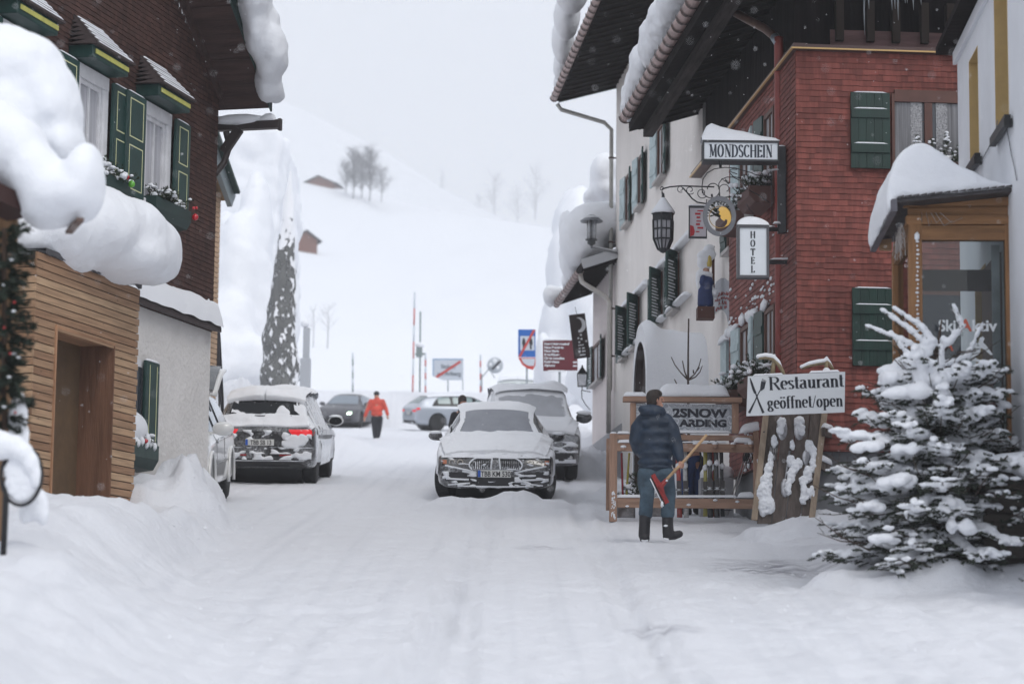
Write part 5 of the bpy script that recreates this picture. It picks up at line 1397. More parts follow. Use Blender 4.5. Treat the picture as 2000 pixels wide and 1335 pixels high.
def ring_mb(rx, ry, w, d, n=48):
    m = MB()
    for i in range(n):
        a, b = 2*pi*i/n, 2*pi*(i+1)/n
        P = [ell(0,0,rx,ry,a,-d), ell(0,0,rx,ry,b,-d), ell(0,0,rx-w,ry-w,b,-d), ell(0,0,rx-w,ry-w,a,-d)]; Q = [p + Vector((0, 2*d, 0)) for p in P]
        m.add(P+Q, [(0,1,2,3),(7,6,5,4),(0,4,5,1),(3,2,6,7)])
    return m
ring_mb(33*kk, 40*kk, 9*kk, .02).build('ring', mat('grey_enamel', (.13, .135, .15), .5), RE)
m = MB(); cc = Vector((2*kk, 0, -2*kk)); R1 = 22*kk
m.tube([cc + Vector((cos(t)*R1, 0, sin(t)*R1)) for t in [2*pi*i/40 for i in range(41)]], .005, 6, caps=False); m.build('inner_ring', mat('brass', (.35, .22, .07), .35, metal=.8), RE)
face = [(4, 21), (12, 18), (18, 11), (21, 2), (21, -7), (16, -16), (8, -20), (13, -13), (14, -6), (10, -4), (8, -8), (3, -5), (0, -1), (1, 3), (-3, 6), (-1, 10), (-4, 14), (-2, 19)]
m = MB(); m.prism([(x*kk + 2*kk, z*kk - 2*kk) for x, z in face], (-.008, .008)); m.build('moon', mat('gold_leaf', (.72, .44, .10), .4, metal=.35), RE)
m = MB(); rr = random.Random(5)
for a in (100, 86, 74, 62, 50, 38, 150, 162, 174): 
    p = Vector((cos(radians(a))*27*kk + 2*kk, 0, sin(radians(a))*28*kk - 2*kk)); d = Vector((cos(radians(a)), 0, sin(radians(a)))); t = Vector((-d.z, 0, d.x))
    m.beam(p - d*.022, p + d*.022, .008, .010); m.beam(p - d*.015 + t*.014, p + d*.018 - t*.012, .008, .008)
m.build('lettering', INK, RE)
m = MB(); m.tube([(0, 0, 40*kk), (-.0, 0, 40*kk + .05)], .01, 6); m.tube([(-.17, 0, 24*kk), (-.16, 0, 34*kk)], .006, 6); m.build('hanger', IRON, RE)

# hotel sign
HSN = empty('hotel_sign', face_frame(1471, 491, 30.5), 'upright white HOTEL sign in a grey steel frame with rounded snow', 'sign')
kk = k_(30.5); W3, H3 = 31.5*kk, 53*kk
m = MB(); m.box((-W3+.03, -.0, -H3+.03), (W3-.03, .12, H3-.03)); m.build('face', FACEW, HSN)
m = MB()
for a, b in (((-W3, -.02, H3-.035), (W3, .14, H3)), ((-W3, -.02, -H3), (W3, .14, -H3+.035)), ((-W3, -.02, -H3+.035), (-W3+.032, .14, H3-.035)), ((W3-.032, -.02, -H3+.035), (W3, .14, H3-.035))): m.box(a, b)
bevel(m.build('frame', mat('grey_frame', (.10, .10, .11), .5, metal=.3), HSN), .004)
m = MB()
for i, ch in enumerate('HOTEL'):
    g_, wd = serif_text(ch, 13.5*kk, 1.0, .20, .06); g_.xf(Matrix.Translation((-wd/2 - .003, -.005, H3 - .06 - (i*17.2 + 17)*kk))); m.add(g_.v, g_.f)
m.build('lettering', INK, HSN, fix=False)
m = MB()
def hf(u, v):
    x = -W3*1.03 + 2.06*W3*u; y = -.03 + .18*v; h = .118 * (max(0, sin(pi*u))**.45) * (1 + .1*cos(3*u)) 
    return (x, y, H3 + .001 + h * (sin(pi*v)**.4 if 0 < v < 1 else 0))
m.grid(hf, 30, 10); m.build('snow_cap', SNOW, HSN)
# small red and white ice cream panel
IP = empty('framed_sign', face_frame(1363, 434, 33.5, yaw=.0), 'small red and white framed panel hanging between lantern and ring emblem', 'sign')
kk = k_(33.5)
m = MB(); m.box((-17*kk, .0, -30*kk), (17*kk, .03, 30*kk)); m.build('face', mat('panel_white', (.62, .58, .62), .4), IP)
m = MB()
for a, b in (((-18*kk, -.01, 29*kk), (19*kk, .045, 33*kk)), ((-18*kk, -.01, -32*kk), (18*kk, .045, -29*kk)), ((-18*kk, -.01, -29*kk), (-16*kk, .045, 29*kk)), ((16*kk, -.01, -29*kk), (18*kk, .045, 29*kk))): m.box(a, b)
m.build('frame', STEEL, IP)
m = MB(); m.prism([(-15.5*kk, -29*kk), (-15.5*kk, -6*kk), (-9*kk, -8*kk), (-6*kk, -18*kk), (-8*kk, -26*kk)], (-.006, -.001))
rr = random.Random(2)
for i in range(7): z = (22 - i*7)*kk; x0 = (-3 + rr.uniform(-3, 2))*kk; m.box((x0, -.005, z), (x0 + rr.uniform(5, 12)*kk, -.001, z + rr.uniform(2, 4.5)*kk))
m.build('print', mat('panel_red', (.50, .02, .03), .5), IP)
m = MB(); snow_strip(m, (-20*kk, .02, 33*kk), (20*kk, .02, 33*kk), .05, .02, 8, 1); m.build('snow_cap', SNOW, IP)
m = MB(); m.beam((15*kk, .03, 30*kk), (60*kk, .9, 30*kk), .02, .02); m.build('arm', STEEL, IP)

# lantern on scroll bracket
LN = empty('hanging_lantern', at(1295, 450, 33.0), 'large glass lantern with a snow cone hanging from an iron scroll arm', 'lantern')
def L2(pts, Y=33.0): return [loc(LN, at(x, y, Y)) for x, y in pts]
kk = k_(33.0)
prof = [(20, 2), (21, -5), (20.5, -9)]; 
def hexpt(r, z, i, n=6, ph=.3): a = 2*pi*i/n + ph; return Vector((cos(a)*r*kk, sin(a)*r*kk, z*kk))
m = MB()
for i in range(6):
    for (r, z, r2, z2) in ((21, 20, 20, -18), (20, -18, 11, -38)): m.beam(hexpt(r, z, i), hexpt(r2, z2, i), .022, .022)
    for (r, z) in ((21, 20), (20.6, 2), (20, -18), (11, -38)): m.beam(hexpt(r, z, i), hexpt(r, z, i+1), .020, .020)
    a = (hexpt(21, 20, i) + hexpt(21, 20, i+1))/2; b = (hexpt(20, -18, i) + hexpt(20, -18, i+1))/2; c = (hexpt(11, -38, i) + hexpt(11, -38, i+1))/2; m.beam(a, b, .012, .012); m.beam(b, c, .012, .012)
m.lathe([(22*kk, 20*kk), (22*kk, 32*kk), (23.5*kk, 33*kk)], (0,0,0), 6, smooth=False, M=Matrix.Rotation(.3, 4, 'Z')); m.lathe([(.001, -46*kk), (5*kk, -44*kk), (11*kk, -38*kk), (0.001, -38*kk)], (0,0,0), 6, smooth=False)
m.lathe([(24*kk, 33*kk), (20*kk, 36*kk), (4*kk, 60*kk), (2.5*kk, 74*kk), (.001, 76*kk)], (0,0,0), 8)
m.build('frame', mat('lantern_iron', (.045, .048, .052), .5, metal=.4), LN)
m = MB(); m.lathe([(20*kk, 20*kk), (19*kk, -17*kk), (10.5*kk, -37*kk), (.001, -37.5*kk)], (0,0,0), 6, smooth=False, M=Matrix.Rotation(.3, 4, 'Z')); m.build('glass', mat('milky_glass', (.42, .42, .45), .25, var=.25, vsc=6), LN)
m = MB(); m.lathe([(23*kk, 33.5*kk), (23.5*kk, 37*kk), (21*kk, 42*kk), (15*kk, 50*kk), (9*kk, 59*kk), (5*kk, 65*kk), (.001, 68*kk)], (0,0,0), 24); m.build('snow_cap', SNOW, LN)
m = MB(); m.tube(L2([(1293, 374), (1294, 384), (1295, 395)]), .010, 6); m.tube(L2([(1292, 395), (1287, 402)]), .006, 5); m.tube(L2([(1297, 395), (1302, 402)]), .006, 5)
m.tube(L2([(1290, 367), (1293, 364), (1297, 368), (1293, 372), (1289, 369)]), .008, 6)
m.tube(L2([(1293, 369), (1308, 365), (1330, 363), (1360, 364), (1395, 365)]), .010, 6)
m.tube(L2(spiral(1329, 369, 3, 7, -90, 300, 20)), .006, 5); m.tube(L2(spiral(1348, 371, 3, 9, -90, 320, 24)), .006, 5); m.tube(L2(spiral(1371, 377, 4, 11, -60, 330, 26)), .006, 5)
m.tube(L2([(1333, 366), (1342, 376), (1352, 388), (1362, 395), (1380, 398)]), .010, 6)
m.build('scroll_arm', IRON, LN)

# street lamp on the far downpipe
kk = k_(48.6)
WL = empty('wall_lamp', at(1155, 480, 48.6), 'modern lamp with flat disc hat and glass tube on an arm', 'lamp')
m = MB(); m.lathe([(5*kk, 62*kk), (9*kk, 60*kk), (10*kk, 58*kk), (23*kk, 50*kk), (22*kk, 48*kk), (8*kk, 51*kk)], (0,0,0), 24); m.build('hat', mat('lamp_grey', (.22, .23, .25), .4, metal=.4), WL)
m = MB(); m.lathe([(9.5*kk, 50*kk), (9.5*kk, 12*kk)], (0,0,0), 20); m.build('glass_tube', mat('tube_glass', (.5, .52, .55), .1, var=.3, vsc=20, alpha=.45), WL)
m = MB(); m.lathe([(3*kk, 50*kk), (4*kk, 30*kk), (3*kk, 12*kk)], (0,0,0), 10); m.lathe([(12*kk, 13*kk), (12*kk, 11*kk), (8*kk, 10*kk), (8*kk, 4*kk), (3*kk, 1*kk), (3*kk, 0), (.001, 0)], (0,0,0), 20)
for i in range(3): a = i*2.1+.4; m.tube([(cos(a)*10*kk, sin(a)*10*kk, 12*kk), (cos(a)*10*kk, sin(a)*10*kk, 52*kk)], .008, 5)
m.build('base', mat('lamp_dark', (.08, .085, .09), .5, metal=.4), WL)
m = MB(); m.tube([(0, 0, 0), (0, 0, -3*kk), loc(WL, at(1205, 494, 49.6))], .022, 8); q = loc(WL, at(1206, 496, 49.8)); m.box(q + Vector((-.03, -.03, -.09)), q + Vector((.03, .03, .12))); m.build('arm', MATS['lamp_grey'], WL)
m = MB(); m.blob((0, 0, 56*kk), (18*kk, 18*kk, 4*kk), 2, .1); snow_strip(m, (3*kk, 0, 1*kk-.02), loc(WL, at(1200, 492, 49.5)) + Vector((0, 0, .02)), .035, .02, 10, 1); m.build('snow_cap', SNOW, WL)
# carriage lamp at the annex corner
kk = k_(53.5)
CL = empty('carriage_lamp', at(1137, 742, 53.5), 'small black carriage lamp on a curled arm at the annex corner', 'lamp')
m = MB()
for i in range(4):
    a = [(-1,-1),(1,-1),(1,1),(-1,1)]; p, q = a[i], a[(i+1) % 4]; r = 8*kk
    m.beam((p[0]*r, p[1]*r, -12*kk), (p[0]*r*1.15, p[1]*r*1.15, 13*kk), .014, .014); m.beam((p[0]*r, p[1]*r, -12*kk), (q[0]*r, q[1]*r, -12*kk), .016, .016); m.beam((p[0]*r*1.15, p[1]*r*1.15, 13*kk), (q[0]*r*1.15, q[1]*r*1.15, 13*kk), .016, .016)
m.lathe([(13*kk, 13*kk), (11*kk, 16*kk), (3*kk, 25*kk), (1.5*kk, 29*kk), (.001, 30*kk)], (0,0,0), 4, smooth=False, M=Matrix.Rotation(pi/4, 4, 'Z'))
m.build('frame', IRON, CL)
m = MB(); m.box((-7*kk, -7*kk, -11*kk), (7*kk, 7*kk, 12*kk)); m.build('glass', mat('lamp_glass', (.55, .55, .58), .15, alpha=.5), CL)
m = MB(); m.tube([(0, 0, -12*kk), (0, 0, -20*kk), (17*kk, .3, -20*kk)], .012, 6); m.tube([(-1*kk, 0, -20*kk), (0, .02, -36*kk), (8*kk, .1, -48*kk), (17*kk, .3, -56*kk)], .010, 6); m.build('arm', IRON, CL)
# black moon sign on a chain
kk = k_(52)
MS = empty('moon_sign', face_frame(1132, 656, 52, tilt=-.13), 'tilted black metal sign with a cut-out crescent moon hanging from the annex eave', 'sign')
m = MB(); m.box((-16*kk, 0, -44*kk), (16*kk, .02, 44*kk)); m.build('plate', mat('dark_plate', (.035, .022, .022), .5, metal=.3), MS)
cr = arc(2, 22, 13, 15, 110, -105, 20) + arc(-1.5, 24, 9, 12, -88, 92, 16)
m = MB(); m.prism([(x*kk, z*kk) for x, z in cr], (-.004, -.001))
for (x, z, r) in ((3, 2, 2.2), (-3, -4, 2), (3, -6, 2.2), (-2, -12, 2), ): m.lathe([(.001, -.004), (r*kk, -.004), (r*kk, -.001)], (x*kk, 0, z*kk), 12, axis='Y')
for (x0, z0, x1, z1) in ((-5, -19, 6, -17), (-5, -25, -1, -23), (2, -26, 7, -23), (-6, -33, -2, -28), (1, -32, 8, -29), (-4, -39, 7, -36)): m.box((x0*kk, -.004, z0*kk), (x1*kk, -.001, z1*kk))
m.build('cutout_pattern', mat('snow_seen_through', (.72, .74, .77), .8), MS)
m = MB(); m.tube([(0, .01, 44*kk), (-.02, .01, 44*kk + .16)], .006, 5); m.build('chain', IRON, MS)
# saint figure niche, painted panel
kk = k_(36.5)
ST = empty('saint_figure', at(1378, 600, 36.6), 'small painted figure in a blue robe on a bracket, buried in snow', 'statue')
m = MB(); m.lathe([(.11, 0), (.125, .04), (.12, .2), (.11, .32), (.13, .38), (.10, .46), (.05, .5)], (0,0,0), 16); m.blob((-.04, -.08, .40), (.06, .05, .10), 2, .1); m.build('robe', mat('blue_robe', (.012, .03, .12), .6, var=.3, vsc=6), ST)
m = MB(); m.blob((0, -.01, .56), (.06, .06, .08), 2, .05); m.build('head', mat('painted_skin', (.45, .25, .18), .6), ST)
m = MB(); m.box((-.13, -.12, -.18), (.13, .2, -.001)); m.box((.10, .0, .25), (.14, .06, .95)); o = m.build('console', mat('console_wood', (.09, .035, .025), .8), ST)
m = MB(); m.lathe([(.035, 0), (.045, .05), (.03, .2), (.001, .24)], (.05, -.05, .62), 10); m.build('gold_wing', mat('gold_paint', (.55, .42, .10), .5), ST)
m = MB(); 
for c, r in (((-.02, 0, .68), (.12, .1, .12)), ((0, 0, .50), (.13, .12, .06)), ((.02, .0, .80), (.16, .1, .09)), ((-.10, -.02, .42), (.06, .07, .16)), ((.06, .02, .34), (.07, .1, .2)), ((.06, 0, .9), (.09, .08, .08)), ((.14, -.02, .22), (.06, .08, .07))): m.blob(c, r, 2, .2, 8)
o = m.build('snow_cap', SNOW, ST); remesh(o, .02, 3, .02, .1)
# painted scroll panel on the wall
x0, z0 = FR.pl(1395, 610, .01); 
pts = [(1394, 560), (1400, 549), (1408, 543), (1416, 543), (1423, 549), (1427, 560), (1430, 580), (1431, 605), (1429, 625), (1427, 640), (1424, 650), (1422, 632), (1419, 616), (1413, 606), (1406, 604), (1399, 609), (1394, 617)]
m = MB(); P = [Vector((FR.pl(a, b, .008)[0], .008, FR.pl(a, b, .008)[1])) for a, b in pts]; m.add(P, [tuple(range(len(P)))])
PP = empty('painted_scroll', FR.M @ Matrix.Translation((X(1410), 0, Z(1410, 600))), 'faded grey scroll with red script painted on the white wall', 'mural')
m.xf(PP.matrix_world.inverted() @ FR.M); m.build('scroll', mat('scroll_grey', (.36, .37, .40), .9, var=.15, vsc=3), PP, fix=False)
m = MB(); rr = random.Random(6)
for row_ in range(4):
    for j in range(9):
        a = 1397 + j*3.4 + rr.uniform(-.8, .8); b = 575 + row_*9 - (j-4)*.4 + abs(j-4)*1.0
        pz = [FR.pl(a + dx, b + dy, .012) for dx, dy in ((0, 0), (rr.uniform(.5, 1.2), rr.uniform(-7, -4)), (rr.uniform(1.5, 2.6), rr.uniform(-3, 1)), (rr.uniform(2.6, 3.4), rr.uniform(-6, 0)))]
        if row_ < 2 or rr.random() < .6: m.tube([PP.matrix_world.inverted() @ FR.M @ Vector((x, .012, z)) for x, z in pz], .007, 4)
m.build('script', mat('faded_red', (.30, .07, .06), .9), PP)
# arched snow-covered entrance canopy
xc_ = X(1383) + .78; out_ = .97
AC = empty('arched_canopy', FR.M @ Matrix.Translation((xc_, 0, 2.2)), 'arched dark timber entrance canopy under a smooth barrel of snow', 'canopy')
zA = FR.px(1262, 668, xc_)[1] - 2.2; hs_ = .72; zS = zA - .75
def aprof(r, n=16): return [(-hs_*r, -1.2)] + [(-hs_*r*cos(pi*i/n), zS + (zA - zS)*sin(pi*i/n)*(1 if r <= 1 else (r-1)*.6+1)) for i in range(n+1)] + [(hs_*r, -1.2)]
m = MB(); P = aprof(1.0); Q = aprof(.88); n = len(P)
for i in range(n-1):
    a, b, c, d = P[i], P[i+1], Q[i+1], Q[i]
    m.add([(a[0], out_, a[1]), (b[0], out_, b[1]), (c[0], out_, c[1]), (d[0], out_, d[1]), (a[0], 0, a[1]), (b[0], 0, b[1]), (c[0], 0, c[1]), (d[0], 0, d[1])], [(0,1,2,3),(0,4,5,1),(3,2,6,7)])
m.build('arch', mat('dark_arch_wood', (.045, .028, .026), .7, var=.3, vsc=4), AC)
m = MB()
for i in range(7): x = -.56 + i*.16; m.box((x, out_-.12, -1.2), (x+.155, out_-.10, zS + (zA-zS)*sqrt(max(0, 1-((x+.08)/.66)**2))*.95))
m.build('door_boards', mat('dark_door_wood', (.035, .022, .022), .7, var=.4, vsc=4, stretch=(3, 3, .3)), AC)
m = MB()
def sf_(u, v):
    a = pi*u; r = 1.16; x = -hs_*r*cos(a) * (1 + .0*v); z = zS + (zA-zS)*sin(a)**.75 * 1.0 + .17*sin(a)
    if u < .02: z = -1.3; x = -hs_*1.25
    if u > .98: z = -1.3; x = hs_*1.25
    z += .04*mn.noise(Vector((x*2, v*3, 0))) + .22*max(0, v-.75)*4*0 + (.16*exp(-((v-.88)/.16)**2) + .03*v) * sin(a)
    return (x, out_*1.02*v, z)
m.grid(sf_, 40, 20)
def cap(vv):
    pts_ = [Vector(sf_(i/40, vv)) for i in range(41)]; inn = [Vector((max(-hs_, min(hs_, p.x*.86)), p.y, min(p.z-.14, zS + (zA-zS)*sqrt(max(0, 1-min(1, (p.x*.86/hs_)**2))) ))) for p in pts_]
    b = len(m.v); m.v += [tuple(p) for p in pts_] + [tuple(p) for p in inn]
    for i in range(40): m.f.append((b+i, b+i+1, b+42+i, b+41+i)); m.smooth.append(True)
cap(1.0)
m.build('snow_cap', SNOW, AC)
# sapling in front of the canopy
SG = empty('sapling', at(1343, 800, 34.2), 'leafless fir sapling with upward bare twigs behind the rack board', 'tree')
BRK2 = mat('sapling_bark', (.10, .075, .065), .8, var=.3, vsc=20)
def G2(pts, Y=34.2): return [loc(SG, at(x, y, Y)) for x, y in pts]
m = MB(); m.tube(G2([(1345, 850), (1344, 760), (1344, 690), (1345, 622)]), [.022, .017, .013, .011], 6); m.build('trunk', BRK2, SG)
m = MB()
for pts_ in ([(1343, 741), (1330, 728), (1318, 712), (1311, 697)], [(1343, 740), (1337, 725), (1333, 704)], [(1344, 741), (1357, 730), (1365, 715), (1369, 700)], [(1344, 742), (1358, 736), (1367, 726), (1372, 713)], [(1330, 756), (1322, 750), (1317, 740)], [(1355, 729), (1354, 722)], [(1361, 724), (1366, 717)]):
    q = G2(pts_); m.tube(q, [.012, .010, .008, .007][:len(q)], 5)
m.build('branch', BRK2, SG)

# ================================================================== white shop on the far right with a glazed timber porch
AZW = math.atan(300 / FPX)
FW = Frame((at(1880, 900, 27.0).x, 27.0, 0), AZW)
WS = empty('white_shop', FW.M, 'smooth white rendered house with yellow window reveals behind the glazed porch', 'house')
WSP = mat('blue_white_render', (.72, .74, .78), .85, var=.08, vsc=1)
_, zeW = FW.pl(1880, 62)
holes = []
for (p0, p1, pt, pb_) in ((1895, 1912.5, 100, 330), (1946, 1972, -60, 262), (1901, 1922, 530, 900)):
    xa, xb = sorted((FW.pl(p0, 300)[0], FW.pl(p1, 300)[0])); holes.append((xa, xb, FW.pl((p0+p1)/2, pb_)[1], FW.pl((p0+p1)/2, pt)[1]))
def wall_with_holes(m, x0, x1, z0, z1, holes, y0, y1):
    xs = sorted({x0, x1, *[h[0] for h in holes], *[h[1] for h in holes]})
    for a, b in zip(xs, xs[1:]):
        hh = sorted([h for h in holes if h[0] <= a + 1e-6 and h[1] >= b - 1e-6], key=lambda h: h[2]); z = z0
        for h in hh: m.box((a, y0, z), (b, y1, h[2])); z = h[3]
        m.box((a, y0, z), (b, y1, z1))
m = MB(); wall_with_holes(m, -7, 0, -1, zeW + .1, holes, -.4, 0); m.box((-.35, -7, -1), (0, -.401, zeW)); m.build('wall', WSP, WS)
YR = mat('yellow_reveal', (.52, .36, .15), .8, var=.12, vsc=3)
for i, h in enumerate(holes):
    m = MB(); m.box((h[1]-.012, -.36, h[2]+.01), (h[1]-.001, .004, h[3]-.01)); m.box((h[0], -.36, h[3]-.012), (h[1]-.013, .004, h[3]-.001)); m.box((h[0]+.001, -.36, h[2]+.01), (h[0]+.012, .004, h[3]-.013))
    w_ = m.build('window', YR, WS)
    m = MB(); m.box((h[0]+.013, -.38, h[2]), (h[1]-.013, -.365, h[3]-.013)); m.build('pane', GLASSD, w_)
    if i < 2:
        m = MB(); m.beam((h[0]-.25, .05, h[2]-.0), (h[1]-.1, .05, h[2]-.0), .06, .09); m.box((h[0]-.28, .01, h[2]-.08), (h[0]-.22, .09, h[2]+.0)); m.build('sill_rail', IRON, w_)
m = MB(); m.beam((.3, .10, zeW-.02), (-7, .10, zeW-.02), .22, .08); m.build('eave_board', DKW, WS)
m = MB(); m.beam((.1, .02, zeW-.16), (-7, .02, zeW-.16), .04, .14); m.build('cornice', WSP, WS)
m = MB()
for pts_ in ([(1948, 235), (1944, 262), (1930, 290), (1916, 316)], [(1964, 240), (1970, 270), (1975, 300), (1982, 330), (1986, 352)]):
    m.tube([FW.I @ at(x, y, 24.4) if False else Vector((FW.pl(x, y, .015)[0], .015, FW.pl(x, y, .015)[1])) for x, y in pts_], .006, 5)
m.build('cable', mat('cable', (.2, .2, .22), .6), WS)
# brown door wall seen through the porch
xa, xb = sorted((FW.pl(1925, 600)[0], FW.pl(1958, 600)[0]))
m = MB(); m.box((xa, .003, 0), (xb, .04, FW.pl(1950, 500)[1])); m.build('door_frame', mat('porch_inner_brown', (.10, .05, .028), .7, var=.3, vsc=3, stretch=(2, 2, .4)), WS)

PORW = boardmat('honey_timber', (.26, .135, .062), 'z', 5)
PORX = boardmat('honey_timber_beam', (.25, .13, .06), 'y', 5)
FP = Frame((at(1787, 900, 23.2).x, 23.2, 0), AZW)
EP = empty('glazed_porch', FP.M, 'glazed honey-coloured timber porch with a great curl of snow on its roof', 'porch')
yr = FP.px(1990, 600, 0)[0]            # front right end (negative)
def fz(px, py, x=0): return FP.px(px, py, x)[1]
def fy(px, x=0): return FP.px(px, 600, x)[0]
z0p = fz(1900, 893); zgt_ = fz(1850, 468); 
m = MB()
def post(xa, xb, ya, yb, za, zb): m.box((xa, ya, za), (xb, yb, zb))
post(0, .13, fy(1802), fy(1776), z0p-.2, fz(1800, 434)); o = bevel(m.build('post', PORW, EP), .006)
m = MB(); post(0, .13, fy(1993), fy(1965), z0p-.2, fz(1960, 434)); bevel(m.build('post', PORW, EP), .006)
m = MB(); xbk = 1.65; ybk = fy(1776); post(xbk, xbk+.12, ybk-.12, ybk, z0p-.2, fz(1800, 434)); bevel(m.build('post', PORW, EP), .006)
m = MB()
m.box((.005, fy(1965)-.0, zgt_), (.115, fy(1802), fz(1850, 440))); m.box((-.01, yr, fz(1850, 438)), (.14, ybk+.02, fz(1850, 421))); m.box((.02, yr, fz(1850, 420)), (.10, ybk-.0, fz(1850, 402)))
m.build('front_beam', PORX, EP)
m = MB(); m.box((.141, ybk-.11, fz(1850, 440)-.12), (xbk, ybk-.01, fz(1850, 421))); m.build('side_beam', boardmat('honey_timber_side', (.25, .13, .06), 'x', 5), EP)
m = MB(); m.box((.01, yr, z0p-.1), (.12, ybk, z0p+.06)); m.box((.121, ybk-.1, z0p-.1), (xbk, ybk, z0p+.06)); m.build('bottom_beam', PORX, EP)
m = MB(); m.box((.02, yr, -.8), (xbk, ybk-.02, z0p-.101)); m.build('base', mat('dark_base_wood', (.05, .035, .028), .8, var=.4, vsc=4), EP)
def glass_mat(name, a=.16):
    m = bpy.data.materials.new(name); m.use_nodes = True; nt = m.node_tree; out = nt.nodes['Material Output']; nt.nodes.remove(nt.nodes['Principled BSDF'])
    t = nt.nodes.new('ShaderNodeBsdfTransparent'); t.inputs[0].default_value = (.80, .84, .84, 1); g = nt.nodes.new('ShaderNodeBsdfGlossy'); g.inputs['Roughness'].default_value = .03
    fr = nt.nodes.new('ShaderNodeFresnel'); fr.inputs['IOR'].default_value = 1.5; mxs = nt.nodes.new('ShaderNodeMixShader')
    nt.links.new(fr.outputs[0], mxs.inputs[0]); nt.links.new(t.outputs[0], mxs.inputs[1]); nt.links.new(g.outputs[0], mxs.inputs[2]); nt.links.new(mxs.outputs[0], out.inputs[0]); return m
PGL = glass_mat('porch_glass')
m = MB(); m.box((.05, fy(1965)+.0, z0p+.061), (.056, fy(1802), zgt_)); gl = m.build('front_glass', PGL, EP)
m = MB(); m.box((.131, ybk-.06, z0p+.061), (xbk, ybk-.054, fz(1850, 440)-.121)); m.build('side_glass', PGL, EP)
# frosted strip inside, dark interior mullion
m = MB(); m.box((.30, fy(1962), z0p), (.32, fy(1946), zgt_)); m.build('aluminium_strip', mat('alu', (.34, .35, .36), .4, metal=.3, var=.3, vsc=3), EP)
m = MB(); m.box((.0605, fy(1964), zgt_-.36), (.0655, fy(1803), zgt_-.14)); 
m.xf(Matrix.Translation((.9, 0, 0))); m.build('inner_beam', mat('inner_dark', (.06, .03, .02), .7), EP)
# roof
yoE = FP.px(1752, 395, -.25)[0]; zE = FP.px(1752, 395, -.25)[1]; zWl = FP.px(1990, 371, -.25)[1]; slp = (zWl - zE) / (yoE - yr)
m = MB(); x1r = xbk + .45
m.add([(-.25, yoE, zE), (x1r, yoE, zE), (x1r, yr-.05, zWl), (-.25, yr-.05, zWl), (-.25, yoE, zE+.035), (x1r, yoE, zE+.035), (x1r, yr-.05, zWl+.035), (-.25, yr-.05, zWl+.035)], [(0,1,2,3),(4,5,6,7),(0,1,5,4),(1,2,6,5),(2,3,7,6),(3,0,4,7)])
n = 16
for i in range(n):
    ya = yoE + (yr - yoE) * i/n; yb = yoE + (yr-yoE)*(i+1)/n + .01; za = zE + (zWl-zE)*i/n + .036
    m.add([(-.29, ya, za+.012), (-.29, yb, za+.026), (x1r, yb, za+.026), (x1r, ya, za+.012), (-.29, ya, za), (-.29, yb, za+.0), (x1r, yb, za), (x1r, ya, za)], [(0,1,2,3),(0,1,5,4),(0,3,7,4)])
m.build('roof', mat('slate', (.045, .04, .042), .6, var=.4, vsc=8), EP)
m = MB(); m.box((-.27, yoE+.001, zE-.09), (x1r, yoE+.05, zE+.03)); 
for i in range(6): m.box((-.272 + i*.4, yoE+.051, zE-.085), (-.28+.38 + i*.4, yoE+.062, zE+.02))
m.build('eave_board', mat('slate_edge', (.09, .085, .10), .45, var=.3, vsc=5), EP)
for i in range(7):
    m = MB(); x = -.18 + i*.32; m.add([(x, yoE-.01, zE-.02), (x+.09, yoE-.01, zE-.02), (x+.09, ybk+.0, zE-.02 + (yoE-ybk)*slp), (x, ybk, zE-.02+(yoE-ybk)*slp), (x, yoE-.01, zE-.12), (x+.09, yoE-.01, zE-.12), (x+.09, ybk, zE-.14+(yoE-ybk)*slp), (x, ybk, zE-.14+(yoE-ybk)*slp)], [(0,1,2,3),(4,5,6,7),(0,1,5,4),(1,2,6,5),(2,3,7,6),(3,0,4,7)])
m.build('rafters', boardmat('light_rafter', (.36, .22, .12), 'y', 5), EP)
m = MB(); m.add([(-.02, ybk+.05, fz(1850, 402)), (-.02, yr, fz(1850, 402)+.0), (-.02, yr, zWl-.01), (-.02, yoE-.08, zE-.01)], [(0,1,2,3)]); m.add([(.02, ybk+.05, fz(1850, 402)), (.02, yr, fz(1850, 402)+.0), (.02, yr, zWl-.01), (.02, yoE-.08, zE-.01)], [(0,1,2,3)])
m.build('gable_board', PORX, EP)
# snow on the porch roof: profile extruded back along the eave
SPX = [(1752, 389), (1742, 418), (1735, 404), (1733, 375), (1737, 342), (1748, 308), (1765, 284), (1788, 270), (1816, 273), (1848, 297), (1880, 323), (1925, 346), (1960, 355), (1992, 363), (1992, 371)]
m = MB(); prof = [FP.px(a, b, -.22) for a, b in SPX]
nS = 14
for i in range(nS+1):
    t = i/nS; x = -.24 + (x1r+.2)*t; e = 1 - .10*abs(2*t-1)**4
    for j, (y, z) in enumerate(prof):
        hz_ = z - (zE + (yoE - y)*slp + .05); wob = .04*mn.noise(Vector((x*1.5, y*2, z*2)))
        m.v.append((x, y + wob, (zE + (yoE-y)*slp + .05) + hz_*e*(1+.12*mn.noise(Vector((x*.9, 2, y))))))
np_ = len(prof)
for i in range(nS):
    for j in range(np_):
        j2 = (j+1) % np_; m.f.append((i*np_+j, i*np_+j2, (i+1)*np_+j2, (i+1)*np_+j)); m.smooth.append(True)
m.f.append(tuple(range(np_))); m.smooth.append(True); m.f.append(tuple(reversed(range(nS*np_, (nS+1)*np_)))); m.smooth.append(True)
so_ = m.build('snow_cap', SNOW, EP); remesh(so_, .03, 8, .05, .3)
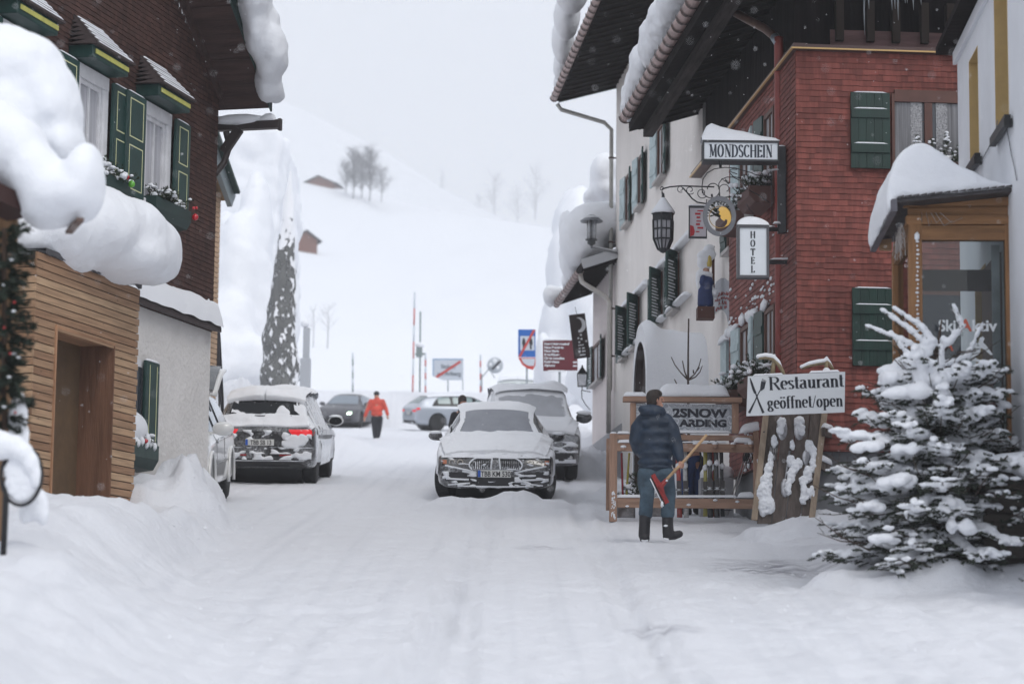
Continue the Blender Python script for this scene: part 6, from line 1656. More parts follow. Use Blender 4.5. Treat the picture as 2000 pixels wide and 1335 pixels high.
# lettering and skier decal on the glass
WD = mat('white_decal', (.75, .78, .8), .5); RD = mat('red_decal', (.55, .10, .05), .5)
kk = k_(23.2)
def deco(txt, px_, py_, size, m_, sx=1.0):
    me = font_text(txt, size, .004, .0015, sx, 'LEFT'); y, z = FP.px(px_, py_, .045)
    return place_mesh(me, 'lettering', m_, gl, Matrix.Translation((.045, y, z)) @ Matrix.Rotation(-pi/2, 4, 'Z'))
deco('Ski', 1833, 646, .155, WD, .95); deco('A', 1875, 646, .165, RD, 1.0); deco('ktiv', 1898, 646, .155, WD, 1.05); deco('A', 1843, 684, .15, RD, .9)
sk = [(1913, 660), (1919, 656), (1923, 661), (1920, 668), (1925, 673), (1935, 686), (1939, 692), (1935, 693), (1922, 682), (1916, 679), (1914, 688), (1905, 698), (1912, 702), (1923, 704), (1922, 707), (1908, 706), (1898, 704), (1897, 697), (1901, 688), (1893, 691), (1889, 700), (1885, 698), (1888, 686), (1896, 676), (1904, 670), (1912, 668)]
m = MB(); P = [FP.px(a, b, .046) for a, b in sk]; m.add([(.046, y, z) for y, z in P] + [(.0475, y, z) for y, z in P], [tuple(range(len(P))), tuple(reversed(range(len(P), 2*len(P))))]); m.build('skier_decal', WD, gl)
m = MB()
for i in range(26):
    p = FP.px(1792 + .8*sin(i*1.7), 455 + i*8.3, -.012); m.blob((-.014, p[0], p[1]), (.006, .009 + .006*(i % 3), .013), 1, .3)
m.blob((-.014, *FP.px(1791, 462, -.012)), (.01, .03, .05), 1, .3); m.build('snow_dabs', SNOW, EP)
# icicle light net at the eave corner
m = MB(); rr = random.Random(9)
for i in range(46):
    x = rr.uniform(0, .75); p = Vector((x, ybk+.06+rr.uniform(-.02, .02), fz(1790, 434) - rr.uniform(0, .04))); L = rr.uniform(.08, .32) * (1.2 - x*.6)
    m.tube([p, p + Vector((rr.uniform(-.03, .03), rr.uniform(-.03, .03), -L*.5)), p + Vector((rr.uniform(-.04, .04), rr.uniform(-.04, .04), -L))], .0035, 3)
for i in range(5):
    a = FP.px(1800 + i*9, 415, -.03); b = FP.px(1800 + i*20, 425 + 6*(i % 2), -.03); m.tube([(-.03, a[0], a[1]), (-.03, (a[0]+b[0])/2, min(a[1], b[1])-.05), (-.03, b[0], b[1])], .003, 3)
m.build('light_net', mat('frosted_wire', (.42, .38, .36), .6), EP)
# red straw star inside
m = MB(); c = Vector((.2, FP.px(1940, 792, .2)[0], FP.px(1940, 792, .2)[1]))
pts_ = [c + Vector((0, cos(pi/2 + i*pi/5)*(.085 if i % 2 == 0 else .035), sin(pi/2 + i*pi/5)*(.085 if i % 2 == 0 else .035))) for i in range(10)]
m.add([c + Vector((-.02, 0, 0)), c + Vector((.02, 0, 0))] + pts_, [(0, 2+i, 2+(i+1) % 10) for i in range(10)] + [(1, 2+(i+1) % 10, 2+i) for i in range(10)])
m.tube([c, c + Vector((0, 0, .5))], .002, 3)
RS = m.build('star_ornament', mat('star_red', (.22, .02, .03), .5), None); RS.matrix_world = FP.M; setp(RS, 'small dark red star hanging inside the porch glass', 'ornament')
# dark bench and snow at the foot of the porch
BNc = at(1975, 985, 22.2)
BE = empty('log_bench', BNc, 'dark weathered log step at the foot of the glazed porch', 'bench')
m = MB(); m.box((-.22, .0, -.55), (.5, .9, .42)); o = bevel(m.build('block', mat('weathered_dark', (.055, .045, .038), .85, var=.4, vsc=5, stretch=(.5, 2, 6), bump=.5), BE), .02)
m = MB()
for i in range(4): m.beam((-.26, -.03, -.4+i*.21), (.5, -.03, -.4+i*.21), .06, .18)
m.build('planks', MATS['weathered_dark'], BE)
pblobs([(1965, 905, 22.3, 40, 20, .3), (2005, 905, 22.3, 40, 24, .4), (1950, 900, 22.4, 24, 12, .2), (2030, 910, 22.0, 50, 30, .5)], .025, 'snow_cap', BE, sm=5)
# ================================================================== cars
from mathutils.bvhtree import BVHTree
def cr_(p0, p1, p2, p3, t): return .5*((2*p1) + (-p0+p2)*t + (2*p0-5*p1+4*p2-p3)*t*t + (-p0+3*p1-3*p2+p3)*t*t*t)
class Body:
    def __init__(s, st):
        s.n = len(st); s.P = []
        for (x, zb, w, zs, wb, zt, wt) in st:
            s.P.append([Vector((x, 0, zb)), Vector((x, w*.75, zb)), Vector((x, w*.955, zb+.05)), Vector((x, w*.995, zb+.30*(zs-zb))), Vector((x, w, zb+.62*(zs-zb))), Vector((x, w*.99, zs-.08*min(1, (zs-zb)))),
                        Vector((x, wb, zs)), Vector((x, wt + (wb-wt)*.30, zs+(zt-zs)*.70)), Vector((x, wt, zt-.06*min(1, (zt-zs)*2.2))), Vector((x, wt*.62, zt-.012)), Vector((x, 0, zt))])
    def row(s, i, v):
        P = s.P[i]; j = int(min(9, max(0, math.floor(v)))); t = v - j
        g = lambda k: P[min(10, max(0, k))] if 0 <= k <= 10 else None
        p0 = P[j-1] if j > 0 else Vector((P[1].x, -P[1].y, P[1].z)); p3 = P[j+2] if j < 9 else Vector((P[9].x, -P[9].y, P[9].z))
        return cr_(p0, P[j], P[j+1], p3, t)
    def S(s, u, v):
        sg = -1 if v < 0 else 1; v = abs(v); i = int(min(s.n-2, max(0, math.floor(u)))); t = u - i
        a, b, c, d = (s.row(min(s.n-1, max(0, k)), v) for k in (i-1, i, i+1, i+2)); p = cr_(a, b, c, d, t)
        return Vector((p.x, p.y*sg, p.z))
    def N(s, u, v):
        e = .02; a = s.S(min(u+e, s.n-1), v) - s.S(max(u-e, 0), v)
        v1 = min(10, v+e) if v > 0 else v + e; v0 = v - e if abs(v) < 10 else v
        if v == 0: v0 = -e
        b = s.S(u, min(v1, 10)) - s.S(u, max(v0, -10)); n = a.cross(b)
        if n.length < 1e-9: return Vector((0, 0, 1))
        n.normalize(); p = s.S(u, v); c = Vector((p.x*.8, 0, .7))
        return n if n.dot(p - c) > 0 else -n
    def mesh(s, U=66, V=40):
        m = MB(); vs = [10*k/V for k in range(V+1)] + [-10*k/V for k in range(V-1, 0, -1)]; R = len(vs)
        for i in range(U+1):
            u = (s.n-1)*i/U; m.v += [tuple(s.S(u, v)) for v in vs]
        for i in range(U):
            for k in range(R):
                k2 = (k+1) % R; m.f.append((i*R+k, i*R+k2, (i+1)*R+k2, (i+1)*R+k)); m.smooth.append(True)
        m.f.append(tuple(reversed(range(R)))); m.smooth.append(False); m.f.append(tuple(range(U*R, (U+1)*R))); m.smooth.append(False)
        s.bvh = BVHTree.FromPolygons(m.v, m.f); return m
    def patch(s, m, u0, u1, v0, v1, off=.005, nu=16, nv=16, shape=None):
        """open sheet lying on the body; off may be a number or a function (a, b, p)"""
        b = len(m.v)
        for i in range(nu+1):
            for j in range(nv+1):
                a, c = i/nu, j/nv; uu = u0+(u1-u0)*a; vv = v0+(v1-v0)*c
                if shape: uu, vv = shape(a, c, uu, vv)
                p = s.S(uu, vv); o = off(a, c, p) if callable(off) else off
                m.v.append(tuple(p + s.N(uu, vv)*o))
        for i in range(nu):
            for j in range(nv): m.f.append((b+i*(nv+1)+j, b+(i+1)*(nv+1)+j, b+(i+1)*(nv+1)+j+1, b+i*(nv+1)+j+1)); m.smooth.append(True)
        return m
    def hit(s, y, z, d=1, off=.004):
        h = s.bvh.ray_cast(Vector((4*d, y, z)), Vector((-d, 0, 0)))
        if h[0] is None: return Vector((0, y, z))
        return h[0] + Vector((d*off, 0, 0))
    def hity(s, x, z, d=1, off=.004):
        h = s.bvh.ray_cast(Vector((x, 3*d, z)), Vector((0, -d, 0)))
        return (h[0] if h[0] is not None else Vector((x, 0, z))) + Vector((0, d*off, 0))
    def front(s, m, rows, d=1, off=.004, n=10, thick=0):
        """rows: (z, y0, y1) bottom to top, projected on the nose (d=1) or tail (d=-1)"""
        b = len(m.v)
        for (z, y0, y1) in rows:
            for k in range(n+1):
                y = y0+(y1-y0)*k/n; o = off(y, z) if callable(off) else off; m.v.append(tuple(s.hit(y, z, d, o)))
        for i in range(len(rows)-1):
            for k in range(n): m.f.append((b+i*(n+1)+k, b+i*(n+1)+k+1, b+(i+1)*(n+1)+k+1, b+(i+1)*(n+1)+k)); m.smooth.append(True)
        return m
def rrows(z0, z1, y0, y1, n=8, fn=None):
    out = []
    for i in range(n+1):
        t = i/n; z = z0+(z1-z0)*t
        a, c = (fn(t) if fn else (0, 0)); out.append((z, y0+a, y1+c))
    return out

PAINT = {'black': mat('black_paint', (.010, .010, .012), .25, coat=1, spec=.5), 'white': mat('white_paint', (.70, .70, .69), .3, coat=1), 'silver': mat('silver_paint', (.42, .45, .50), .35, metal=.55, coat=.6),
         'grey': mat('grey_paint', (.085, .085, .095), .45, metal=.3, coat=.2, var=.35, vsc=4, bump=.1), 'dark': mat('dark_grey_paint', (.022, .022, .026), .3, coat=1), 'pale': mat('van_paint', (.62, .66, .66), .4, coat=.3)}
def dust(name, amt):
    m = MATS[name]; nt = m.node_tree; b = nt.nodes['Principled BSDF']; c = b.inputs['Base Color'].default_value[:]
    tc = nt.nodes.new('ShaderNodeTexCoord'); f = []
    for s, d in ((1.7, 4), (28, 6)):
        n = nt.nodes.new('ShaderNodeTexNoise'); n.inputs['Scale'].default_value = s; n.inputs['Detail'].default_value = d; nt.links.new(tc.outputs['Object'], n.inputs['Vector'])
        r = nt.nodes.new('ShaderNodeMapRange'); r.inputs[1].default_value = .36; r.inputs[2].default_value = .68; nt.links.new(n.outputs[0], r.inputs[0]); f.append(r)
    mu = nt.nodes.new('ShaderNodeMath'); mu.operation = 'MULTIPLY'; nt.links.new(f[0].outputs[0], mu.inputs[0]); nt.links.new(f[1].outputs[0], mu.inputs[1])
    m2 = nt.nodes.new('ShaderNodeMath'); m2.operation = 'MULTIPLY'; m2.inputs[1].default_value = amt; nt.links.new(mu.outputs[0], m2.inputs[0])
    mx = nt.nodes.new('ShaderNodeMix'); mx.data_type = 'RGBA'; nt.links.new(m2.outputs[0], mx.inputs[0]); mx.inputs[6].default_value = c; mx.inputs[7].default_value = (.75, .77, .80, 1)
    nt.links.new(mx.outputs[2], b.inputs['Base Color']); a = nt.nodes.new('ShaderNodeMath'); a.operation = 'MULTIPLY_ADD'; a.inputs[1].default_value = .6; a.inputs[2].default_value = b.inputs['Roughness'].default_value; nt.links.new(m2.outputs[0], a.inputs[0]); nt.links.new(a.outputs[0], b.inputs['Roughness'])
dust('black_paint', .8); dust('dark_grey_paint', .8)
CGL = mat('car_glass', (.006, .007, .009), .08, spec=.25)
CGLB = mat('pale_car_glass', (.20, .27, .27), .1, spec=.7)
CGLR = mat('reflecting_car_glass', (.26, .30, .34), .06, metal=.55, spec=.8)
FROST = mat('frosted_windscreen', (.27, .285, .32), .75, var=.12, vsc=3, bump=.4, bsc=60)
TYRE = mat('tyre', (.016, .016, .017), .8, var=.5, vsc=40, bump=.6, bsc=50)
RIM = mat('rim', (.42, .42, .44), .35, metal=.7)
RIMD = mat('rim_dark', (.05, .05, .055), .4, metal=.6)
PLASB = mat('black_plastic', (.018, .018, .02), .55)
CHROME = mat('chrome', (.55, .56, .58), .2, metal=.9)
REDL = mat('tail_light', (.35, .008, .012), .15, coat=.8)
REDLIT = mat('tail_light_lit', (.5, .01, .015), .2, emit=((1, .02, .03), .45))
AMB = mat('amber_reflector', (.42, .12, .04), .3)
PLW = mat('plate_white', (.66, .66, .64), .5)
PLB = mat('plate_blue', (.01, .09, .45), .5)

def wheel(car, x, y, r, w, steer=0, spokes=5, rim=RIM, snow=True):
    sg = 1 if y > 0 else -1
    M = Matrix.Translation((x, y, r)) @ Matrix.Rotation(steer, 4, 'Z')
    m = MB(); m.lathe([(r*.64, -w/2), (r*.90, -w/2), (r*.985, -w*.38), (r, -w*.2), (r, w*.2), (r*.985, w*.38), (r*.90, w/2), (r*.64, w/2)], (0,0,0), 40, axis='Y')
    for i in range(44):
        a = 2*pi*i/44
        for k in (-1, 1):
            R = Matrix.Rotation(a + .03*k, 4, 'Y'); m.box((r*.985, k*.012, -.011), (r*1.012, k*w*.40, .011), R)
    t = m.xf(M).build('wheel', TYRE, car)
    m = MB(); f = sg*w*.40
    m.lathe([(r*.66, f), (r*.66, f-sg*.03), (r*.58, f-sg*.06), (r*.57, -f)], (0,0,0), 32, axis='Y'); m.lathe([(.001, f-sg*.015), (r*.12, f-sg*.015), (r*.13, f-sg*.05)], (0,0,0), 16, axis='Y')
    for i in range(spokes):
        a = 2*pi*i/spokes + .3; R = Matrix.Rotation(a, 4, 'Y')
        m.add([R @ Vector(v) for v in ((r*.08, f-sg*.02, -r*.07), (r*.08, f-sg*.02, r*.07), (r*.62, f-sg*.008, r*.11), (r*.62, f-sg*.008, -r*.11), (r*.08, f-sg*.06, -r*.07), (r*.08, f-sg*.06, r*.07), (r*.62, f-sg*.05, r*.11), (r*.62, f-sg*.05, -r*.11))], [(0,1,2,3),(4,5,6,7),(0,3,7,4),(1,2,6,5)])
    m.xf(M).build('rim', rim, t)
    m = MB(); m.lathe([(.001, f-sg*.09), (r*.58, f-sg*.09)], (0,0,0), 24, axis='Y'); m.xf(M).build('hub_disc', PLASB, t)
    return t

def make_car(name, label, M, st, paint, wx, wr=.345, ww=.225, track=None, steer=0, spokes=5, rim=RIM, arch=True, group=None):
    car = empty(name, M, label, 'car', group)
    B = Body(st); m = B.mesh(); o = m.build('body', PAINT[paint], car); bpy.context.view_layer.update()
    ws = max(s[2] for s in st); tr = track or ws - ww/2 - .035
    if arch:
        c = MB()
        for x in wx:
            for s in (-1, 1): c.lathe([(.001, s*(tr-ww/2-.06)), (wr+.055, s*(tr-ww/2-.06)), (wr+.055, s*(ws+.3)), (.001, s*(ws+.3))], (x, 0, wr+.01), 36, axis='Y', smooth=False)
        co = c.build('cut', PLASB, None); co.matrix_world = M; bpy.context.view_layer.update()
        b = o.modifiers.new('b', 'BOOLEAN'); b.operation = 'DIFFERENCE'; b.object = co; b.solver = 'EXACT'
        bake(o); bpy.data.objects.remove(co)
        o.data.materials.clear(); o.data.materials.append(PAINT[paint])
        o.data.polygons.foreach_set('material_index', [0]*len(o.data.polygons))
    m = MB(); xs_ = [s[0] for s in st]; m.box((min(xs_)+.5, -tr+ww/2+.08, .2), (max(xs_)-.5, tr-ww/2-.08, .36))
    for x in wx: m.box((x-.05, -tr+.1, wr-.05), (x+.05, tr-.1, wr+.05)); m.lathe([(wr+.05, -(tr-.14)), (wr+.05, tr-.14)], (x, 0, wr+.01), 24, axis='Y')
    m.build('underbody', PLASB, car)
    for i, x in enumerate(wx):
        for s in (-1, 1): wheel(car, x, s*tr, wr, ww, steer if x > 0 else 0, spokes, rim)
    return car, B
def mirror(car, B, x, z, mt, face=None, size=1.0, snow=True, w=None):
    for s in (-1, 1):
        m = MB(); y0 = abs(B.hity(x, z-.04, 1).y); yc = s*(y0 + .16*size)
        m.blob((x, yc, z+.02), (.075*size, .13*size, .085*size), 3, .02); m.beam((x, s*(y0-.04), z-.05), (x, yc, z-.03), .06, .04); o = m.build('mirror', mt, car)
        m = MB(); m.lathe([(.001, 0), (.11*size, 0), (.11*size, -.008)], (0, 0, 0), 20, axis='X', M=Matrix.Translation((x-.068*size, yc, z+.02)) @ Matrix.Diagonal((1, 1, .62, 1))); m.build('mirror_glass', CGL, o)
        if snow: m = MB(); m.blob((x+.01, yc, z+.085*size), (.085*size, .12*size, .035*size), 2, .25, 8); m.build('snow_cap', SNOW, o)
def plate(car, B, z, txt, d, y=0, w=.52, h=.112):
    p = B.hit(y, z, d, .03); M = Matrix.Translation(p) @ Matrix.Rotation(pi/2 if d > 0 else -pi/2, 4, 'Z')
    m = MB(); m.box((-w/2, 0, -h/2), (w/2, .012, h/2)); o = m.xf(M).build('number_plate', PLW, car)
    m = MB(); m.box((-w/2+.002, -.002, -h/2+.003), (-w/2+.045, -.0004, h/2-.003)); m.xf(M).build('blue_band', PLB, o)
    me = font_text(txt, .115, .0025, .0006, .78); place_mesh(me, 'lettering', mat('plate_ink', (.02, .02, .02), .5), o, M @ Matrix.Translation((.022, -.0016, -.041)))
    return o
def nz_(p, s, k=0): return mn.noise(Vector((p.x*s + k, p.y*s, p.z*s)))
def car_M(px, Y, yaw, zoff=0, dx=0, x=None):
    """stand a car on the sloping street, heading yaw measured from +Y towards +X"""
    X_ = at(px, 900, Y).x + dx if x is None else x
    f = Vector((sin(yaw), cos(yaw), 0)); z = base_z(Y) + zoff
    fx = Vector((f.x, f.y, SL * f.y)).normalized(); up = Vector((0, -SL, 1)).normalized(); left = up.cross(fx).normalized(); up = fx.cross(left)
    return Matrix(((fx.x, left.x, up.x, X_), (fx.y, left.y, up.y, Y), (fx.z, left.z, up.z, z), (0, 0, 0, 1)))

SUV = [(-2.37, .50, .78, .93, .74, .97, .66), (-2.33, .40, .88, .98, .84, 1.03, .76), (-2.24, .33, .93, 1.02, .89, 1.12, .78), (-2.05, .28, .95, 1.04, .91, 1.36, .70), (-1.85, .27, .955, 1.04, .92, 1.60, .64), (-1.6, .26, .955, 1.04, .925, 1.655, .63),
       (-.8, .26, .955, 1.02, .93, 1.68, .64), (0, .26, .955, 1.00, .93, 1.68, .64), (.45, .26, .955, .99, .925, 1.64, .63), (.85, .26, .955, .98, .92, 1.40, .63), (1.22, .26, .955, .97, .90, 1.10, .72), (1.7, .26, .955, .94, .88, 1.03, .68), (2.1, .27, .93, .88, .84, .95, .60), (2.3, .30, .87, .78, .75, .83, .5), (2.40, .36, .76, .68, .62, .71, .4)]
SEDAN = [(-2.46, .48, .74, .85, .70, .90, .60), (-2.42, .36, .86, .92, .80, .99, .68), (-2.2, .28, .92, .95, .85, 1.05, .68), (-1.75, .24, .93, .95, .87, 1.10, .66), (-1.45, .22, .935, .95, .88, 1.24, .60), (-1.0, .22, .935, .94, .89, 1.42, .57), (-.4, .22, .935, .93, .90, 1.475, .57), (.1, .22, .935, .92, .90, 1.46, .57), (.55, .22, .935, .91, .89, 1.29, .57), (1.05, .22, .935, .90, .88, 1.02, .68),
         (1.5, .22, .935, .87, .85, .965, .66), (2.0, .22, .93, .82, .82, .90, .62), (2.28, .22, .90, .74, .78, .80, .56), (2.40, .22, .86, .66, .72, .70, .50), (2.46, .24, .78, .58, .62, .62, .42)]
WAGON = [(-2.36, .46, .74, .84, .72, .90, .64), (-2.31, .34, .87, .92, .83, .98, .72), (-2.15, .26, .90, .95, .86, 1.12, .68), (-1.85, .22, .91, .95, .87, 1.34, .60), (-1.6, .22, .913, .94, .875, 1.41, .57), (-.8, .22, .913, .92, .88, 1.445, .58), (0, .22, .913, .91, .88, 1.44, .58), (.5, .22, .913, .90, .87, 1.28, .57), (1.0, .22, .913, .89, .86, 1.01, .66), (1.5, .22, .913, .85, .84, .95, .64), (2.0, .22, .90, .80, .80, .87, .58), (2.25, .24, .86, .70, .72, .76, .5), (2.36, .28, .74, .6, .6, .62, .4)]
FAST = [(-2.5, .46, .74, .80, .70, .84, .60), (-2.42, .34, .88, .88, .82, .93, .70), (-2.0, .26, .96, .94, .88, 1.04, .64), (-1.4, .22, .965, .95, .89, 1.24, .57), (-.7, .2, .96, .93, .89, 1.38, .56), (0, .2, .955, .91, .88, 1.42, .56), (.45, .2, .955, .90, .87, 1.33, .57), (1.05, .2, .955, .88, .86, 1.00, .70), (1.5, .2, .965, .86, .86, .92, .68), (2.0, .2, .96, .80, .82, .83, .60), (2.3, .22, .90, .68, .74, .70, .5), (2.46, .26, .80, .55, .6, .57, .4)]
MPV = [(-2.2, .5, .78, 1.0, .76, 1.1, .70), (-2.16, .38, .88, 1.05, .84, 1.25, .74), (-2.05, .3, .91, 1.05, .87, 1.5, .68), (-1.85, .26, .915, 1.05, .88, 1.63, .66), (-1, .25, .915, 1.03, .89, 1.67, .67), (0, .25, .915, 1.02, .89, 1.67, .67), (.5, .25, .915, 1.02, .89, 1.62, .66), (1.0, .25, .915, 1.02, .88, 1.36, .66), (1.45, .25, .915, 1.0, .87, 1.10, .70), (1.8, .26, .91, .95, .83, 1.02, .64), (2.05, .28, .88, .88, .78, .92, .56), (2.18, .32, .80, .74, .68, .77, .46), (2.22, .38, .72, .66, .6, .68, .40)]

# ---- black car facing the camera, under snow
cS, B = make_car('parked_car', 'black saloon car facing the camera with snow on bonnet and kidney-shaped grilles', car_M(970, 40.6, pi + .0), SEDAN, 'black', (-1.48, 1.48), .34, .24, steer=-.30, spokes=10, rim=RIMD)
m = MB(); B.patch(m, 7.15, 8.85, 8.15, 10, .006); B.patch(m, 7.15, 8.85, -10, -8.15, .006); m.build('windscreen', FROST, cS)
for s in (1, -1):
    m = MB(); B.patch(m, 4.5, 8.2, s*6.25, s*7.7, .005, shape=lambda a, c, u, v: (u + (c*.0 - .55*c if a > .5 else .55*c)*1.0, v)); m.build('side_window', CGL, cS)
mirror(cS, B, .62, .98, PAINT['black'], size=.9)
# snow: roof, bonnet, wings
S1 = MB()
def sn(base, amp, sc, k=0, ed=.12): return lambda a, c, p: (base + amp*nz_(p, sc, k) + .012*nz_(p, 14, k)) * min(1, min(a, 1-a)/ed + .0) - .012
B.patch(S1, 4.4, 7.25, 7.7, 10, sn(.10, .05, 2.2, 1), 40, 16); B.patch(S1, 4.4, 7.25, -10, -7.7, sn(.10, .05, 2.2, 1), 40, 16)
B.patch(S1, 8.8, 12.35, 5.8, 10, lambda a, c, p: .050 + .025*nz_(p, 3, 2) + .01*nz_(p, 16) - (.08 if a > .97 or a < .01 else 0) + .03*(a < .12)*(.5+nz_(p, 5)), 60, 40)
B.patch(S1, 8.8, 12.35, -10, -5.8, lambda a, c, p: .050 + .025*nz_(p, 3, 2) + .01*nz_(p, 16) - (.08 if a > .97 or a < .01 else 0) + .03*(a < .12)*(.5+nz_(p, 5)), 60, 40)
B.patch(S1, 1.0, 4.0, 6.0, 10, sn(.06, .03, 3, 3), 20, 16); B.patch(S1, 1.0, 4.0, -10, -6.0, sn(.06, .03, 3, 3), 20, 16)
for s in (1, -1):
    B.patch(S1, 4.0, 12.0, s*3.2, s*6.6, lambda a, c, p: .010 + .02*nz_(p, 4, 7), 60, 20)
    B.patch(S1, 7.0, 9.0, s*7.6, s*8.25, lambda a, c, p: .012 + .02*nz_(p, 6, 7), 20, 8)
S1.build('snow_cap', SNOW, cS)
# nose details
def kid(sg):
    o = []
    for i in range(13):
        t = i/12; z = .515 + .175*t; w0 = .055 + .02*(1-t); wo = .33 + .085*sin(pi*min(1, t*.9+.15))**.8 - .03*(t > .95)
        o.append((z, sg*w0, sg*wo))
    return o
for sg in (1, -1):
    R_ = kid(sg); m = MB(); B.front(m, R_, 1, .010, 12); g_ = m.build('grille', PLASB, cS)
    m = MB(); n = 9
    for i in range(n):
        y = sg*(.085 + i*.034); m.tube([B.hit(y, z, 1, .016) for z in (.53, .57, .62, .675)], .0045, 4)
    m.build('slats', CHROME, g_)
    m = MB(); ed = [B.hit(y0, z, 1, .02) for z, y0, y1 in R_] + [B.hit(y1, z, 1, .02) for z, y0, y1 in reversed(R_)]; m.tube(ed + ed[:1], .011, 6); m.build('chrome_rim', CHROME, g_)
    m = MB(); rr = random.Random(3 if sg > 0 else 4)
    for i in range(11):
        y = sg*(.075 + i*.030); h = rr.uniform(.02, .13 if sg < 0 else .06); m.beam(B.hit(y, .522, 1, .020), B.hit(y, .522+h, 1, .020), .014, .008)
    m.tube([p + Vector((.006, 0, .006)) for p in ed], .014, 5); m.build('grille_snow', SNOW, g_)
    m = MB(); B.front(m, [(.565, sg*.50, sg*.74), (.59, sg*.455, sg*.80), (.62, sg*.45, sg*.835), (.66, sg*.46, sg*.85), (.685, sg*.50, sg*.85)], 1, .008, 10); h_ = m.build('headlight', mat('headlamp_dark', (.06, .055, .05), .1, coat=1), cS)
    m = MB()
    for y in (.56, .69):
        c = B.hit(sg*y, .628, 1, .014); m.tube([c + Vector((0, cos(t)*.042, sin(t)*.038)) for t in [2*pi*i/16 for i in range(17)]], .006, 5, caps=False)
    m.build('light_ring', mat('light_ring', (.55, .5, .42), .3), h_)
    m = MB(); B.front(m, [(.60, sg*.775, sg*.83), (.66, sg*.775, sg*.845)], 1, .014, 4); m.build('indicator', AMB, h_)
m = MB(); B.front(m, rrows(.26, .40, -.62, .62, 6), 1, .006, 20); B.front(m, rrows(.33, .47, .45, .80, 4), 1, .008, 8); B.front(m, rrows(.33, .47, -.80, -.45, 4), 1, .008, 8); m.build('lower_intake', PLASB, cS)
plate(cS, B, .452, 'TBB KM 530', 1, y=-.02)
m = MB(); rr = random.Random(12)
def fs(y0, y1, z0, z1, thr, k, sc=7, ny=60, nzz=24, d=1, th=.05, st=3.2):
    B.front(m, rrows(z0, z1, y0, y1, nzz), d, lambda y, z: max(-.02, min(.03, (mn.noise(Vector((y*sc, z*sc*st, k))) - thr) * th*3)), ny)
fs(-.86, .86, .52, .74, .34, 3, 8, 90, 30); fs(-.84, -.30, .26, .50, .14, 5, 7); fs(.30, .84, .26, .50, .10, 6, 7); fs(-.6, .6, .22, .33, .28, 8, 6); fs(-.86, .86, .70, .80, -.4, 9, 6)
for s in (1, -1):
    m.tube([B.hit(s*y, z, 1, .012) for y, z in ((.30, .47), (.45, .505), (.62, .54), (.80, .575))], .015, 6); m.tube([B.hit(s*y, z, 1, .01) for y, z in ((.42, .355), (.6, .36), (.78, .37))], .016, 6); m.tube([B.hit(s*y, z, 1, .01) for y, z in ((.40, .30), (.55, .29), (.75, .27))], .013, 6)
m.tube([B.hit(y, .245 + .02*abs(y), 1, .02) for y in (-.6, -.3, 0, .3, .6)], .012, 6); m.tube([B.hit(y, .50+.0*y, 1, .016) for y in (-.28, -.1, .1, .28)], .012, 6)
m.build('front_snow', SNOW, cS)

# ---- dark people carrier behind it
c2, B = make_car('parked_car', 'dark people carrier smothered in snow behind the black saloon', car_M(1031, 49.0, pi - .055) @ Matrix.Diagonal((1, 1, 1.07, 1)), MPV, 'dark', (-1.35, 1.38), .345, .225, spokes=7, rim=RIMD)
m = MB(); B.patch(m, 6.1, 7.95, 8.1, 10, .02, 14, 14); B.patch(m, 6.1, 7.95, -10, -8.1, .02, 14, 14); m.build('windscreen', mat('snowed_windscreen', (.44, .455, .49), .8, var=.1, vsc=3, bump=.4, bsc=50), c2)
for s in (1, -1): m = MB(); B.patch(m, 2.4, 6.6, s*6.2, s*7.6, .005); m.build('side_window', CGL, c2)
mirror(c2, B, .95, 1.12, PAINT['dark'], size=1.25)
S1 = MB()
for s in (1, -1):
    B.patch(S1, 1.0, 6.2, s*7.8, s*10, lambda a, c, p: .09 + .05*nz_(p, 2, 4) + .07*exp(-((p.y-.45)/.22)**2)*sstep(.3, .9, a)*(1-sstep(.93, 1, a)) - (.12 if a < .02 else 0), 50, 18)
    B.patch(S1, 5.9, 6.9, s*8.0, s*10, lambda a, c, p: .05*(1-a) + .01*nz_(p, 6) - .005, 16, 14)
    B.patch(S1, 7.85, 10.4, s*5.9, s*10, lambda a, c, p: .055 + .03*nz_(p, 3, 2) - (.08 if a > .97 else 0), 40, 26)
    B.patch(S1, 3.0, 10.2, s*3.0, s*6.3, lambda a, c, p: .012 + .02*nz_(p, 4, 3), 50, 20); B.patch(S1, 5.8, 8.2, s*7.3, s*8.3, .02, 12, 6); B.patch(S1, 2.4, 6.6, s*6.6, s*7.9, lambda a, c, p: .006 + .02*nz_(p, 5, 1), 30, 8)
S1.build('snow_cap', SNOW, c2)
for sg in (1, -1):
    m = MB(); B.front(m, [(.70, sg*.52, sg*.80), (.76, sg*.46, sg*.84), (.82, sg*.50, sg*.85)], 1, .006, 8); m.build('headlight', mat('headlamp_frosted', (.30, .31, .33), .3, var=.4, vsc=20), c2)
    m = MB(); c = B.hit(sg*.68, .42, 1, .006); m.lathe([(.001, 0), (.05, 0), (.06, -.02)], tuple(c), 14, axis='X'); m.build('fog_lamp', CHROME, c2)
m = MB(); B.front(m, rrows(.36, .50, -.75, .75, 5), 1, .005, 20); m.build('lower_intake', PLASB, c2)
m = MB(); fs(-.84, .84, .52, .72, .0, 13, 5, 50, 16); fs(-.8, .8, .33, .40, -.2, 14, 5); m.build('front_snow', SNOW, c2)

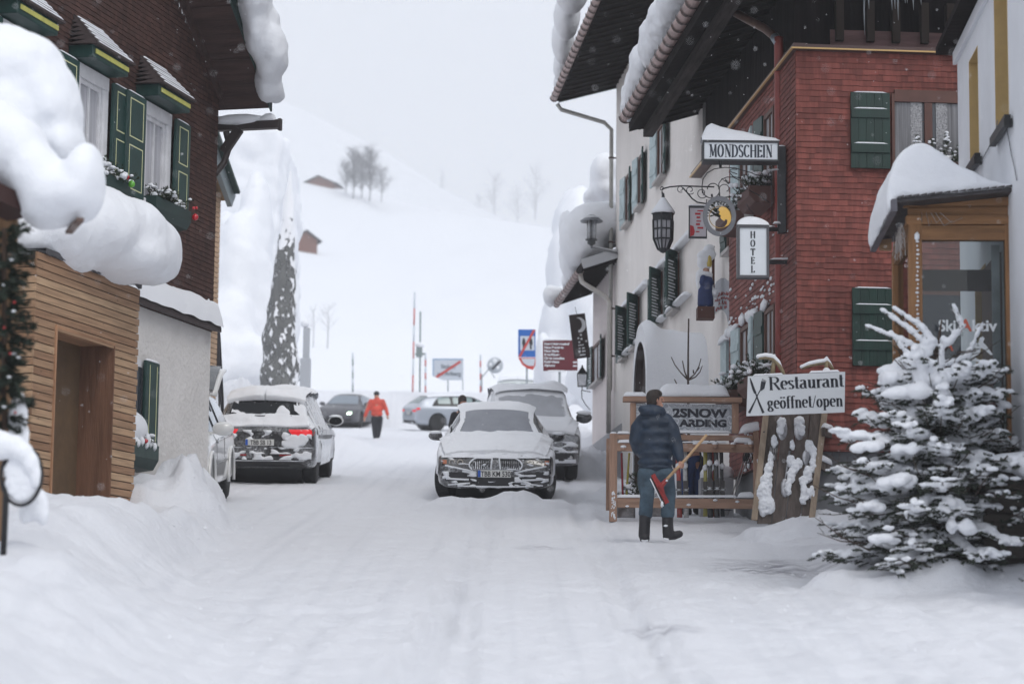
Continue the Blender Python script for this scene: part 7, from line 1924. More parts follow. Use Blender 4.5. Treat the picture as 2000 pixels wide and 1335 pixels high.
# ---- black SUV seen from behind
c3, B = make_car('parked_car', 'black four-wheel-drive car seen from behind with snow on roof and lit red tail lights', car_M(541, 46.3, .01), SUV, 'black', (-1.5, 1.45), .365, .25, spokes=5)
m = MB()
for s in (1, -1): B.patch(m, 2.5, 3.85, s*8.3, s*10, .006)
m.build('rear_window', CGL, c3)
for s in (1, -1): m = MB(); B.patch(m, 4.8, 9.2, s*6.2, s*7.6, .005, shape=lambda a, c, u, v: (u - .6*c*(a > .5), v)); m.build('side_window', CGL, c3)
mirror(c3, B, .85, 1.10, PAINT['white'], size=1.15)
for s in (1, -1):
    m = MB(); B.front(m, [(.895, s*.56, s*.90), (.93, s*.50, s*.92), (.97, s*.47, s*.92), (1.005, s*.46, s*.91)], -1, .008, 10); m.build('tail_light', REDLIT, c3)
    m = MB(); B.front(m, [(.52, s*.30, s*.82), (.55, s*.30, s*.84)], -1, .006, 10); m.build('reflector', REDL, c3)
    m = MB(); B.front(m, rrows(.30, .36, s*.48, s*.76, 2), -1, .010, 8); m.build('tailpipe', mat('tailpipe', (.10, .10, .10), .4, metal=.6), c3)
m = MB(); B.front(m, rrows(.29, .47, -.86, .86, 5), -1, .006, 24); m.build('rear_bumper', PLASB, c3)
plate(c3, B, .765, 'TBB SB 13', -1, y=.06)
m = MB(); m.tube([B.S(2.62, -8.9)*1.0 + Vector((-.02, 0, .0)), B.S(2.55, 10) + Vector((-.03, 0, 0)), B.S(2.6, 9.2) + Vector((-.02, 0, 0))], .012, 5); m.build('wiper', PLASB, c3)
S1 = MB()
for s in (1, -1):
    B.patch(S1, 3.6, 8.4, s*7.7, s*10, lambda a, c, p: .10 + .06*nz_(p, 2.4, 14) + .012*nz_(p, 14) - (.12 if a > .985 else 0) - (.10 if a < .01 else 0), 60, 18)
    B.patch(S1, 1.3, 2.7, s*5.8, s*10, lambda a, c, p: .035 + .03*nz_(p, 5, 11) - (.05 if a < .02 or a > .97 else 0), 20, 40)
    B.patch(S1, 2.4, 4.2, s*7.0, s*8.7, lambda a, c, p: .006 + .03*nz_(p, 4, 5), 20, 16)
    B.patch(S1, 2.5, 3.9, s*8.4, s*10, lambda a, c, p: -.012 + (.05 if p.y < -.2 else .035)*nz_(p, 5, 21) + .03*max(0, abs(p.y)-.45)*2, 30, 30)
    B.patch(S1, 3.6, 12, s*4.6, s*6.9, lambda a, c, p: .006 + .022*nz_(p, 4, 5), 60, 16); B.patch(S1, 4.6, 9.5, s*6.6, s*8.0, lambda a, c, p: -.002 + .03*nz_(p, 5, 9), 50, 12)
    B.patch(S1, 3.0, 11, s*2.5, s*4.6, lambda a, c, p: -.006 + .022*nz_(p, 3, 15), 60, 16)
    B.patch(S1, 9.2, 12.5, s*6.0, s*10, .05, 20, 20)
S1.build('snow_cap', SNOW, c3)
m = MB()
fs(-.88, .88, .82, .99, .16, 17, 6, 80, 24, -1, .04, 1.6); fs(-.9, .9, .56, .68, .12, 18, 7, 80, 16, -1, .04, 2.4); fs(-.88, .88, .45, .56, -.12, 19, 6, 80, 14, -1, .06, 1.4)
B.front(m, rrows(.60, .95, -.86, -.34, 16), -1, lambda y, z: .020 - .09*max(0, ((y+.58+ (z-.78)*.6)/.24)**2 + ((z-.78)/.16)**2 - .62 + .8*mn.noise(Vector((y*7, z*7, 4)))), 24); B.front(m, [(.66, .55, .84), (.70, .5, .86), (.76, .55, .86)], -1, .018, 10)
m.tube([B.hit(y, .43, -1, .012) for y in (-.75, -.4, 0, .4, .75)], .008, 5)
m.build('rear_snow', SNOW, c3)

# ---- white SUV half behind the brown house, tailgate open
c4, B = make_car('parked_car', 'white four-wheel-drive car half hidden by the brown house with its tailgate raised', car_M(400, 36.65, pi - .02, x=-5.34, zoff=.02), SUV, 'white', (-1.46, 1.45), .37, .255, spokes=5)
for s in (1, -1):
    m = MB(); B.patch(m, 4.9, 9.1, s*6.25, s*7.6, .005, shape=lambda a, c, u, v: (u - .7*c*(a > .5), v)); m.build('side_window', CGLR, c4)
    m = MB()
    for u in (6.5, 7.9): m.tube([B.S(u, s*v) + B.N(u, s*v)*.006 for v in (6.2, 6.9, 7.6)], .018, 5)
    m.build('door_pillar', PLASB, c4)
    m = MB()
    for u in (6.4, 8.5): m.tube([B.S(u, s*v) + B.N(u, s*v)*.001 for v in (2.4, 4, 5.5, 6.2)], .004, 4)
    m.tube([B.S(u, s*3.6) + B.N(u, s*3.6)*.004 for u in (4.6, 6, 8, 9.5)], .010, 5); m.build('door_seam', mat('seam', (.2, .2, .2), .5), c4)
    m = MB(); m.tube([B.S(u, s*5.3) + B.N(u, s*5.3)*.03 for u in (6.6, 6.9)], .014, 6); m.tube([B.S(u, s*5.3) + B.N(u, s*5.3)*.03 for u in (8.0, 8.3)], .014, 6); m.build('door_handle', CHROME, c4)
    m = MB(); m.tube([B.S(u, s*8.3) + Vector((0, 0, .05)) for u in (4.6, 5.5, 6.5, 8.0)], .018, 6); m.build('roof_rail', CHROME, c4)
    m = MB(); m.tube([Vector((-1.46 + cos(t)*.43, s*.965, .38 + sin(t)*.43)) for t in [pi*i/14 for i in range(-1, 16)]], .028, 6); m.build('wheel_flare', PAINT['white'], c4); m = MB(); m.tube([Vector((1.45 + cos(t)*.43, s*.965, .38 + sin(t)*.43)) for t in [pi*i/14 for i in range(-1, 16)]], .028, 6); m.build('wheel_flare', PAINT['white'], c4)
m = MB(); B.patch(m, 8.4, 10, 8.15, 10, .005); B.patch(m, 8.4, 10, -10, -8.15, .005); m.build('windscreen', CGLR, c4)
mirror(c4, B, .86, 1.12, PAINT['white'], size=1.25, snow=False)
# raised tailgate, hinged at the rear roof edge
m = MB(); hx, hz = -1.95, 1.63
def tg(u, v):
    y = (u-.5)*(1.60 - .25*(1-v)); L = 1.0*v; bow = .10*(1-(2*u-1)**2); ang = radians(24)
    return Vector((hx - cos(ang)*L - .06*sin(pi*v), y*(1 - .08*v), hz + sin(ang)*L + bow*.5 + .10*sin(pi*v)))
m.grid(tg, 16, 10); o = m.build('tailgate', PAINT['white'], c4); sd = o.modifiers.new('s', 'SOLIDIFY'); sd.thickness = .04
m = MB(); m.grid(lambda u, v: tg(.04 + u*.92, .03 + v*.84) + Vector((.045, 0, .05)), 12, 8); m.build('tailgate_glass', mat('tail_glass', (.09, .095, .10), .15, spec=.6), o)
m = MB()
for s in (-1, 1): m.tube([(hx+.05, s*.72, 1.35), tg(.5 + s*.45, .55) + Vector((0, 0, -.06))], .012, 6)
m.build('gas_strut', PLASB, c4)

# ---- silver estate
aW = radians(69); Mw = car_M(0, 98.2, aW, x=-1.95)
c5, B = make_car('parked_car', 'silver estate car seen from its rear corner, across the end of the street', Mw, WAGON, 'silver', (-1.42, 1.40), .33, .225, spokes=7)
for s in (1, -1):
    m = MB(); B.patch(m, 3.9, 8.2, s*6.2, s*7.65, .006, 20, 8, shape=lambda a, c, u, v: (u + (.75*c*(1-a)**2) - .9*c*a**3, v)); w_ = m.build('side_window', CGL, c5)
    m = MB()
    for u0, u1 in ((4.35, 4.95), (5.1, 5.45), (5.75, 6.2)): B.patch(m, u0, u1, s*6.45, s*7.35, .010, 6, 6)
    B.patch(m, 6.5, 7.6, s*6.5, s*7.1, .010, 6, 6); m.build('bright_pane', CGLB, w_)
    m = MB(); m.tube([B.S(u, s*4.9) + B.N(u, s*4.9)*.03 for u in (5.0, 5.3)], .014, 5); m.build('door_handle', PAINT['silver'], c5)
    m = MB(); B.front(m, [(.76, s*.52, s*.86), (.80, s*.48, s*.89), (.84, s*.50, s*.89)], -1, .006, 8)
    B.patch(m, .9, 1.9, s*4.7, s*5.5, .008, 6, 6); m.build('tail_light', REDLIT, c5)
m = MB()
for s in (1, -1): B.patch(m, 1.9, 3.6, s*8.3, s*10, .006)
m.build('rear_window', mat('misted_glass', (.16, .20, .20), .2), c5)
m = MB(); B.front(m, rrows(.62, .76, -.42, .42, 3), -1, .006, 8); m.build('plate_recess', mat('recess_grey', (.12, .13, .14), .5), c5); plate(c5, B, .70, 'B 410', -1, w=.5)
m = MB(); B.front(m, rrows(.30, .42, -.72, .72, 3), -1, .006, 12); m.build('rear_bumper', PLASB, c5)
m = MB()
for s in (1, -1): m.lathe([(.035, 0), (.04, -.12)], (-2.30, s*.55, .32), 12, axis='X')
m.build('tailpipe', CHROME, c5); mirror(c5, B, .62, .98, PAINT['silver'], snow=False)
S1 = MB()
for s in (1, -1): B.patch(S1, 3.6, 6.6, s*7.9, s*10, .02, 20, 10)
S1.build('snow_cap', SNOW, c5)
# ---- grey fastback with lights on
c6, B = make_car('parked_car', 'dark grey low car with four bright headlamp dots beyond the man in red', car_M(680, 103.5, pi + .20), FAST, 'grey', (-1.48, 1.46), .35, .25, spokes=5, rim=RIMD)
m = MB()
for s in (1, -1): B.patch(m, 5.9, 6.95, s*8.15, s*10, .006)
m.build('windscreen', CGLR, c6)
for s in (1, -1):
    m = MB(); B.patch(m, 2.7, 6.5, s*6.2, s*7.6, .005, shape=lambda a, c, u, v: (u - .6*c*(a > .5) + .5*c*(a < .5), v)); m.build('side_window', CGLR, c6)
    m = MB(); B.front(m, [(.55, s*.50, s*.80), (.60, s*.46, s*.83), (.68, s*.50, s*.84)], 1, .006, 8); h_ = m.build('headlight', mat('headlamp_dark', (.06, .055, .05), .1), c6)
    m = MB()
    if s < 0 or True:
        for y, z in ((.60, .595), (.70, .595), (.63, .645), (.73, .645)):
            c = B.hit(s*y, z, 1, .02); m.blob(c, .028 if s > 0 else .02, 2, 0)
        m.build('lit_lamp', mat('lamp_lit', (.8, 1, .85), .3, emit=((.72, 1, .78), 9)) if s > 0 else RIMD, h_)
m = MB(); B.front(m, rrows(.24, .46, -.42, .42, 4), 1, .006, 10); B.front(m, rrows(.26, .40, .5, .78, 3), 1, .006, 6); B.front(m, rrows(.26, .40, -.78, -.5, 3), 1, .006, 6); m.build('lower_intake', PLASB, c6)
mirror(c6, B, .72, .98, PAINT['grey'], snow=False)
# ---- pale van behind
c7, B = make_car('parked_van', 'pale van with two greenish windows just showing behind the snowy people carrier', car_M(1010, 92, .0) @ Matrix.Diagonal((1.1, 1.04, 1.36, 1)), MPV, 'pale', (-1.35, 1.38), .28, .21)
c7['category'] = 'van'
m = MB()
for s in (1, -1): B.patch(m, 1.3, 3.0, s*8.8, s*9.9, .008, 8, 10, shape=lambda a, c, u, v: (u, v))
m2 = MB(); B.front(m2, rrows(1.22, 1.42, -.58, -.08, 3), -1, .02, 6); m2.build('rear_window', mat('green_glass', (.14, .22, .20), .15), c7)
m2 = MB(); B.front(m2, rrows(1.22, 1.42, .08, .58, 3), -1, .02, 6); m2.build('rear_window', MATS['green_glass'], c7)
S1 = MB()
for s in (1, -1): B.patch(S1, 2.0, 6.4, s*7.9, s*10, .05, 20, 10)
S1.build('snow_cap', SNOW, c7)
# ================================================================== people
def person(name, label, Y, root_px, parts, group=None):
    """parts: list of (mesh name, material, voxel, [shapes]); shapes in photo pixels at distance Y (+dy)"""
    base = at(root_px[0], root_px[1], Y); e = empty(name, base, label, 'person', group); k = Y / FPX
    body = None
    for nm, m_, vox, shapes in parts:
        mb = MB()
        for s in shapes:
            if s[0] == 't':      # tube of (px, py, dy, radius m)
                pts = [at(a, b, Y + c) - base for a, b, c, r in s[1]]; rs = [r for *_, r in s[1]]
                mb.tube(pts, rs, 12); [mb.blob(p, r, 2, 0) for p, r in zip(pts, rs)]
            else:                # ellipsoid (px, py, dy, rx, ry, rz) in metres, optional turn about z
                _, px, py, dy, rx, ry, rz = s[:7]; R = Matrix.Rotation(s[7], 3, s[8] if len(s) > 8 else 'Z') if len(s) > 7 else None
                mb.blob(at(px, py, Y + dy) - base, (rx, ry, rz), 2, 0, rot=R)
        o = mb.build(nm, m_, body if (body is not None and False) else e)
        if vox: remesh(o, vox, 3)
        if nm == 'body': body = o
    return e
SKIN = mat('skin', (.45, .24, .17), .55)
JKT = mat('navy_jacket', (.010, .024, .048), .6, var=.35, vsc=6, bump=.5, bsc=14)
JEAN = mat('jeans', (.050, .082, .112), .85, var=.45, vsc=7, bump=.6, bsc=18)
BOOT = mat('dark_boots', (.016, .015, .018), .6, var=.3, vsc=10)
HAIR = mat('dark_hair', (.022, .014, .010), .7, var=.4, vsc=30, bump=.6, bsc=60)
k = k_(28.5)
def fingers(cx, cy, dy, dirs):
    out = []
    for (dx, dz, dd) in dirs:
        out.append(('t', [(cx + dx*1, cy + dz, dy + dd - .035, .011), (cx + dx + 2.2, cy + dz + .8, dy + dd - .052, .0105), (cx + dx + 4.8, cy + dz + 1.5, dy + dd - .035, .009), (cx + dx + 5.2, cy + dz + 1.6, dy + dd - .010, .008)]))
    return out
man = person('person', 'man in navy padded jacket and jeans walking with a snow pusher', 28.5, (1283, 1059), [
    ('body', SKIN, .009, [('e', 1278, 779, .01, .072, .088, .110, -.93), ('e', 1284, 789, .03, .050, .06, .065, -.93), ('t', [(1277, 795, 0, .055), (1278, 812, 0, .07), (1279, 845, 0, .10), (1280, 890, 0, .10), (1280, 915, 0, .10)]),
        ('t', [(1278, 818, 0, .07), (1250, 822, 0, .06), (1243, 858, .02, .048), (1256, 888, .20, .034), (1263, 893, .24, .03)]), ('t', [(1278, 818, 0, .07), (1306, 822, 0, .06), (1319, 862, -.02, .048), (1328, 898, -.12, .034), (1331, 906, -.14, .030)]),
        ('t', [(1280, 915, 0, .10), (1265, 930, 0, .07), (1264, 968, -.05, .045), (1261, 1008, .0, .04), (1259, 1050, 0, .04)]), ('t', [(1280, 915, 0, .10), (1298, 930, .01, .07), (1307, 965, .08, .045), (1304, 1006, 0, .04), (1306, 1045, 0, .04)]),
        ('t', [(1292, 775, .05, .012), (1295.5, 781, .05, .012), (1296, 784, .05, .013)]), ('e', 1284, 781, -.062, .010, .020, .030, -.5), ('t', [(1293, 789, .05, .012), (1294, 791, .05, .011)]), ('e', 1290, 794, .04, .030, .04, .022),
        ('e', 1332, 908, -.15, .030, .026, .040), ('t', [(1326, 903, -.17, .012), (1327, 910, -.19, .012), (1331, 913, -.195, .010)]),
        ('e', 1266, 895, .27, .03, .025, .04)] + fingers(1329, 903, -.14, ((0, 0, 0), (-.5, 3.2, 0), (-1, 6.2, .003), (-1.6, 9, .01)))
        + [('t', [(1266 + i*1.6, 898, .28, .010), (1267 + i*1.7, 904, .29, .009), (1268 + i*1.6, 908, .275, .0075)]) for i in range(4)] + [('t', [(1264, 893, .28, .011), (1261, 898, .29, .009)])]),
    ('hair', HAIR, .010, [('e', 1275, 775, -.022, .080, .088, .094, -.93), ('e', 1273, 785, -.03, .066, .062, .075), ('e', 1281, 768.5, .01, .070, .085, .056, -.93), ('e', 1282, 773, -.055, .035, .02, .028)]),
    ('jacket', JKT, .012, [('t', [(1277, 818, 0, .125), (1278, 846, 0, .145), (1279, 880, 0, .145), (1280, 908, 0, .14)]), ('e', 1279, 862, 0, .213, .150, .30), ('e', 1275, 806, -.03, .155, .13, .075, 0), ('e', 1266, 803, -.07, .13, .11, .070, .35, 'Y'), ('e', 1280, 797, -.05, .13, .09, .045, .2, 'Y'), ('e', 1290, 802, -.03, .07, .09, .045, .4, 'Y'),
        ('e', 1277, 826, 0, .235, .155, .095), ('e', 1278, 846, 0, .228, .165, .085), ('e', 1279, 866, 0, .225, .165, .085), ('e', 1280, 886, 0, .222, .16, .085), ('e', 1280, 903, 0, .225, .155, .072), ('e', 1280, 913, 0, .222, .150, .028),
        ('t', [(1256, 820, 0, .085), (1246, 836, 0, .092), (1241, 860, .0, .080), (1245, 876, .08, .070), (1254, 888, .18, .052)]),
        ('t', [(1300, 820, 0, .088), (1312, 838, -.01, .092), (1321, 866, -.03, .078), (1325, 884, -.08, .066), (1329, 897, -.12, .050)])]),
    ('jeans', JEAN, .012, [('e', 1268, 925, 0, .135, .14, .09), ('e', 1294, 925, 0, .135, .14, .09), ('t', [(1265, 925, 0, .125), (1262, 945, .0, .105), (1264, 968, -.05, .085), (1262, 988, -.03, .084), (1261, 1003, .01, .086)]),
        ('t', [(1297, 925, 0, .125), (1302, 945, .04, .103), (1307, 965, .08, .084), (1305, 985, .04, .083), (1304, 1003, 0, .085)])]),
    ('boot', BOOT, .010, [('t', [(1260, 1004, .0, .072), (1259, 1022, .0, .068), (1258, 1044, 0, .070)]), ('e', 1259, 1052, .06, .062, .13, .045), ('e', 1259, 1050, -.03, .064, .07, .055)]),
    ('boot', BOOT, .010, [('t', [(1304, 1004, .0, .072), (1304, 1022, .0, .068), (1305, 1040, 0, .070)]), ('t', [(1305, 1045, 0, .056), (1317, 1045, .03, .052), (1327, 1042, .05, .045)]), ('e', 1304, 1047, 0, .062, .06, .045)])])
m = MB(); eb = man.location
m.blob(at(1293, 778.5, 28.5+.03) - eb, (.006, .008, .008), 1, 0); m.build('eye', mat('eye_dark', (.02, .015, .012), .3), man)
m = MB()
for (a, b, c, d) in ((1253, 1055, 1266, 1055), (1296, 1051, 1306, 1053)): m.tube([at(a, b, 28.42) - eb, at(c, d, 28.42) - eb], .012, 6)
m.blob(at(1300, 1026, 28.41) - eb, (.03, .012, .015), 1, .3); m.build('boot_snow', SNOW, man)
# snow pusher in his hand
SPU = empty('snow_pusher', at(1330, 906, 28.33), 'red snow pusher with black rubber blade and wooden handle held by the man', 'tool')
m = MB(); q = [loc(SPU, at(x, y, 28.33 + d)) for x, y, d in ((1380, 849, .05), (1345, 890, .0), (1330, 906, -.0), (1291, 947, -.12))]; m.tube(q, .017, 10); m.build('handle', boardmat('pale_handle', (.50, .33, .19), 'x', 5), SPU)
M_ = Matrix.Translation(loc(SPU, at(1288, 953, 28.18)))
a = loc(SPU, at(1275, 926, 28.18)); b = loc(SPU, at(1303, 982, 28.2)); c = loc(SPU, at(1296, 941, 28.19))
m = MB(); m.beam(a, b, .035, .05); m.tube([loc(SPU, at(1301, 937, 28.23)), loc(SPU, at(1288, 953, 28.18))], [.026, .034], 8)
m.add([a + Vector((0, -.02, 0)), b + Vector((0, -.02, 0)), loc(SPU, at(1296, 951, 28.15)), loc(SPU, at(1288, 938, 28.15))], [(0,1,2,3)]); m.build('head', mat('tool_red', (.28, .022, .02), .45, var=.4, vsc=9), SPU)
a2 = loc(SPU, at(1270, 934, 28.17)); b2 = loc(SPU, at(1296, 988, 28.19))
m = MB(); m.add([a, b, b2, a2, a + Vector((0, .02, 0)), b + Vector((0, .02, 0)), b2 + Vector((0, .02, 0)), a2 + Vector((0, .02, 0))], [(0,1,2,3),(4,5,6,7),(0,1,5,4),(2,3,7,6),(1,2,6,5),(3,0,4,7)]); m.build('rubber_blade', PLASB, SPU)
m = MB(); m.tube([a2, b2], .006, 6); m.blob(loc(SPU, at(1293, 984, 28.17)), (.02, .02, .045), 1, .3); m.blob(loc(SPU, at(1302, 938, 28.2)), (.02, .02, .015), 1, .3); m.build('snow_dabs', SNOW, SPU)

# walker in orange
person('person', 'man in orange-red jacket and black cap walking down the street', 82, (736, 862), [
    ('body', SKIN, .02, [('e', 735.5, 774, 0, .085, .10, .13), ('t', [(736, 780, 0, .06), (736, 790, 0, .13), (736, 810, 0, .13)]), ('t', [(736, 786, 0, .1), (718, 790, 0, .06), (715, 805, 0, .05), (712, 818, -.05, .04)]), ('t', [(736, 786, 0, .1), (752, 790, 0, .06), (756, 803, 0, .05), (757, 814, -.05, .04)]), ('t', [(736, 812, 0, .12), (732, 835, 0, .07), (733, 858, 0, .05)]), ('t', [(736, 812, 0, .12), (740, 835, .1, .07), (737, 857, .2, .05)]),
        ('e', 711.5, 820, -.06, .04, .035, .055), ('e', 757.5, 816, -.06, .04, .035, .055), ('e', 735.5, 775, -.1, .018, .03, .025)]),
    ('cap', mat('black_cap', (.012, .013, .016), .8), .02, [('e', 735.5, 768.5, .0, .105, .115, .10)]),
    ('jacket', mat('orange_jacket', (.62, .075, .045), .6, var=.3, vsc=3, bump=.5, bsc=6), .025, [('e', 736, 786, 0, .22, .15, .15), ('e', 736, 799, 0, .215, .16, .20), ('e', 736, 808, 0, .21, .15, .13), ('t', [(736, 779, 0, .10), (736, 784, 0, .13)]),
        ('t', [(725, 784, 0, .10), (719, 797, 0, .075), (713, 812, -.03, .06)]), ('t', [(747, 784, 0, .10), (753, 795, 0, .075), (757, 809, -.03, .06)])]),
    ('trousers', mat('black_trousers', (.014, .015, .02), .8), .025, [('e', 736, 816, 0, .215, .14, .09), ('t', [(732, 817, 0, .13), (732, 835, 0, .105), (733, 852, 0, .085)]), ('t', [(741, 817, 0, .13), (740, 835, .08, .105), (738, 851, .15, .085)])]),
    ('boot', BOOT, .02, [('t', [(733, 853, 0, .07), (733, 859, -.04, .065)])]), ('boot', BOOT, .02, [('t', [(737, 852, .15, .07), (737, 857, .13, .065)])])])
# person between the cars
person('person', 'person in black coat with a dark patterned hat standing behind the black saloon', 50.5, (905, 930), [
    ('body', SKIN, .014, [('e', 904, 786, 0, .075, .09, .12), ('t', [(904, 795, 0, .06), (904, 810, 0, .13), (905, 850, 0, .14), (905, 862, 0, .13)]), ('t', [(904, 806, 0, .1), (888, 812, 0, .06), (884, 832, -.0, .05), (888, 850, -.1, .035)]), ('t', [(904, 806, 0, .1), (922, 812, 0, .06), (927, 832, 0, .05), (922, 850, -.1, .035)]), ('t', [(905, 860, 0, .12), (900, 890, 0, .07), (900, 925, 0, .05)]), ('t', [(905, 860, 0, .12), (911, 890, 0, .07), (911, 925, 0, .05)]), ('e', 912, 788, -.01, .018, .02, .03)]),
    ('hat', mat('patterned_hat', (.05, .038, .035), .9, var=.9, vsc=12), .012, [('e', 903, 780, .01, .098, .11, .105), ('e', 902, 787, .03, .085, .09, .08)]),
    ('coat', mat('black_coat', (.012, .012, .014), .8, var=.3, vsc=5), .016, [('e', 905, 816, 0, .25, .16, .14), ('e', 905, 836, 0, .25, .17, .2), ('e', 905, 858, 0, .24, .17, .2), ('t', [(904, 799, 0, .075), (904, 806, 0, .12)]), ('t', [(888, 811, 0, .09), (883, 830, 0, .085), (886, 850, -.1, .07)]), ('t', [(921, 811, 0, .09), (928, 830, 0, .085), (924, 850, -.1, .07)])]),
    ('collar', mat('fleece_collar', (.35, .33, .32), .9), .012, [('e', 905, 797.5, 0, .085, .085, .022)]),
    ('trousers', MATS['black_trousers'], .02, [('t', [(900, 865, 0, .12), (900, 890, 0, .10), (900, 915, 0, .08)]), ('t', [(911, 865, 0, .12), (911, 890, 0, .10), (911, 915, 0, .08)])]),
    ('boot', BOOT, .015, [('t', [(900, 915, 0, .07), (900, 926, -.04, .06)])]), ('boot', BOOT, .015, [('t', [(911, 915, 0, .07), (911, 926, -.04, .06)])])])
# person bending behind the rack
BLU = mat('blue_trousers', (.010, .035, .13), .7, var=.4, vsc=5, bump=.5, bsc=12)
person('person', 'person in blue ski trousers stooping behind the ski rack, mostly hidden by the man', 35.0, (1350, 1000), [
    ('body', SKIN, .012, [('e', 1306, 862, -.1, .075, .09, .11), ('t', [(1314, 860, -.08, .06), (1330, 860, -.04, .12), (1352, 888, 0, .13)]), ('t', [(1326, 866, -.1, .06), (1322, 890, -.15, .045), (1320, 912, -.2, .035), (1319, 920, -.2, .03)]), ('t', [(1332, 866, .1, .06), (1326, 890, .1, .045), (1324, 914, .05, .033)]), ('t', [(1352, 890, 0, .12), (1343, 935, 0, .07), (1342, 985, 0, .05)]), ('t', [(1352, 890, 0, .12), (1362, 935, .1, .07), (1363, 985, .1, .05)])]),
    ('jacket', mat('black_blue_jacket', (.012, .016, .035), .7, var=.4, vsc=5), .015, [('e', 1322, 864, -.04, .20, .18, .16), ('e', 1340, 878, 0, .19, .18, .16), ('t', [(1326, 868, -.12, .08), (1322, 890, -.15, .07), (1320, 908, -.2, .055)]), ('t', [(1332, 868, .12, .08), (1326, 890, .1, .07), (1324, 910, .05, .055)])]),
    ('hat', MATS['black_cap'], .012, [('e', 1303, 858, -.1, .09, .1, .09)]),
    ('trousers', BLU, .015, [('e', 1352, 893, .02, .145, .15, .12), ('t', [(1347, 900, 0, .12), (1342, 935, -.02, .10), (1342, 965, 0, .085), (1342, 985, 0, .09)]), ('t', [(1360, 900, .08, .12), (1364, 935, .08, .105), (1364, 965, .1, .09), (1364, 984, .1, .095)])]),
    ('braces', BOOT, .012, [('t', [(1334, 868, -.13, .03), (1340, 900, -.13, .03), (1341, 945, -.10, .03), (1336, 972, -.08, .03)]), ('t', [(1366, 868, -.05, .02), (1369, 900, -.06, .02), (1368, 945, -.04, .02)])]),
    ('boot', BOOT, .012, [('t', [(1342, 985, 0, .085), (1340, 996, -.03, .08), (1344, 999, -.1, .06)])]), ('boot', BOOT, .012, [('t', [(1364, 985, .1, .085), (1363, 994, .07, .08), (1371, 998, 0, .055)])])])

# ================================================================== ski rack with banner board
LR = boardmat('rack_wood', (.34, .215, .155), 'x', 6, var=.35)
LRZ = boardmat('rack_wood_upright', (.34, .215, .155), 'z', 6, var=.35)
YR_ = 33.0
SRK = empty('ski_rack', at(1335, 1015, YR_), 'larch timber ski rack with pegs and a banner board on top', 'rack')
def RP(px, py, dy=0): return loc(SRK, at(px, py, YR_ + dy))
def rbox(m, x0, y0, x1, y1, d0, d1):
    a = RP(x0, y0); b = RP(x1, y1); m.box((a.x, d0, b.z), (b.x, d1, a.z)); return m
k = k_(YR_)
for x0, x1, y0, y1, d0, d1 in ((1191, 1205, 846, 1018, 0, .1), (1187, 1198, 850, 992, .45, .53), (1472, 1487, 838, 1012, 0, .1), (1430, 1443, 786, 846, 0, .08), (1231, 1242, 786, 846, 0, .08)):
    o = bevel(rbox(MB(), x0, y0, x1, y1, d0, d1).build('post', LRZ, SRK), .006)
for x0, x1, y0, y1, d0, d1 in ((1205.5, 1471.5, 847, 860, .01, .07), (1205.5, 1471.5, 864, 883, .0, .05), (1205.5, 1471.5, 971, 993, .0, .06)):
    bevel(rbox(MB(), x0, y0, x1, y1, d0, d1).build('rail', LR, SRK), .005)
bevel(rbox(MB(), 1217, 774, 1449, 786, -.06, .16).build('cap_board', LR, SRK), .006)
for x in (1217, 1250, 1300, 1321, 1358, 1396, 1431, 1465):
    a = RP(x, 877 - (6 if x > 1300 else 0)); m = MB(); m.lathe([(.001, -.10), (.028, -.10), (.030, -.09), (.026, 0)], (a.x, 0, a.z), 12, axis='Y'); o = m.build('peg', LR, SRK)
    m = MB(); m.blob((a.x, -.06, a.z+.03), (.04, .055, .022), 2, .25, 9); m.build('snow_dab', SNOW, o)
def banner_mat():
    m = bpy.data.materials.new('banner'); m.use_nodes = True; nt = m.node_tree; b = nt.nodes['Principled BSDF']; b.inputs['Roughness'].default_value = .7
    tc = nt.nodes.new('ShaderNodeTexCoord'); v = nt.nodes.new('ShaderNodeTexVoronoi'); v.feature = 'SMOOTH_F1'; v.inputs['Scale'].default_value = 9; v.inputs['Randomness'].default_value = .6
    nt.links.new(tc.outputs['Object'], v.inputs['Vector']); s = nt.nodes.new('ShaderNodeMath'); s.operation = 'MULTIPLY'; s.inputs[1].default_value = 42; nt.links.new(v.outputs['Distance'], s.inputs[0])
    c = nt.nodes.new('ShaderNodeMath'); c.operation = 'SINE'; nt.links.new(s.outputs[0], c.inputs[0]); r = nt.nodes.new('ShaderNodeMapRange'); r.inputs[1].default_value = -.2; r.inputs[2].default_value = .4
    nt.links.new(c.outputs[0], r.inputs[0]); mx = nt.nodes.new('ShaderNodeMix'); mx.data_type = 'RGBA'; mx.inputs[6].default_value = (.34, .37, .41, 1); mx.inputs[7].default_value = (.58, .61, .65, 1)
    nt.links.new(r.outputs[0], mx.inputs[0]); nt.links.new(mx.outputs[2], b.inputs['Base Color']); return m
bn = rbox(MB(), 1242.5, 787, 1429.5, 842, .03, .045).build('banner', banner_mat(), SRK)
a = RP(1367, 815); place_mesh(font_text('2SNOW', .165, .0075, .002, 1.25), 'lettering', INK, bn, Matrix.Translation((a.x, .026, a.z + .01)))
m = MB(); c0, c1 = RP(1310, 793), RP(1424, 798); m.box((c0.x, .019, c1.z), (c1.x, .0225, c0.z)); m.build('snow_band', mat('banner_grey', (.42, .45, .49), .7), bn)
a = RP(1374, 832); place_mesh(font_text('ARDING', .130, .0075, .002, 1.30), 'lettering', INK, bn, Matrix.Translation((a.x, .026, a.z)))
m = MB()
def strip(p0, p1, wd, h, dy=.03, n=24, s=0): snow_strip(m, RP(*p0) + Vector((0, dy, 0)), RP(*p1) + Vector((0, dy, 0)), wd, h, n, s)
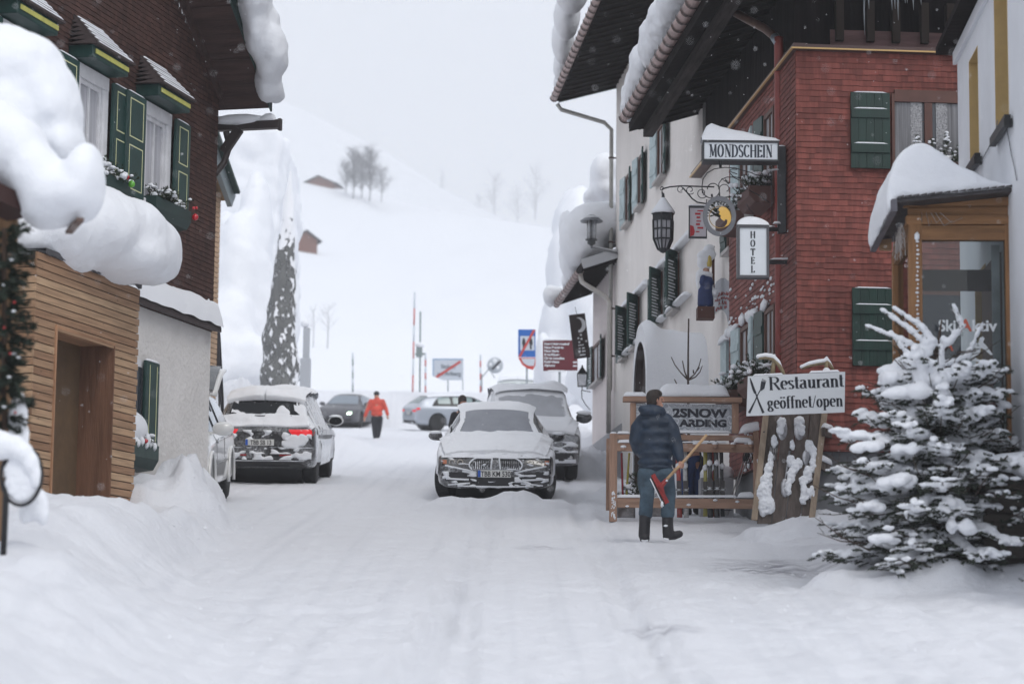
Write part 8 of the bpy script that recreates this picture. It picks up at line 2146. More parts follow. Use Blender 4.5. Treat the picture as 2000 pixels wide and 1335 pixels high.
strip((1217, 774), (1263, 774), .22, .07, .05, 12, 1); strip((1284, 774), (1425, 774), .20, .17, .05, 24, 2); strip((1205, 846), (1231, 846), .08, .035, .04, 8, 3); strip((1243, 845), (1430, 845), .10, .04, .03, 24, 4); strip((1443, 846), (1490, 838), .12, .11, .04, 12, 5)
strip((1206, 864), (1233, 864), .07, .04, .02, 8, 6); strip((1330, 864), (1420, 864), .06, .02, .02, 20, 7); strip((1432, 864), (1470, 864), .09, .075, .02, 12, 8); strip((1206, 971), (1256, 971), .09, .045, .03, 16, 9); strip((1285, 971), (1440, 971), .09, .035, .03, 30, 10); strip((1440, 971), (1474, 971), .10, .07, .03, 10, 11)
strip((1191, 846), (1205, 846), .09, .025, .05, 5, 12)
rr = random.Random(3)
for i in range(34): p = RP(rr.uniform(1194, 1202), rr.uniform(960, 1012)); m.blob((p.x, -.004, p.z), (rr.uniform(.005, .015), .006, rr.uniform(.006, .03)), 1, .3)
for x, y in ((1345, 985), (1397, 976), (1440, 979), (1225, 988), (1308, 988)): p = RP(x, y); m.blob((p.x, -.006, p.z), (.035, .008, .018), 1, .4)
so_ = m.build('snow_cap', SNOW, SRK)
# tools and skis on the rack
def handle_tool(px0, py0, px1, py1, dy, col, nm, label, blade=None):
    e = empty('snow_shovel', at(px1, py1, YR_ + dy), label, 'shovel', 'snow shovels behind the rack')
    m = MB(); m.tube([loc(e, at(px0, py0, YR_ + dy)), loc(e, at(px1, py1, YR_ + dy))], .015, 8); m.build('handle', mat(nm, col, .5), e)
    bx, by = blade; m = MB(); c = loc(e, at(bx, by, YR_ + dy - .05))
    m.grid(lambda u, v: c + Vector(((u-.5)*.26, -.05*cos((u-.5)*2.6) - .04*v, .24 - .26*v)), 10, 6); o = m.build('blade', mat('shovel_alu', (.26, .25, .25), .45, metal=.4, var=.4, vsc=9), e); sd = o.modifiers.new('s', 'SOLIDIFY'); sd.thickness = .008
handle_tool(1214, 884, 1217, 990, .30, (.28, .02, .03), 'handle_red', 'snow shovel with a dark red handle behind the left end of the rack', (1222, 1008))
handle_tool(1229, 884, 1222, 990, .36, (.42, .36, .06), 'handle_yellow', 'snow shovel with a yellow handle behind the left end of the rack', (1283, 1006))
def ski_pair(px, top, bot, dy, c1, c2, label, tilt=0, wd=.075):
    e = empty('ski_pair', at(px + tilt, bot, YR_ + dy), label, 'skis', 'skis leaning in the rack')
    for s, c in ((-1, c1), (1, c2)):
        m = MB(); n = 24
        def f(u, v, s=s):
            p = at(px + tilt*u, top + (bot-top)*u, YR_ + dy); w_ = wd*(1 - .22*sin(pi*u))*(min(1, u*14)**.5); q = loc(e, p)
            return q + Vector((s*.045 + (v-.5)*w_, .03*max(0, .12-u)*8, 0))
        m.grid(f, n, 3); o = m.build('ski', c, e); sd = o.modifiers.new('s', 'SOLIDIFY'); sd.thickness = .014
        for t in (.56, .70):
            p = loc(e, at(px + tilt*t, top + (bot-top)*t, YR_ + dy)); b = MB(); b.box((p.x + s*.045-.032, -.075+p.y, p.z-.055), (p.x + s*.045+.032, -.012+p.y, p.z+.055)); b.box((p.x + s*.045-.045, -.05+p.y, p.z-.075), (p.x + s*.045+.045, -.02+p.y, p.z-.06)); b.build('binding', mat('binding', (.05, .045, .045), .5, var=.5, vsc=12), o)
        b = MB(); 
        for t in (.3, .62, .75): p = loc(e, at(px + tilt*t + s*7, top + (bot-top)*t, YR_ + dy)); b.blob((p.x, p.y-.03, p.z), (.045, .03, .05), 1, .4)
        b.build('snow_dab', SNOW, o)
skd = mat('ski_black', (.025, .027, .03), .3, coat=.4); sky_ = mat('ski_yellow', (.40, .36, .08), .35, coat=.4); skr = mat('ski_red', (.36, .04, .03), .35, coat=.4, var=.6, vsc=10); skw = mat('ski_white', (.5, .5, .5), .35, coat=.4, var=.5, vsc=9)
ski_pair(1392, 858, 1010, .16, skd, skd, 'pair of black skis standing in the middle of the rack', 2)
ski_pair(1384, 872, 1008, .24, sky_, skr, 'pair of yellow and red skis just behind the black pair', 0, .06)
ski_pair(1402, 868, 1008, .26, sky_, skd, 'pair of yellow and black skis right of the black pair', 3, .06)
ski_pair(1330, 866, 1010, .20, skr, skw, 'pair of red and white skis beside the stooping person', 4)
def poles(px0, py0, px1, py1, dy, label):
    e = empty('ski_poles', at(px1, py1, YR_ + dy), label, 'ski poles')
    for j in (0, 1):
        a = loc(e, at(px0 + j*5, py0, YR_ + dy)); b = loc(e, at(px1 + j*6, py1, YR_ + dy)); m = MB(); m.tube([a, b], .008, 6); o = m.build('pole', mat('pole_grey', (.28, .26, .25), .4, metal=.4), e)
        m = MB(); m.tube([a, a + (a-b).normalized()*-.12], .02, 8); m.tube([a + Vector((cos(t)*.05, .02, -.06 + sin(t)*.08)) for t in [2*pi*i/12 for i in range(13)]], .007, 5); m.build('grip', PLASB, o)
        m = MB(); q = b.lerp(a, .06); m.lathe([(.001, 0), (.045, 0), (.05, .01), (.001, .014)], tuple(q), 12); m.build('basket', PLASB, o)
poles(1458, 884, 1416, 1004, .18, 'two ski poles leaning diagonally at the right end of the rack')
# grey stone trough with snow behind the rack
GT = empty('stone_trough', at(1400, 1000, 34.4), 'grey stone box topped with snow behind the skis', 'trough')
m = MB(); a = loc(GT, at(1368, 932, 34.4)); b = loc(GT, at(1433, 1002, 34.4)); m.box((a.x, 0, b.z-.3), (b.x, .4, a.z)); bevel(m.build('box', GREYP, GT), .01)
pblobs([(1385, 925, 34.6, 18, 14, .18), (1402, 922, 34.6, 22, 17, .2), (1420, 924, 34.6, 14, 15, .18), (1400, 934, 34.6, 33, 7, .19)], .02, 'snow_cap', GT, sm=4)
m = MB(); xa, xb = X(1446, .2), X(1470, .2)
for i in range(40):
    rr = random.Random(i); m.blob((rr.uniform(xa-.4, xb+.9) if False else rr.uniform(min(xa, xb), max(xa, xb)), yB+.02, zred + rr.uniform(.0, .55)), (rr.uniform(.04, .12), .02, rr.uniform(.02, .06)), 1, .4)
m.build('snow_speck', SNOW, RB)
# cut fir twigs by the rack
FT = empty('fir_twigs', at(1246, 975, 33.5), 'bunch of cut fir twigs standing in the snow behind the ski rack', 'plant')
N_, S_, T_ = MB(), MB(), MB(); sprigs(N_, S_, T_, random.Random(4), (0, 0, .15), (.12, .1, .15), 24, .2, .6, 160, .035, .35)
N_.build('needles', NEEDLE, FT, fix=False); T_.build('stem', BARK, FT, fix=False); S_.build('snow_cap', SNOW, FT)

# ================================================================== cutlery board and restaurant sign
YE = 29.9; k = k_(YE)
EB = empty('cutlery_board', at(1540, 1010, YE), 'leaning board of grey planks hung with oversized snowy spoons and forks', 'board')
def BP(px, py, dy=0): return loc(EB, at(px, py, YE + dy))
def lean(py): return .10 + (1000 - py) * .0016      # leans back
PLK = boardmat('grey_planks', (.105, .085, .075), 'z', 6, var=.5)
edges = [((1500, 800), (1478, 1022)), ((1529, 800), (1507, 1022)), ((1558, 800), (1534, 1022)), ((1583, 800), (1563, 1022)), ((1612, 800), (1590, 1022))]
for i in range(4):
    (ax, ay), (bx, by) = edges[i]; (cx, cy), (dx_, dy_) = edges[i+1]; g = .8
    P = [BP(ax+g, ay, lean(ay)), BP(cx-g, cy, lean(cy)), BP(dx_-g, dy_, lean(dy_)), BP(bx+g, by, lean(by))]; m = MB()
    m.add(P + [p + Vector((0, .03, 0)) for p in P], [(0,1,2,3),(7,6,5,4),(0,4,5,1),(1,5,6,2),(2,6,7,3),(3,7,4,0)]); m.build('plank', PLK, EB)
RW = boardmat('pale_rail', (.30, .235, .175), 'z', 6)
for (a, b) in (((1497, 800), (1473, 1015)), ((1611, 800), (1585, 1015))):
    m = MB(); m.beam(BP(*a, lean(a[1])-.03), BP(*b, lean(b[1])-.03), .075, .045, up=(0, 1, 0)); o = bevel(m.build('rail', RW, EB), .004)
    m = MB(); 
    for t in (.2, .72): p = BP(a[0] + (b[0]-a[0])*t, a[1] + (b[1]-a[1])*t, lean(a[1] + (b[1]-a[1])*t)-.058); m.lathe([(.001, -.002), (.011, -.002), (.011, .01)], tuple(p), 8, axis='Y')
    m.build('bolt', PLASB, o)
for a, b, d0, d1 in (((1638, 860), (1618, 1010), .75, .85), ((1640, 850), (1640, 1000), .9, .9)): m = MB(); m.beam(BP(*a, d0), BP(*b, d1), .06, .05); m.build('back_leg', PLK, EB)
for a, b, d0, d1 in (((1608, 842), (1640, 853), .25, .85), ((1598, 905), (1634, 922), .25, .85)): m = MB(); m.beam(BP(*a, d0), BP(*b, d1), .05, .11); o = m.build('brace', PLK, EB)
m = MB(); snow_strip(m, BP(1608, 835, .25), BP(1640, 845, .85), .08, .07, 10, 1); snow_strip(m, BP(1598, 898, .25), BP(1634, 914, .85), .08, .08, 10, 2); m.blob(BP(1634, 908, .85), (.05, .05, .05), 2, .3); m.build('snow_cap', SNOW, o)
SLV = mat('worn_silver', (.42, .42, .44), .3, metal=.7, var=.3, vsc=20)
def spoon(px, py, rx, ry, tail, label=None):
    m = MB(); c = BP(px, py, lean(py)-.03); m.blob(c, (rx*k, .018, ry*k), 3, 0)
    if tail: m.tube([BP(px, py + ry*.9, lean(py)-.03), BP(px - tail[0]*.5, py + ry + tail[1]*.5, lean(py)-.02), BP(px - tail[0], py + ry + tail[1], lean(py + tail[1])-.03)], [.014, .010, .020], 8)
    return m.build('spoon', SLV, EB)
spoon(1527, 838, 11, 22, None); spoon(1561, 838, 11, 22, None); spoon(1574, 893, 8, 15, (4, 70)); 
m = MB()
for i in range(4): m.tube([BP(1504.5 + i*3.2, 872, lean(872)-.035), BP(1504 + i*3.2, 889, lean(889)-.035)], .005, 6)
m.blob(BP(1508.5, 893, lean(893)-.035), (6.5*k, .012, 7*k), 2, 0); m.tube([BP(1508, 898, lean(898)-.035), BP(1504, 930, lean(930)-.03), BP(1500, 962, lean(962)-.03)], [.012, .010, .018], 8); m.build('fork', SLV, EB)
m = MB(); m.blob(BP(1533, 952, lean(952)-.03), (9*k, .02, 20*k), 2, .2); m.tube([BP(1533, 940, lean(940)-.03), BP(1542, 880, lean(880)-.03)], .012, 8); m.build('spoon', SLV, EB)
def sblobs(lst, nm='snow_cap'):
    m = MB(); 
    for (x, y, rx, rz, ry) in lst: m.blob(BP(x, y, lean(y)-.045), (rx*k, ry, rz*k), 2, .25, 7)
    o = m.build(nm, SNOW, EB); remesh(o, .011, 1, .05, .04); return o
sblobs([(1527, 826, 10, 15, .04), (1561, 825, 11, 16, .045), (1524, 840, 9, 9, .02), (1566, 838, 8, 12, .03), (1512, 862, 7, 14, .03), (1505, 900, 6, 22, .025), (1500, 925, 9, 24, .04), (1495, 945, 13, 22, .06), (1492, 965, 15, 24, .07), (1500, 985, 14, 20, .05), (1490, 990, 10, 20, .06),
        (1548, 868, 5, 12, .03), (1545, 900, 9, 14, .04), (1553, 910, 9, 14, .04), (1545, 928, 9, 16, .04), (1560, 905, 8, 12, .03), (1540, 950, 7, 18, .03), (1580, 872, 9, 16, .035), (1589, 885, 6, 18, .03), (1588, 905, 7, 18, .035), (1578, 925, 10, 18, .04), (1568, 940, 8, 14, .03), (1572, 960, 9, 16, .04), (1568, 975, 8, 10, .03), (1586, 960, 6, 16, .03)])
# horns on top: bent branches loaded with snow
m = MB(); HR = boardmat('horn_wood', (.26, .21, .13), 'z', 6)
H1 = [BP(x, y, -.02) for x, y in ((1481, 699), (1495, 697), (1510, 700), (1520, 710), (1528, 724), (1533, 736))]; H2q = [BP(x, y, .1) for x, y in ((1566, 719), (1580, 713), (1600, 709), (1611, 708), (1614, 702), (1620, 710), (1628, 722))]
m.tube(H1, [.022, .026, .03, .028, .024, .02], 8); m.tube([BP(1512, 702, 0), BP(1508, 736, 0)], .028, 8); m.tube(H2q, [.02, .024, .028, .03, .02, .022, .018], 8); m.tube([BP(1613, 705, .1), BP(1615, 735, .1)], .026, 8)
hn = m.build('bent_branch', HR, EB)
m = MB(); m.tube([p + Vector((0, 0, .022)) for p in H1[:5]], [.028, .034, .036, .030, .012], 8); m.tube([p + Vector((0, 0, .02)) for p in H2q], [.024, .03, .034, .034, .03, .02, .01], 8); m.blob(BP(1614, 726, .08), (.055, .05, .06), 2, .2)
for p in (H1[0], H1[2], H2q[0], H2q[3]): m.blob(p + Vector((0, 0, .02)), .03, 2, .2)
o = m.build('snow_cap', SNOW, hn); remesh(o, .01, 4)
# the sign itself
RSg = empty('restaurant_sign', at(1555, 768, YE - .12), 'white board reading Restaurant geöffnet/open with crossed knife and fork', 'sign')
def SGp(px, py, dy=0): return loc(RSg, at(px, py, YE - .12 + dy))
C = [SGp(1461, 734.3), SGp(1650.7, 725.4), SGp(1649.6, 804.7), SGp(1458, 811.9)]
m = MB(); m.add(C + [p + Vector((0, .03, 0)) for p in C], [(0,1,2,3),(7,6,5,4),(0,4,5,1),(1,5,6,2),(2,6,7,3),(3,7,4,0)]); bd = m.build('board', mat('board_white', (.66, .69, .72), .5, var=.04, vsc=2), RSg)
def line(txt, p0, p1, hpx, sxx=None):
    a, b = SGp(*p0), SGp(*p1); L = (b - a).length; t, w1 = serif_text(txt, hpx*k, 1.0, .15, .045); sx = L / w1
    t, w1 = serif_text(txt, hpx*k, sx, .165, .050, d=0); ang = atan2(b.z-a.z, b.x-a.x)
    t.build('lettering', INK, bd, M=Matrix.Translation(a + Vector((0, -.003, 0))) @ Matrix.Rotation(-ang, 4, 'Y'), fix=False)
line('Restaurant', (1502, 761.3), (1649, 754.6), 25.5); line('geöffnet/open', (1499, 798), (1647, 792.8), 24)
m = MB()
def strokep(pts, ws, y=-.003):
    L, R = [], []; 
    for i, (x, z) in enumerate(pts):
        a = pts[max(0, i-1)]; b = pts[min(len(pts)-1, i+1)]; dx, dz = b[0]-a[0], b[1]-a[1]; l = sqrt(dx*dx+dz*dz); ux, uz = dx/l, dz/l; w = ws[i]/2
        L.append(SGp(x - uz*w, z + ux*w) + Vector((0, y, 0))); R.append(SGp(x + uz*w, z - ux*w) + Vector((0, y, 0)))
    m.add([v for p in zip(L, R) for v in p], [(2*i, 2*i+1, 2*i+3, 2*i+2) for i in range(len(pts)-1)])
strokep([(1465, 738), (1468, 748), (1472, 760), (1475, 767), (1476, 768), (1482, 785), (1488, 799), (1491, 806)], [1.5, 4.5, 5, 5, 2.6, 3.4, 4.4, 5])
strokep([(1490, 750), (1486, 760), (1481, 768), (1474, 784), (1463, 806)], [2, 2.4, 2, 2.6, 5], -.0035)
strokep([(1491, 745), (1489, 757), (1486, 762)], [9, 8.5, 3], -.003)
for i in range(4): strokep([(1489.5 + i*2.2, 739 + i*1.2), (1487 + i*2.2, 748 + i*1.2)], [1.1, 1.3], -.0035)
m.build('crossed_cutlery', INK, bd, fix=False)
m = MB(); snow_strip(m, SGp(1470, 733.6, .015), SGp(1530, 731, .015), .03, .02, 14, 3); snow_strip(m, SGp(1580, 728.6, .015), SGp(1640, 726, .015), .035, .03, 14, 4); m.build('snow_cap', SNOW, bd)

# ================================================================== snow-laden spruce in front of the porch
TB = at(1835, 1112, 22.6)
TR = empty('snowy_spruce', TB, 'small dark spruce loaded with snow in front of the glazed porch', 'tree')
rnd = random.Random(17); trk, brn, nd, sw = MB(), MB(), MB(), MB()
kT = k_(22.6); Ht = (1112 - 600) * kT
trk.tube([(0, 0, -.4), (.02, 0, .6), (-.01, .0, 1.4), (.0, 0, 2.05), (.05, 0, Ht-.1)], [.05, .045, .033, .018, .007], 8); trk.build('trunk', BARK, TR)
def branch(z, a, L, up, droop, snowy=1.0, thick=1.0):
    d = Vector((cos(a), sin(a), 0)); p0 = Vector((0, 0, z)); pts = []; n = 9; sb = rnd.random() < .78
    for i in range(n+1):
        t = i/n; pts.append(p0 + d*L*t + Vector((0, 0, L*(up*t - droop*(t**2)*1.5 + droop*.75*t**5))) + Vector((rnd.uniform(-1, 1), rnd.uniform(-1, 1), rnd.uniform(-1, 1)))*.012*(t > 0))
    brn.tube(pts, [.013*(1-.75*i/n)*thick + .002 for i in range(n+1)], 5, caps=False)
    sd = Vector((-sin(a), cos(a), 0))
    for i in range(1, n+1):
        t = i/n; c = pts[i]; Ls = L*.42*(1 - .62*t) + .05
        if t > .25: needles(nd, pts[i-1], c, .026, 110, rnd, .0042)
        for s in (-1, 1):
            if rnd.random() < .08: continue
            q = c + (sd*s*.85 + d*.65 + Vector((0, 0, rnd.uniform(-.30, .12)))).normalized()*Ls*rnd.uniform(.6, 1.1)
            brn.tube([c, q], [.005, .0022], 3, caps=False); needles(nd, c.lerp(q, .12), q, .030, 150, rnd, .0055)
            for j in range(2):
                tt = rnd.uniform(.35, .8); c2 = c.lerp(q, tt); q2 = c2 + ((q-c).normalized() + sd*rnd.uniform(-.7, .7) + d*.4 + Vector((0, 0, rnd.uniform(-.3, 0)))).normalized()*Ls*.38
                needles(nd, c2, q2, .028, 150, rnd, .0055)
            if rnd.random() < .50*snowy:
                sw.blob(c.lerp(q, .55) + Vector((0, 0, .018)), (Ls*.42, Ls*.42, .020 + .018*rnd.random()), 1, .35, 9, Matrix.Rotation(atan2((q-c).y, (q-c).x), 3, 'Z') @ Matrix.Diagonal((1, .38, 1)))
        if t > .22 and sb:
            r = (.030 + .058*sin(pi*min(1, t*.9)))*rnd.uniform(.75, 1.25); sw.blob(c + Vector((0, 0, r*.36)), (r*1.5, r*.85, r*.58), 2, .3, 9, Matrix.Rotation(a, 3, 'Z') @ Matrix.Rotation(.35, 3, 'Y'))
prof_ = [(0, .92), (.25, 1.05), (.6, 1.02), (.9, .92), (1.2, .74), (1.5, .62), (1.75, .60), (1.95, .42), (2.2, .30), (2.4, .12)]
z = .16; kx = 0
while z < 1.78:
    nB = 11 if z < 1.2 else 9; a0 = rnd.uniform(0, 6.28)
    for i in range(nB):
        L = lerp_tab(prof_, z) * rnd.uniform(.72, 1.12); up = lerp_tab([(0, .12), (.6, .25), (1.4, .42), (2.0, .8), (2.3, 1.2)], z)
        branch(z + rnd.uniform(-.04, .04), a0 + 2*pi*i/nB + rnd.uniform(-.25, .25), L, up + rnd.uniform(-.12, .16), rnd.uniform(.22, .5) if z < 1.5 else .25, 1.0)
    z += .135
# a few bare, longer tips
for (ax, ay), (bx, by) in (((1700, 1075), (1592, 1010)), ((1690, 1060), (1596, 1040)), ((1700, 930), (1612, 885)), ((1690, 985), (1585, 945)), ((1700, 900), (1625, 820)), ((1905, 760), (1960, 715))):
    a, b = at(ax, ay, 22.3) - TB, at(bx, by, 22.2) - TB; mid = a.lerp(b, .5) + Vector((0, 0, -.03)); brn.tube([a, mid, b], [.008, .006, .003], 5); 
    for t in (.3, .5, .7, .85): c = a.lerp(b, t); q = c + Vector((rnd.uniform(-.08, .02), rnd.uniform(-.05, .05), rnd.uniform(-.02, .1))); brn.tube([c, q], [.004, .002], 3); needles(nd, c, q, .02, 60, rnd, .003)
# leader fork with thick snow
for pts_ in ([(1835, 760), (1838, 700), (1842, 660)], [(1838, 700), (1770, 640), (1722, 606)], [(1838, 705), (1760, 665), (1692, 637)], [(1836, 690), (1800, 640), (1748, 604)], [(1840, 690), (1880, 640), (1862, 597)], [(1838, 720), (1890, 700), (1915, 640)], [(1836, 720), (1770, 690), (1740, 650)]):
    q = [at(x, y, 22.5) - TB for x, y in pts_]; brn.tube(q, [.014, .010, .006], 5); n = 20
    for i in range(n+1):
        t = i/n; p = q[0].lerp(q[1], t*2) if t < .5 else q[1].lerp(q[2], t*2-1)
        if t > .12: r = .041*rnd.uniform(.7, 1.2)*(1.15 - .6*t); sw.blob(p + Vector((0, 0, r*.55)), (r, r*.9, r*.8), 2, .25, 9); needles(nd, p, p + Vector((rnd.uniform(-.05, .05), -.03, -.03)), .02, 200, rnd, .003)
for (x, y, rx, rz, ry, Y_) in ((1790, 735, 88, 46, .30, 22.6), (1785, 712, 66, 26, .22, 22.5), (1740, 738, 34, 18, .16, 22.4), (1822, 736, 46, 30, .2, 22.3), (1850, 765, 36, 24, .18, 22.5), (1790, 760, 62, 20, .16, 22.2), (1885, 800, 30, 16, .12, 22.3), (1775, 872, 34, 16, .12, 22.0), (1672, 848, 46, 10, .07, 22.2), (1640, 836, 22, 8, .06, 22.2), (1700, 868, 40, 12, .08, 22.1),
        (1860, 980, 30, 22, .12, 21.9), (1872, 1020, 34, 24, .13, 21.8), (1930, 930, 52, 9, .08, 22.2), (1760, 935, 44, 20, .14, 22.0), (1700, 985, 34, 13, .1, 22.1), (1735, 1050, 36, 13, .1, 21.9), (1930, 985, 40, 13, .1, 22.1)):
    kk = Y_/FPX; c_ = at(x, y, Y_) - TB; rx *= kk; rz *= kk
    for j in range(7):     # each cushion is several slumped lobes
        a_ = rnd.uniform(0, 6.28); f_ = rnd.uniform(.2, .75); sw.blob(c_ + Vector((cos(a_)*rx*f_, sin(a_)*ry*f_, -rz*f_*f_*.9 + rnd.uniform(-.01, .01))), (rx*rnd.uniform(.32, .55), ry*rnd.uniform(.35, .6), rz*rnd.uniform(.45, .85)), 2, .4, 6)
for i in range(110):
    z = rnd.uniform(.25, 2.0); a = rnd.uniform(pi, 2*pi) if i % 4 else rnd.uniform(0, pi); R_ = lerp_tab(prof_, z) * rnd.uniform(.55, .95); c = Vector((cos(a)*R_, sin(a)*R_, z + R_*.1)); d = Vector((cos(a), sin(a), rnd.uniform(-.1, .9))).normalized()
    q = c + d*rnd.uniform(.10, .24); c = c - d*.08; brn.tube([c, c.lerp(q, .5) + Vector((0, 0, -.01)), q], [.0065, .005, .003], 4); needles(nd, c.lerp(q, .3), q, .018, 90, rnd, .0045)
brn.build('branches', BARK, TR, fix=False); nd.build('crown', mat('spruce_needles', (.030, .040, .026), .75, var=.5, vsc=10), TR, fix=False)
so_ = sw.build('snow_cap', SNOW, TR); remesh(so_, .0135, 2, .02, .05)

# ================================================================== far street: signs, poles, snowed-in building on the right
SM = empty('snowed_in_building', at(1120, 780, 76), 'tall building completely wrapped in snow behind the red-brown board', 'house')
pblobs([(1130, 560, 78, 62, 200, 2.0), (1120, 430, 80, 36, 68, 1.5), (1108, 470, 79, 28, 90, 1.4), (1100, 560, 77, 36, 130, 1.6), (1095, 660, 75, 44, 100, 1.6), (1085, 740, 73, 44, 70, 1.6), (1160, 650, 74, 60, 160, 2), (1060, 700, 73, 16, 60, .8), (1084, 430, 79, 10, 30, .5), (1150, 740, 66, 50, 40, 2), (1180, 780, 66, 50, 50, 2), (1140, 600, 77, 60, 200, 2)], .12, 'wall', SM, sm=8, disp=.25, dsc=1.2)
PB = mat('sign_post_grey', (.30, .34, .36), .6)
def signpost(name, label, px, Y, pole, builder, cat='sign'):
    e = empty(name, at(px, pole[1], Y), label, cat); e['_'] = 0; del e['_']
    m = MB(); m.tube([loc(e, at(px, pole[0], Y+.06)), loc(e, at(px, pole[1], Y+.06))], .03, 8); m.build('pole', PB, e); builder(e, Y); return e
def quadsign(e, Y, P, m_, nm='plate', dy=0, par=None):
    Q = [loc(e, at(x, y, Y)) + Vector((0, dy, 0)) for x, y in P]; n = len(Q); m = MB(); m.add(Q + [q + Vector((0, .02, 0)) for q in Q], [tuple(range(n)), tuple(reversed(range(n, 2*n)))] + [(i, (i+1) % n, (i+1) % n + n, i+n) for i in range(n)]); return m.build(nm, m_, par or e)
REDS = mat('sign_red', (.50, .06, .05), .5); BLUS = mat('sign_blue', (.02, .12, .42), .5); WHS = mat('sign_pale', (.52, .56, .62), .5)
def text_on(e, Y, txt, px, py, hpx, m_, sx=1, par=None, dy=-.012, align='CENTER', bold=.004):
    me = font_text(txt, hpx*Y/FPX*1.4, bold, .001, sx, align); return place_mesh(me, 'lettering', m_, par or e, Matrix.Translation(loc(e, at(px, py, Y)) + Vector((0, dy, 0))))
def town(e, Y):
    p = quadsign(e, Y, [(845, 700), (905, 700), (905, 742), (866, 742), (845, 734)], WHS)
    quadsign(e, Y, [(845, 700), (905, 700), (905, 702), (847, 702), (847, 733), (845, 734)], mat('sign_edge_blue', (.16, .28, .45), .5), 'edge', -.008, p)
    text_on(e, Y, 'Stuben', 875, 719, 8, mat('sign_text_grey', (.10, .12, .14), .6), .9, p); text_on(e, Y, 'am Arlberg', 877, 733, 8, MATS['sign_text_grey'], .9, p)
    quadsign(e, Y, [(898, 704), (901, 707), (854, 738), (850, 735)], REDS, 'red_bar', -.02, p)
    m = MB(); m.tube([loc(e, at(904, 742, Y+.05)), loc(e, at(904, 762, Y+.05))], .02, 6); m.build('pole', PB, e)
signpost('town_sign', 'pale town-exit sign crossed by a red bar beyond the silver estate', 875, 104, (742, 764), town)
def ends(e, Y):
    m = MB(); c = loc(e, at(967, 713, Y)); m.lathe([(.001, -.01), (.34, -.01), (.35, .01), (.001, .01)], tuple(c), 28, axis='Y'); p = m.build('disc', mat('sign_grey_pale', (.46, .49, .53), .5), e)
    quadsign(e, Y, [(976, 703), (979, 706), (962, 723), (959, 720)], mat('sign_black', (.02, .02, .025), .5), 'black_bar', -.02, p)
    m = MB(); 
    for (x, y, r) in ((966, 705, .10), (958, 712, .08), (972, 718, .08)): q = loc(e, at(x, y, Y)) + Vector((0, -.02, 0)); m.blob(q, (r, .02, r*1.2), 1, .3)
    m.build('snow_dab', SNOW, p)
    m = MB(); m.tube([loc(e, at(941, 737, Y)), loc(e, at(958, 716, Y)), loc(e, at(962, 722, Y))], .025, 6); m.tube([loc(e, at(957, 722, Y)), loc(e, at(966, 738, Y))], .02, 6); m.build('bracket', PB, e)
signpost('round_sign', 'tilted round pale sign with a thick black bar beside a thin pole', 941, 103, (730, 764), ends)
def blue(e, Y):
    p = quadsign(e, Y, [(1012, 643), (1046, 643), (1046, 697), (1012, 697)], BLUS); quadsign(e, Y, [(1016, 656), (1044, 656), (1044, 684), (1016, 684)], WHS, 'field', -.008, p)
    for x in (1023, 1037):
        quadsign(e, Y, [(x-1.6, 660), (x+1.2, 660), (x+3, 666), (x+3.2, 673), (x+1.2, 674), (x+1.5, 682), (x-1.8, 682), (x-2.2, 673), (x-3.6, 670)], MATS['sign_black'], 'figure', -.014, p)
    quadsign(e, Y, [(1041, 644), (1046, 644), (1017, 697), (1012, 697)], REDS, 'red_bar', -.022, p)
    q = quadsign(e, Y, [(1012, 698), (1046, 698), (1046, 712), (1041, 722), (1030, 719), (1020, 712)], REDS, 'lower_plate'); quadsign(e, Y, [(1018, 700), (1045, 700), (1043, 714), (1032, 714), (1023, 709)], WHS, 'field', -.008, q)
signpost('pedestrian_sign', 'blue sign with two walking figures crossed by a red bar', 1029, 71, (700, 790), blue)
def hotels(e, Y):
    p = quadsign(e, Y, [(1060, 665), (1128, 664), (1128, 723), (1061, 724)], mat('maroon_board', (.13, .018, .028), .5))
    for i, t in enumerate(('Hotel Hubertushof', 'Haus Fearnlein', 'Haus Maria', 'Berg-Klause', 'Chesa Lavadina', 'Kohlerhaus', 'Alphorn')):
        text_on(e, Y, t, 1063, 673 + i*7, 4.3, FACEW, 1.05, p, align='LEFT', bold=.004)
    quadsign(e, Y, [(1119, 706), (1127, 706), (1127, 708.5), (1119, 708.5)], FACEW, 'arrow', -.01, p); quadsign(e, Y, [(1119, 713), (1127, 713), (1127, 715.5), (1119, 715.5)], FACEW, 'arrow', -.01, p)
    m = MB(); snow_strip(m, loc(e, at(1062, 664, Y)) + Vector((0, .01, 0)), loc(e, at(1110, 664, Y)) + Vector((0, .01, 0)), .05, .04, 14, 2); snow_strip(m, loc(e, at(1068, 726, Y)) + Vector((0, -.02, 0)), loc(e, at(1105, 726, Y)) + Vector((0, -.02, 0)), .05, .04, 14, 2); m.build('snow_cap', SNOW, p)
signpost('hotel_board', 'red-brown board listing hotels in white behind the hanging moon sign', 1093, 60, (720, 800), hotels)
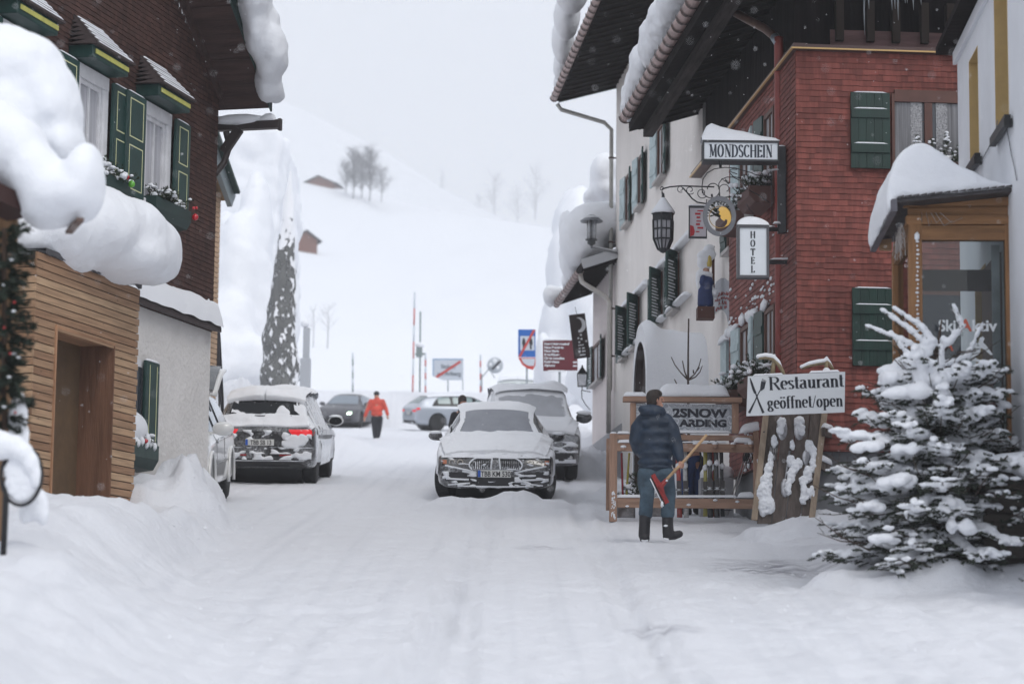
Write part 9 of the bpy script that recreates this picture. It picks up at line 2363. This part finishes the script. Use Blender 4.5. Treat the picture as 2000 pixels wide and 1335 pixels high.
def snow_pole(px, Y, top, bot, label, col2=REDS, lean_=0):
    e = empty('snow_pole', at(px, bot, Y), label, 'marker pole', 'thin snow marker poles along the road'); a = loc(e, at(px + lean_, top, Y)); b = loc(e, at(px, bot, Y)); n = 6
    for j, mm in ((0, WHS), (1, col2)):
        m = MB()
        for i in range(j, n, 2): m.tube([a.lerp(b, i/n), a.lerp(b, (i+1)/n)], .035, 6)
        m.build('red_bands' if (j and col2 is REDS) else ('dark_bands' if j else 'pale_bands'), mm, e)
snow_pole(806, 104.5, 570, 765, 'tallest red and white snow pole, left of the grey pole with a box', REDS, 4)
snow_pole(831, 104.5, 690, 766, 'short red and white snow pole between the box and the town sign', REDS)
snow_pole(938.5, 104.8, 692, 766, 'red and white snow pole touching the tilted round sign', REDS)
snow_pole(689, 105, 688, 765, 'dark snow pole with one red band rising behind the grey car', mat('pole_green', (.16, .22, .22), .6))
UB = empty('utility_pole', at(820, 765, 105), 'thin grey pole carrying a small snow-topped box', 'pole')
m = MB(); m.tube([loc(UB, at(821, 608, 105)), loc(UB, at(820, 765, 105))], .035, 8); m.build('pole', MATS['pole_green'], UB)
m = MB(); a = loc(UB, at(811, 678, 105)); b = loc(UB, at(829, 697, 105)); m.box((a.x+.05, -.2, b.z), (b.x-.1, .1, a.z)); m.beam(loc(UB, at(811, 691, 105)), loc(UB, at(832, 691, 105)), .08, .08); m.build('box', mat('box_grey_green', (.22, .27, .27), .6), UB)
m = MB(); m.blob(loc(UB, at(820, 674, 104.9)), (.20, .2, .13), 2, .15); m.build('snow_cap', SNOW, UB)

# ================================================================== falling snow
m = MB(); rr = random.Random(99)
for i in range(1900):
    Y_ = 9 + 42 * rr.random() ** 1.15; px = rr.uniform(-40, 2040); py = rr.uniform(-30, 1200); p = at(px, py, Y_); r = rr.uniform(.0022, .0055)
    if G(p.x, p.y) > p.z: continue
    m.add([p + Vector((r, 0, 0)), p + Vector((-r*.6, r*.8, 0)), p + Vector((-r*.6, -r*.8, 0)), p + Vector((0, 0, r*1.1)), p + Vector((0, 0, -r*1.1))], [(0,1,3),(1,2,3),(2,0,3),(1,0,4),(2,1,4),(0,2,4)])
m.build('falling_snow', mat('flake', (.9, .9, .92), .8), kind='stuff')
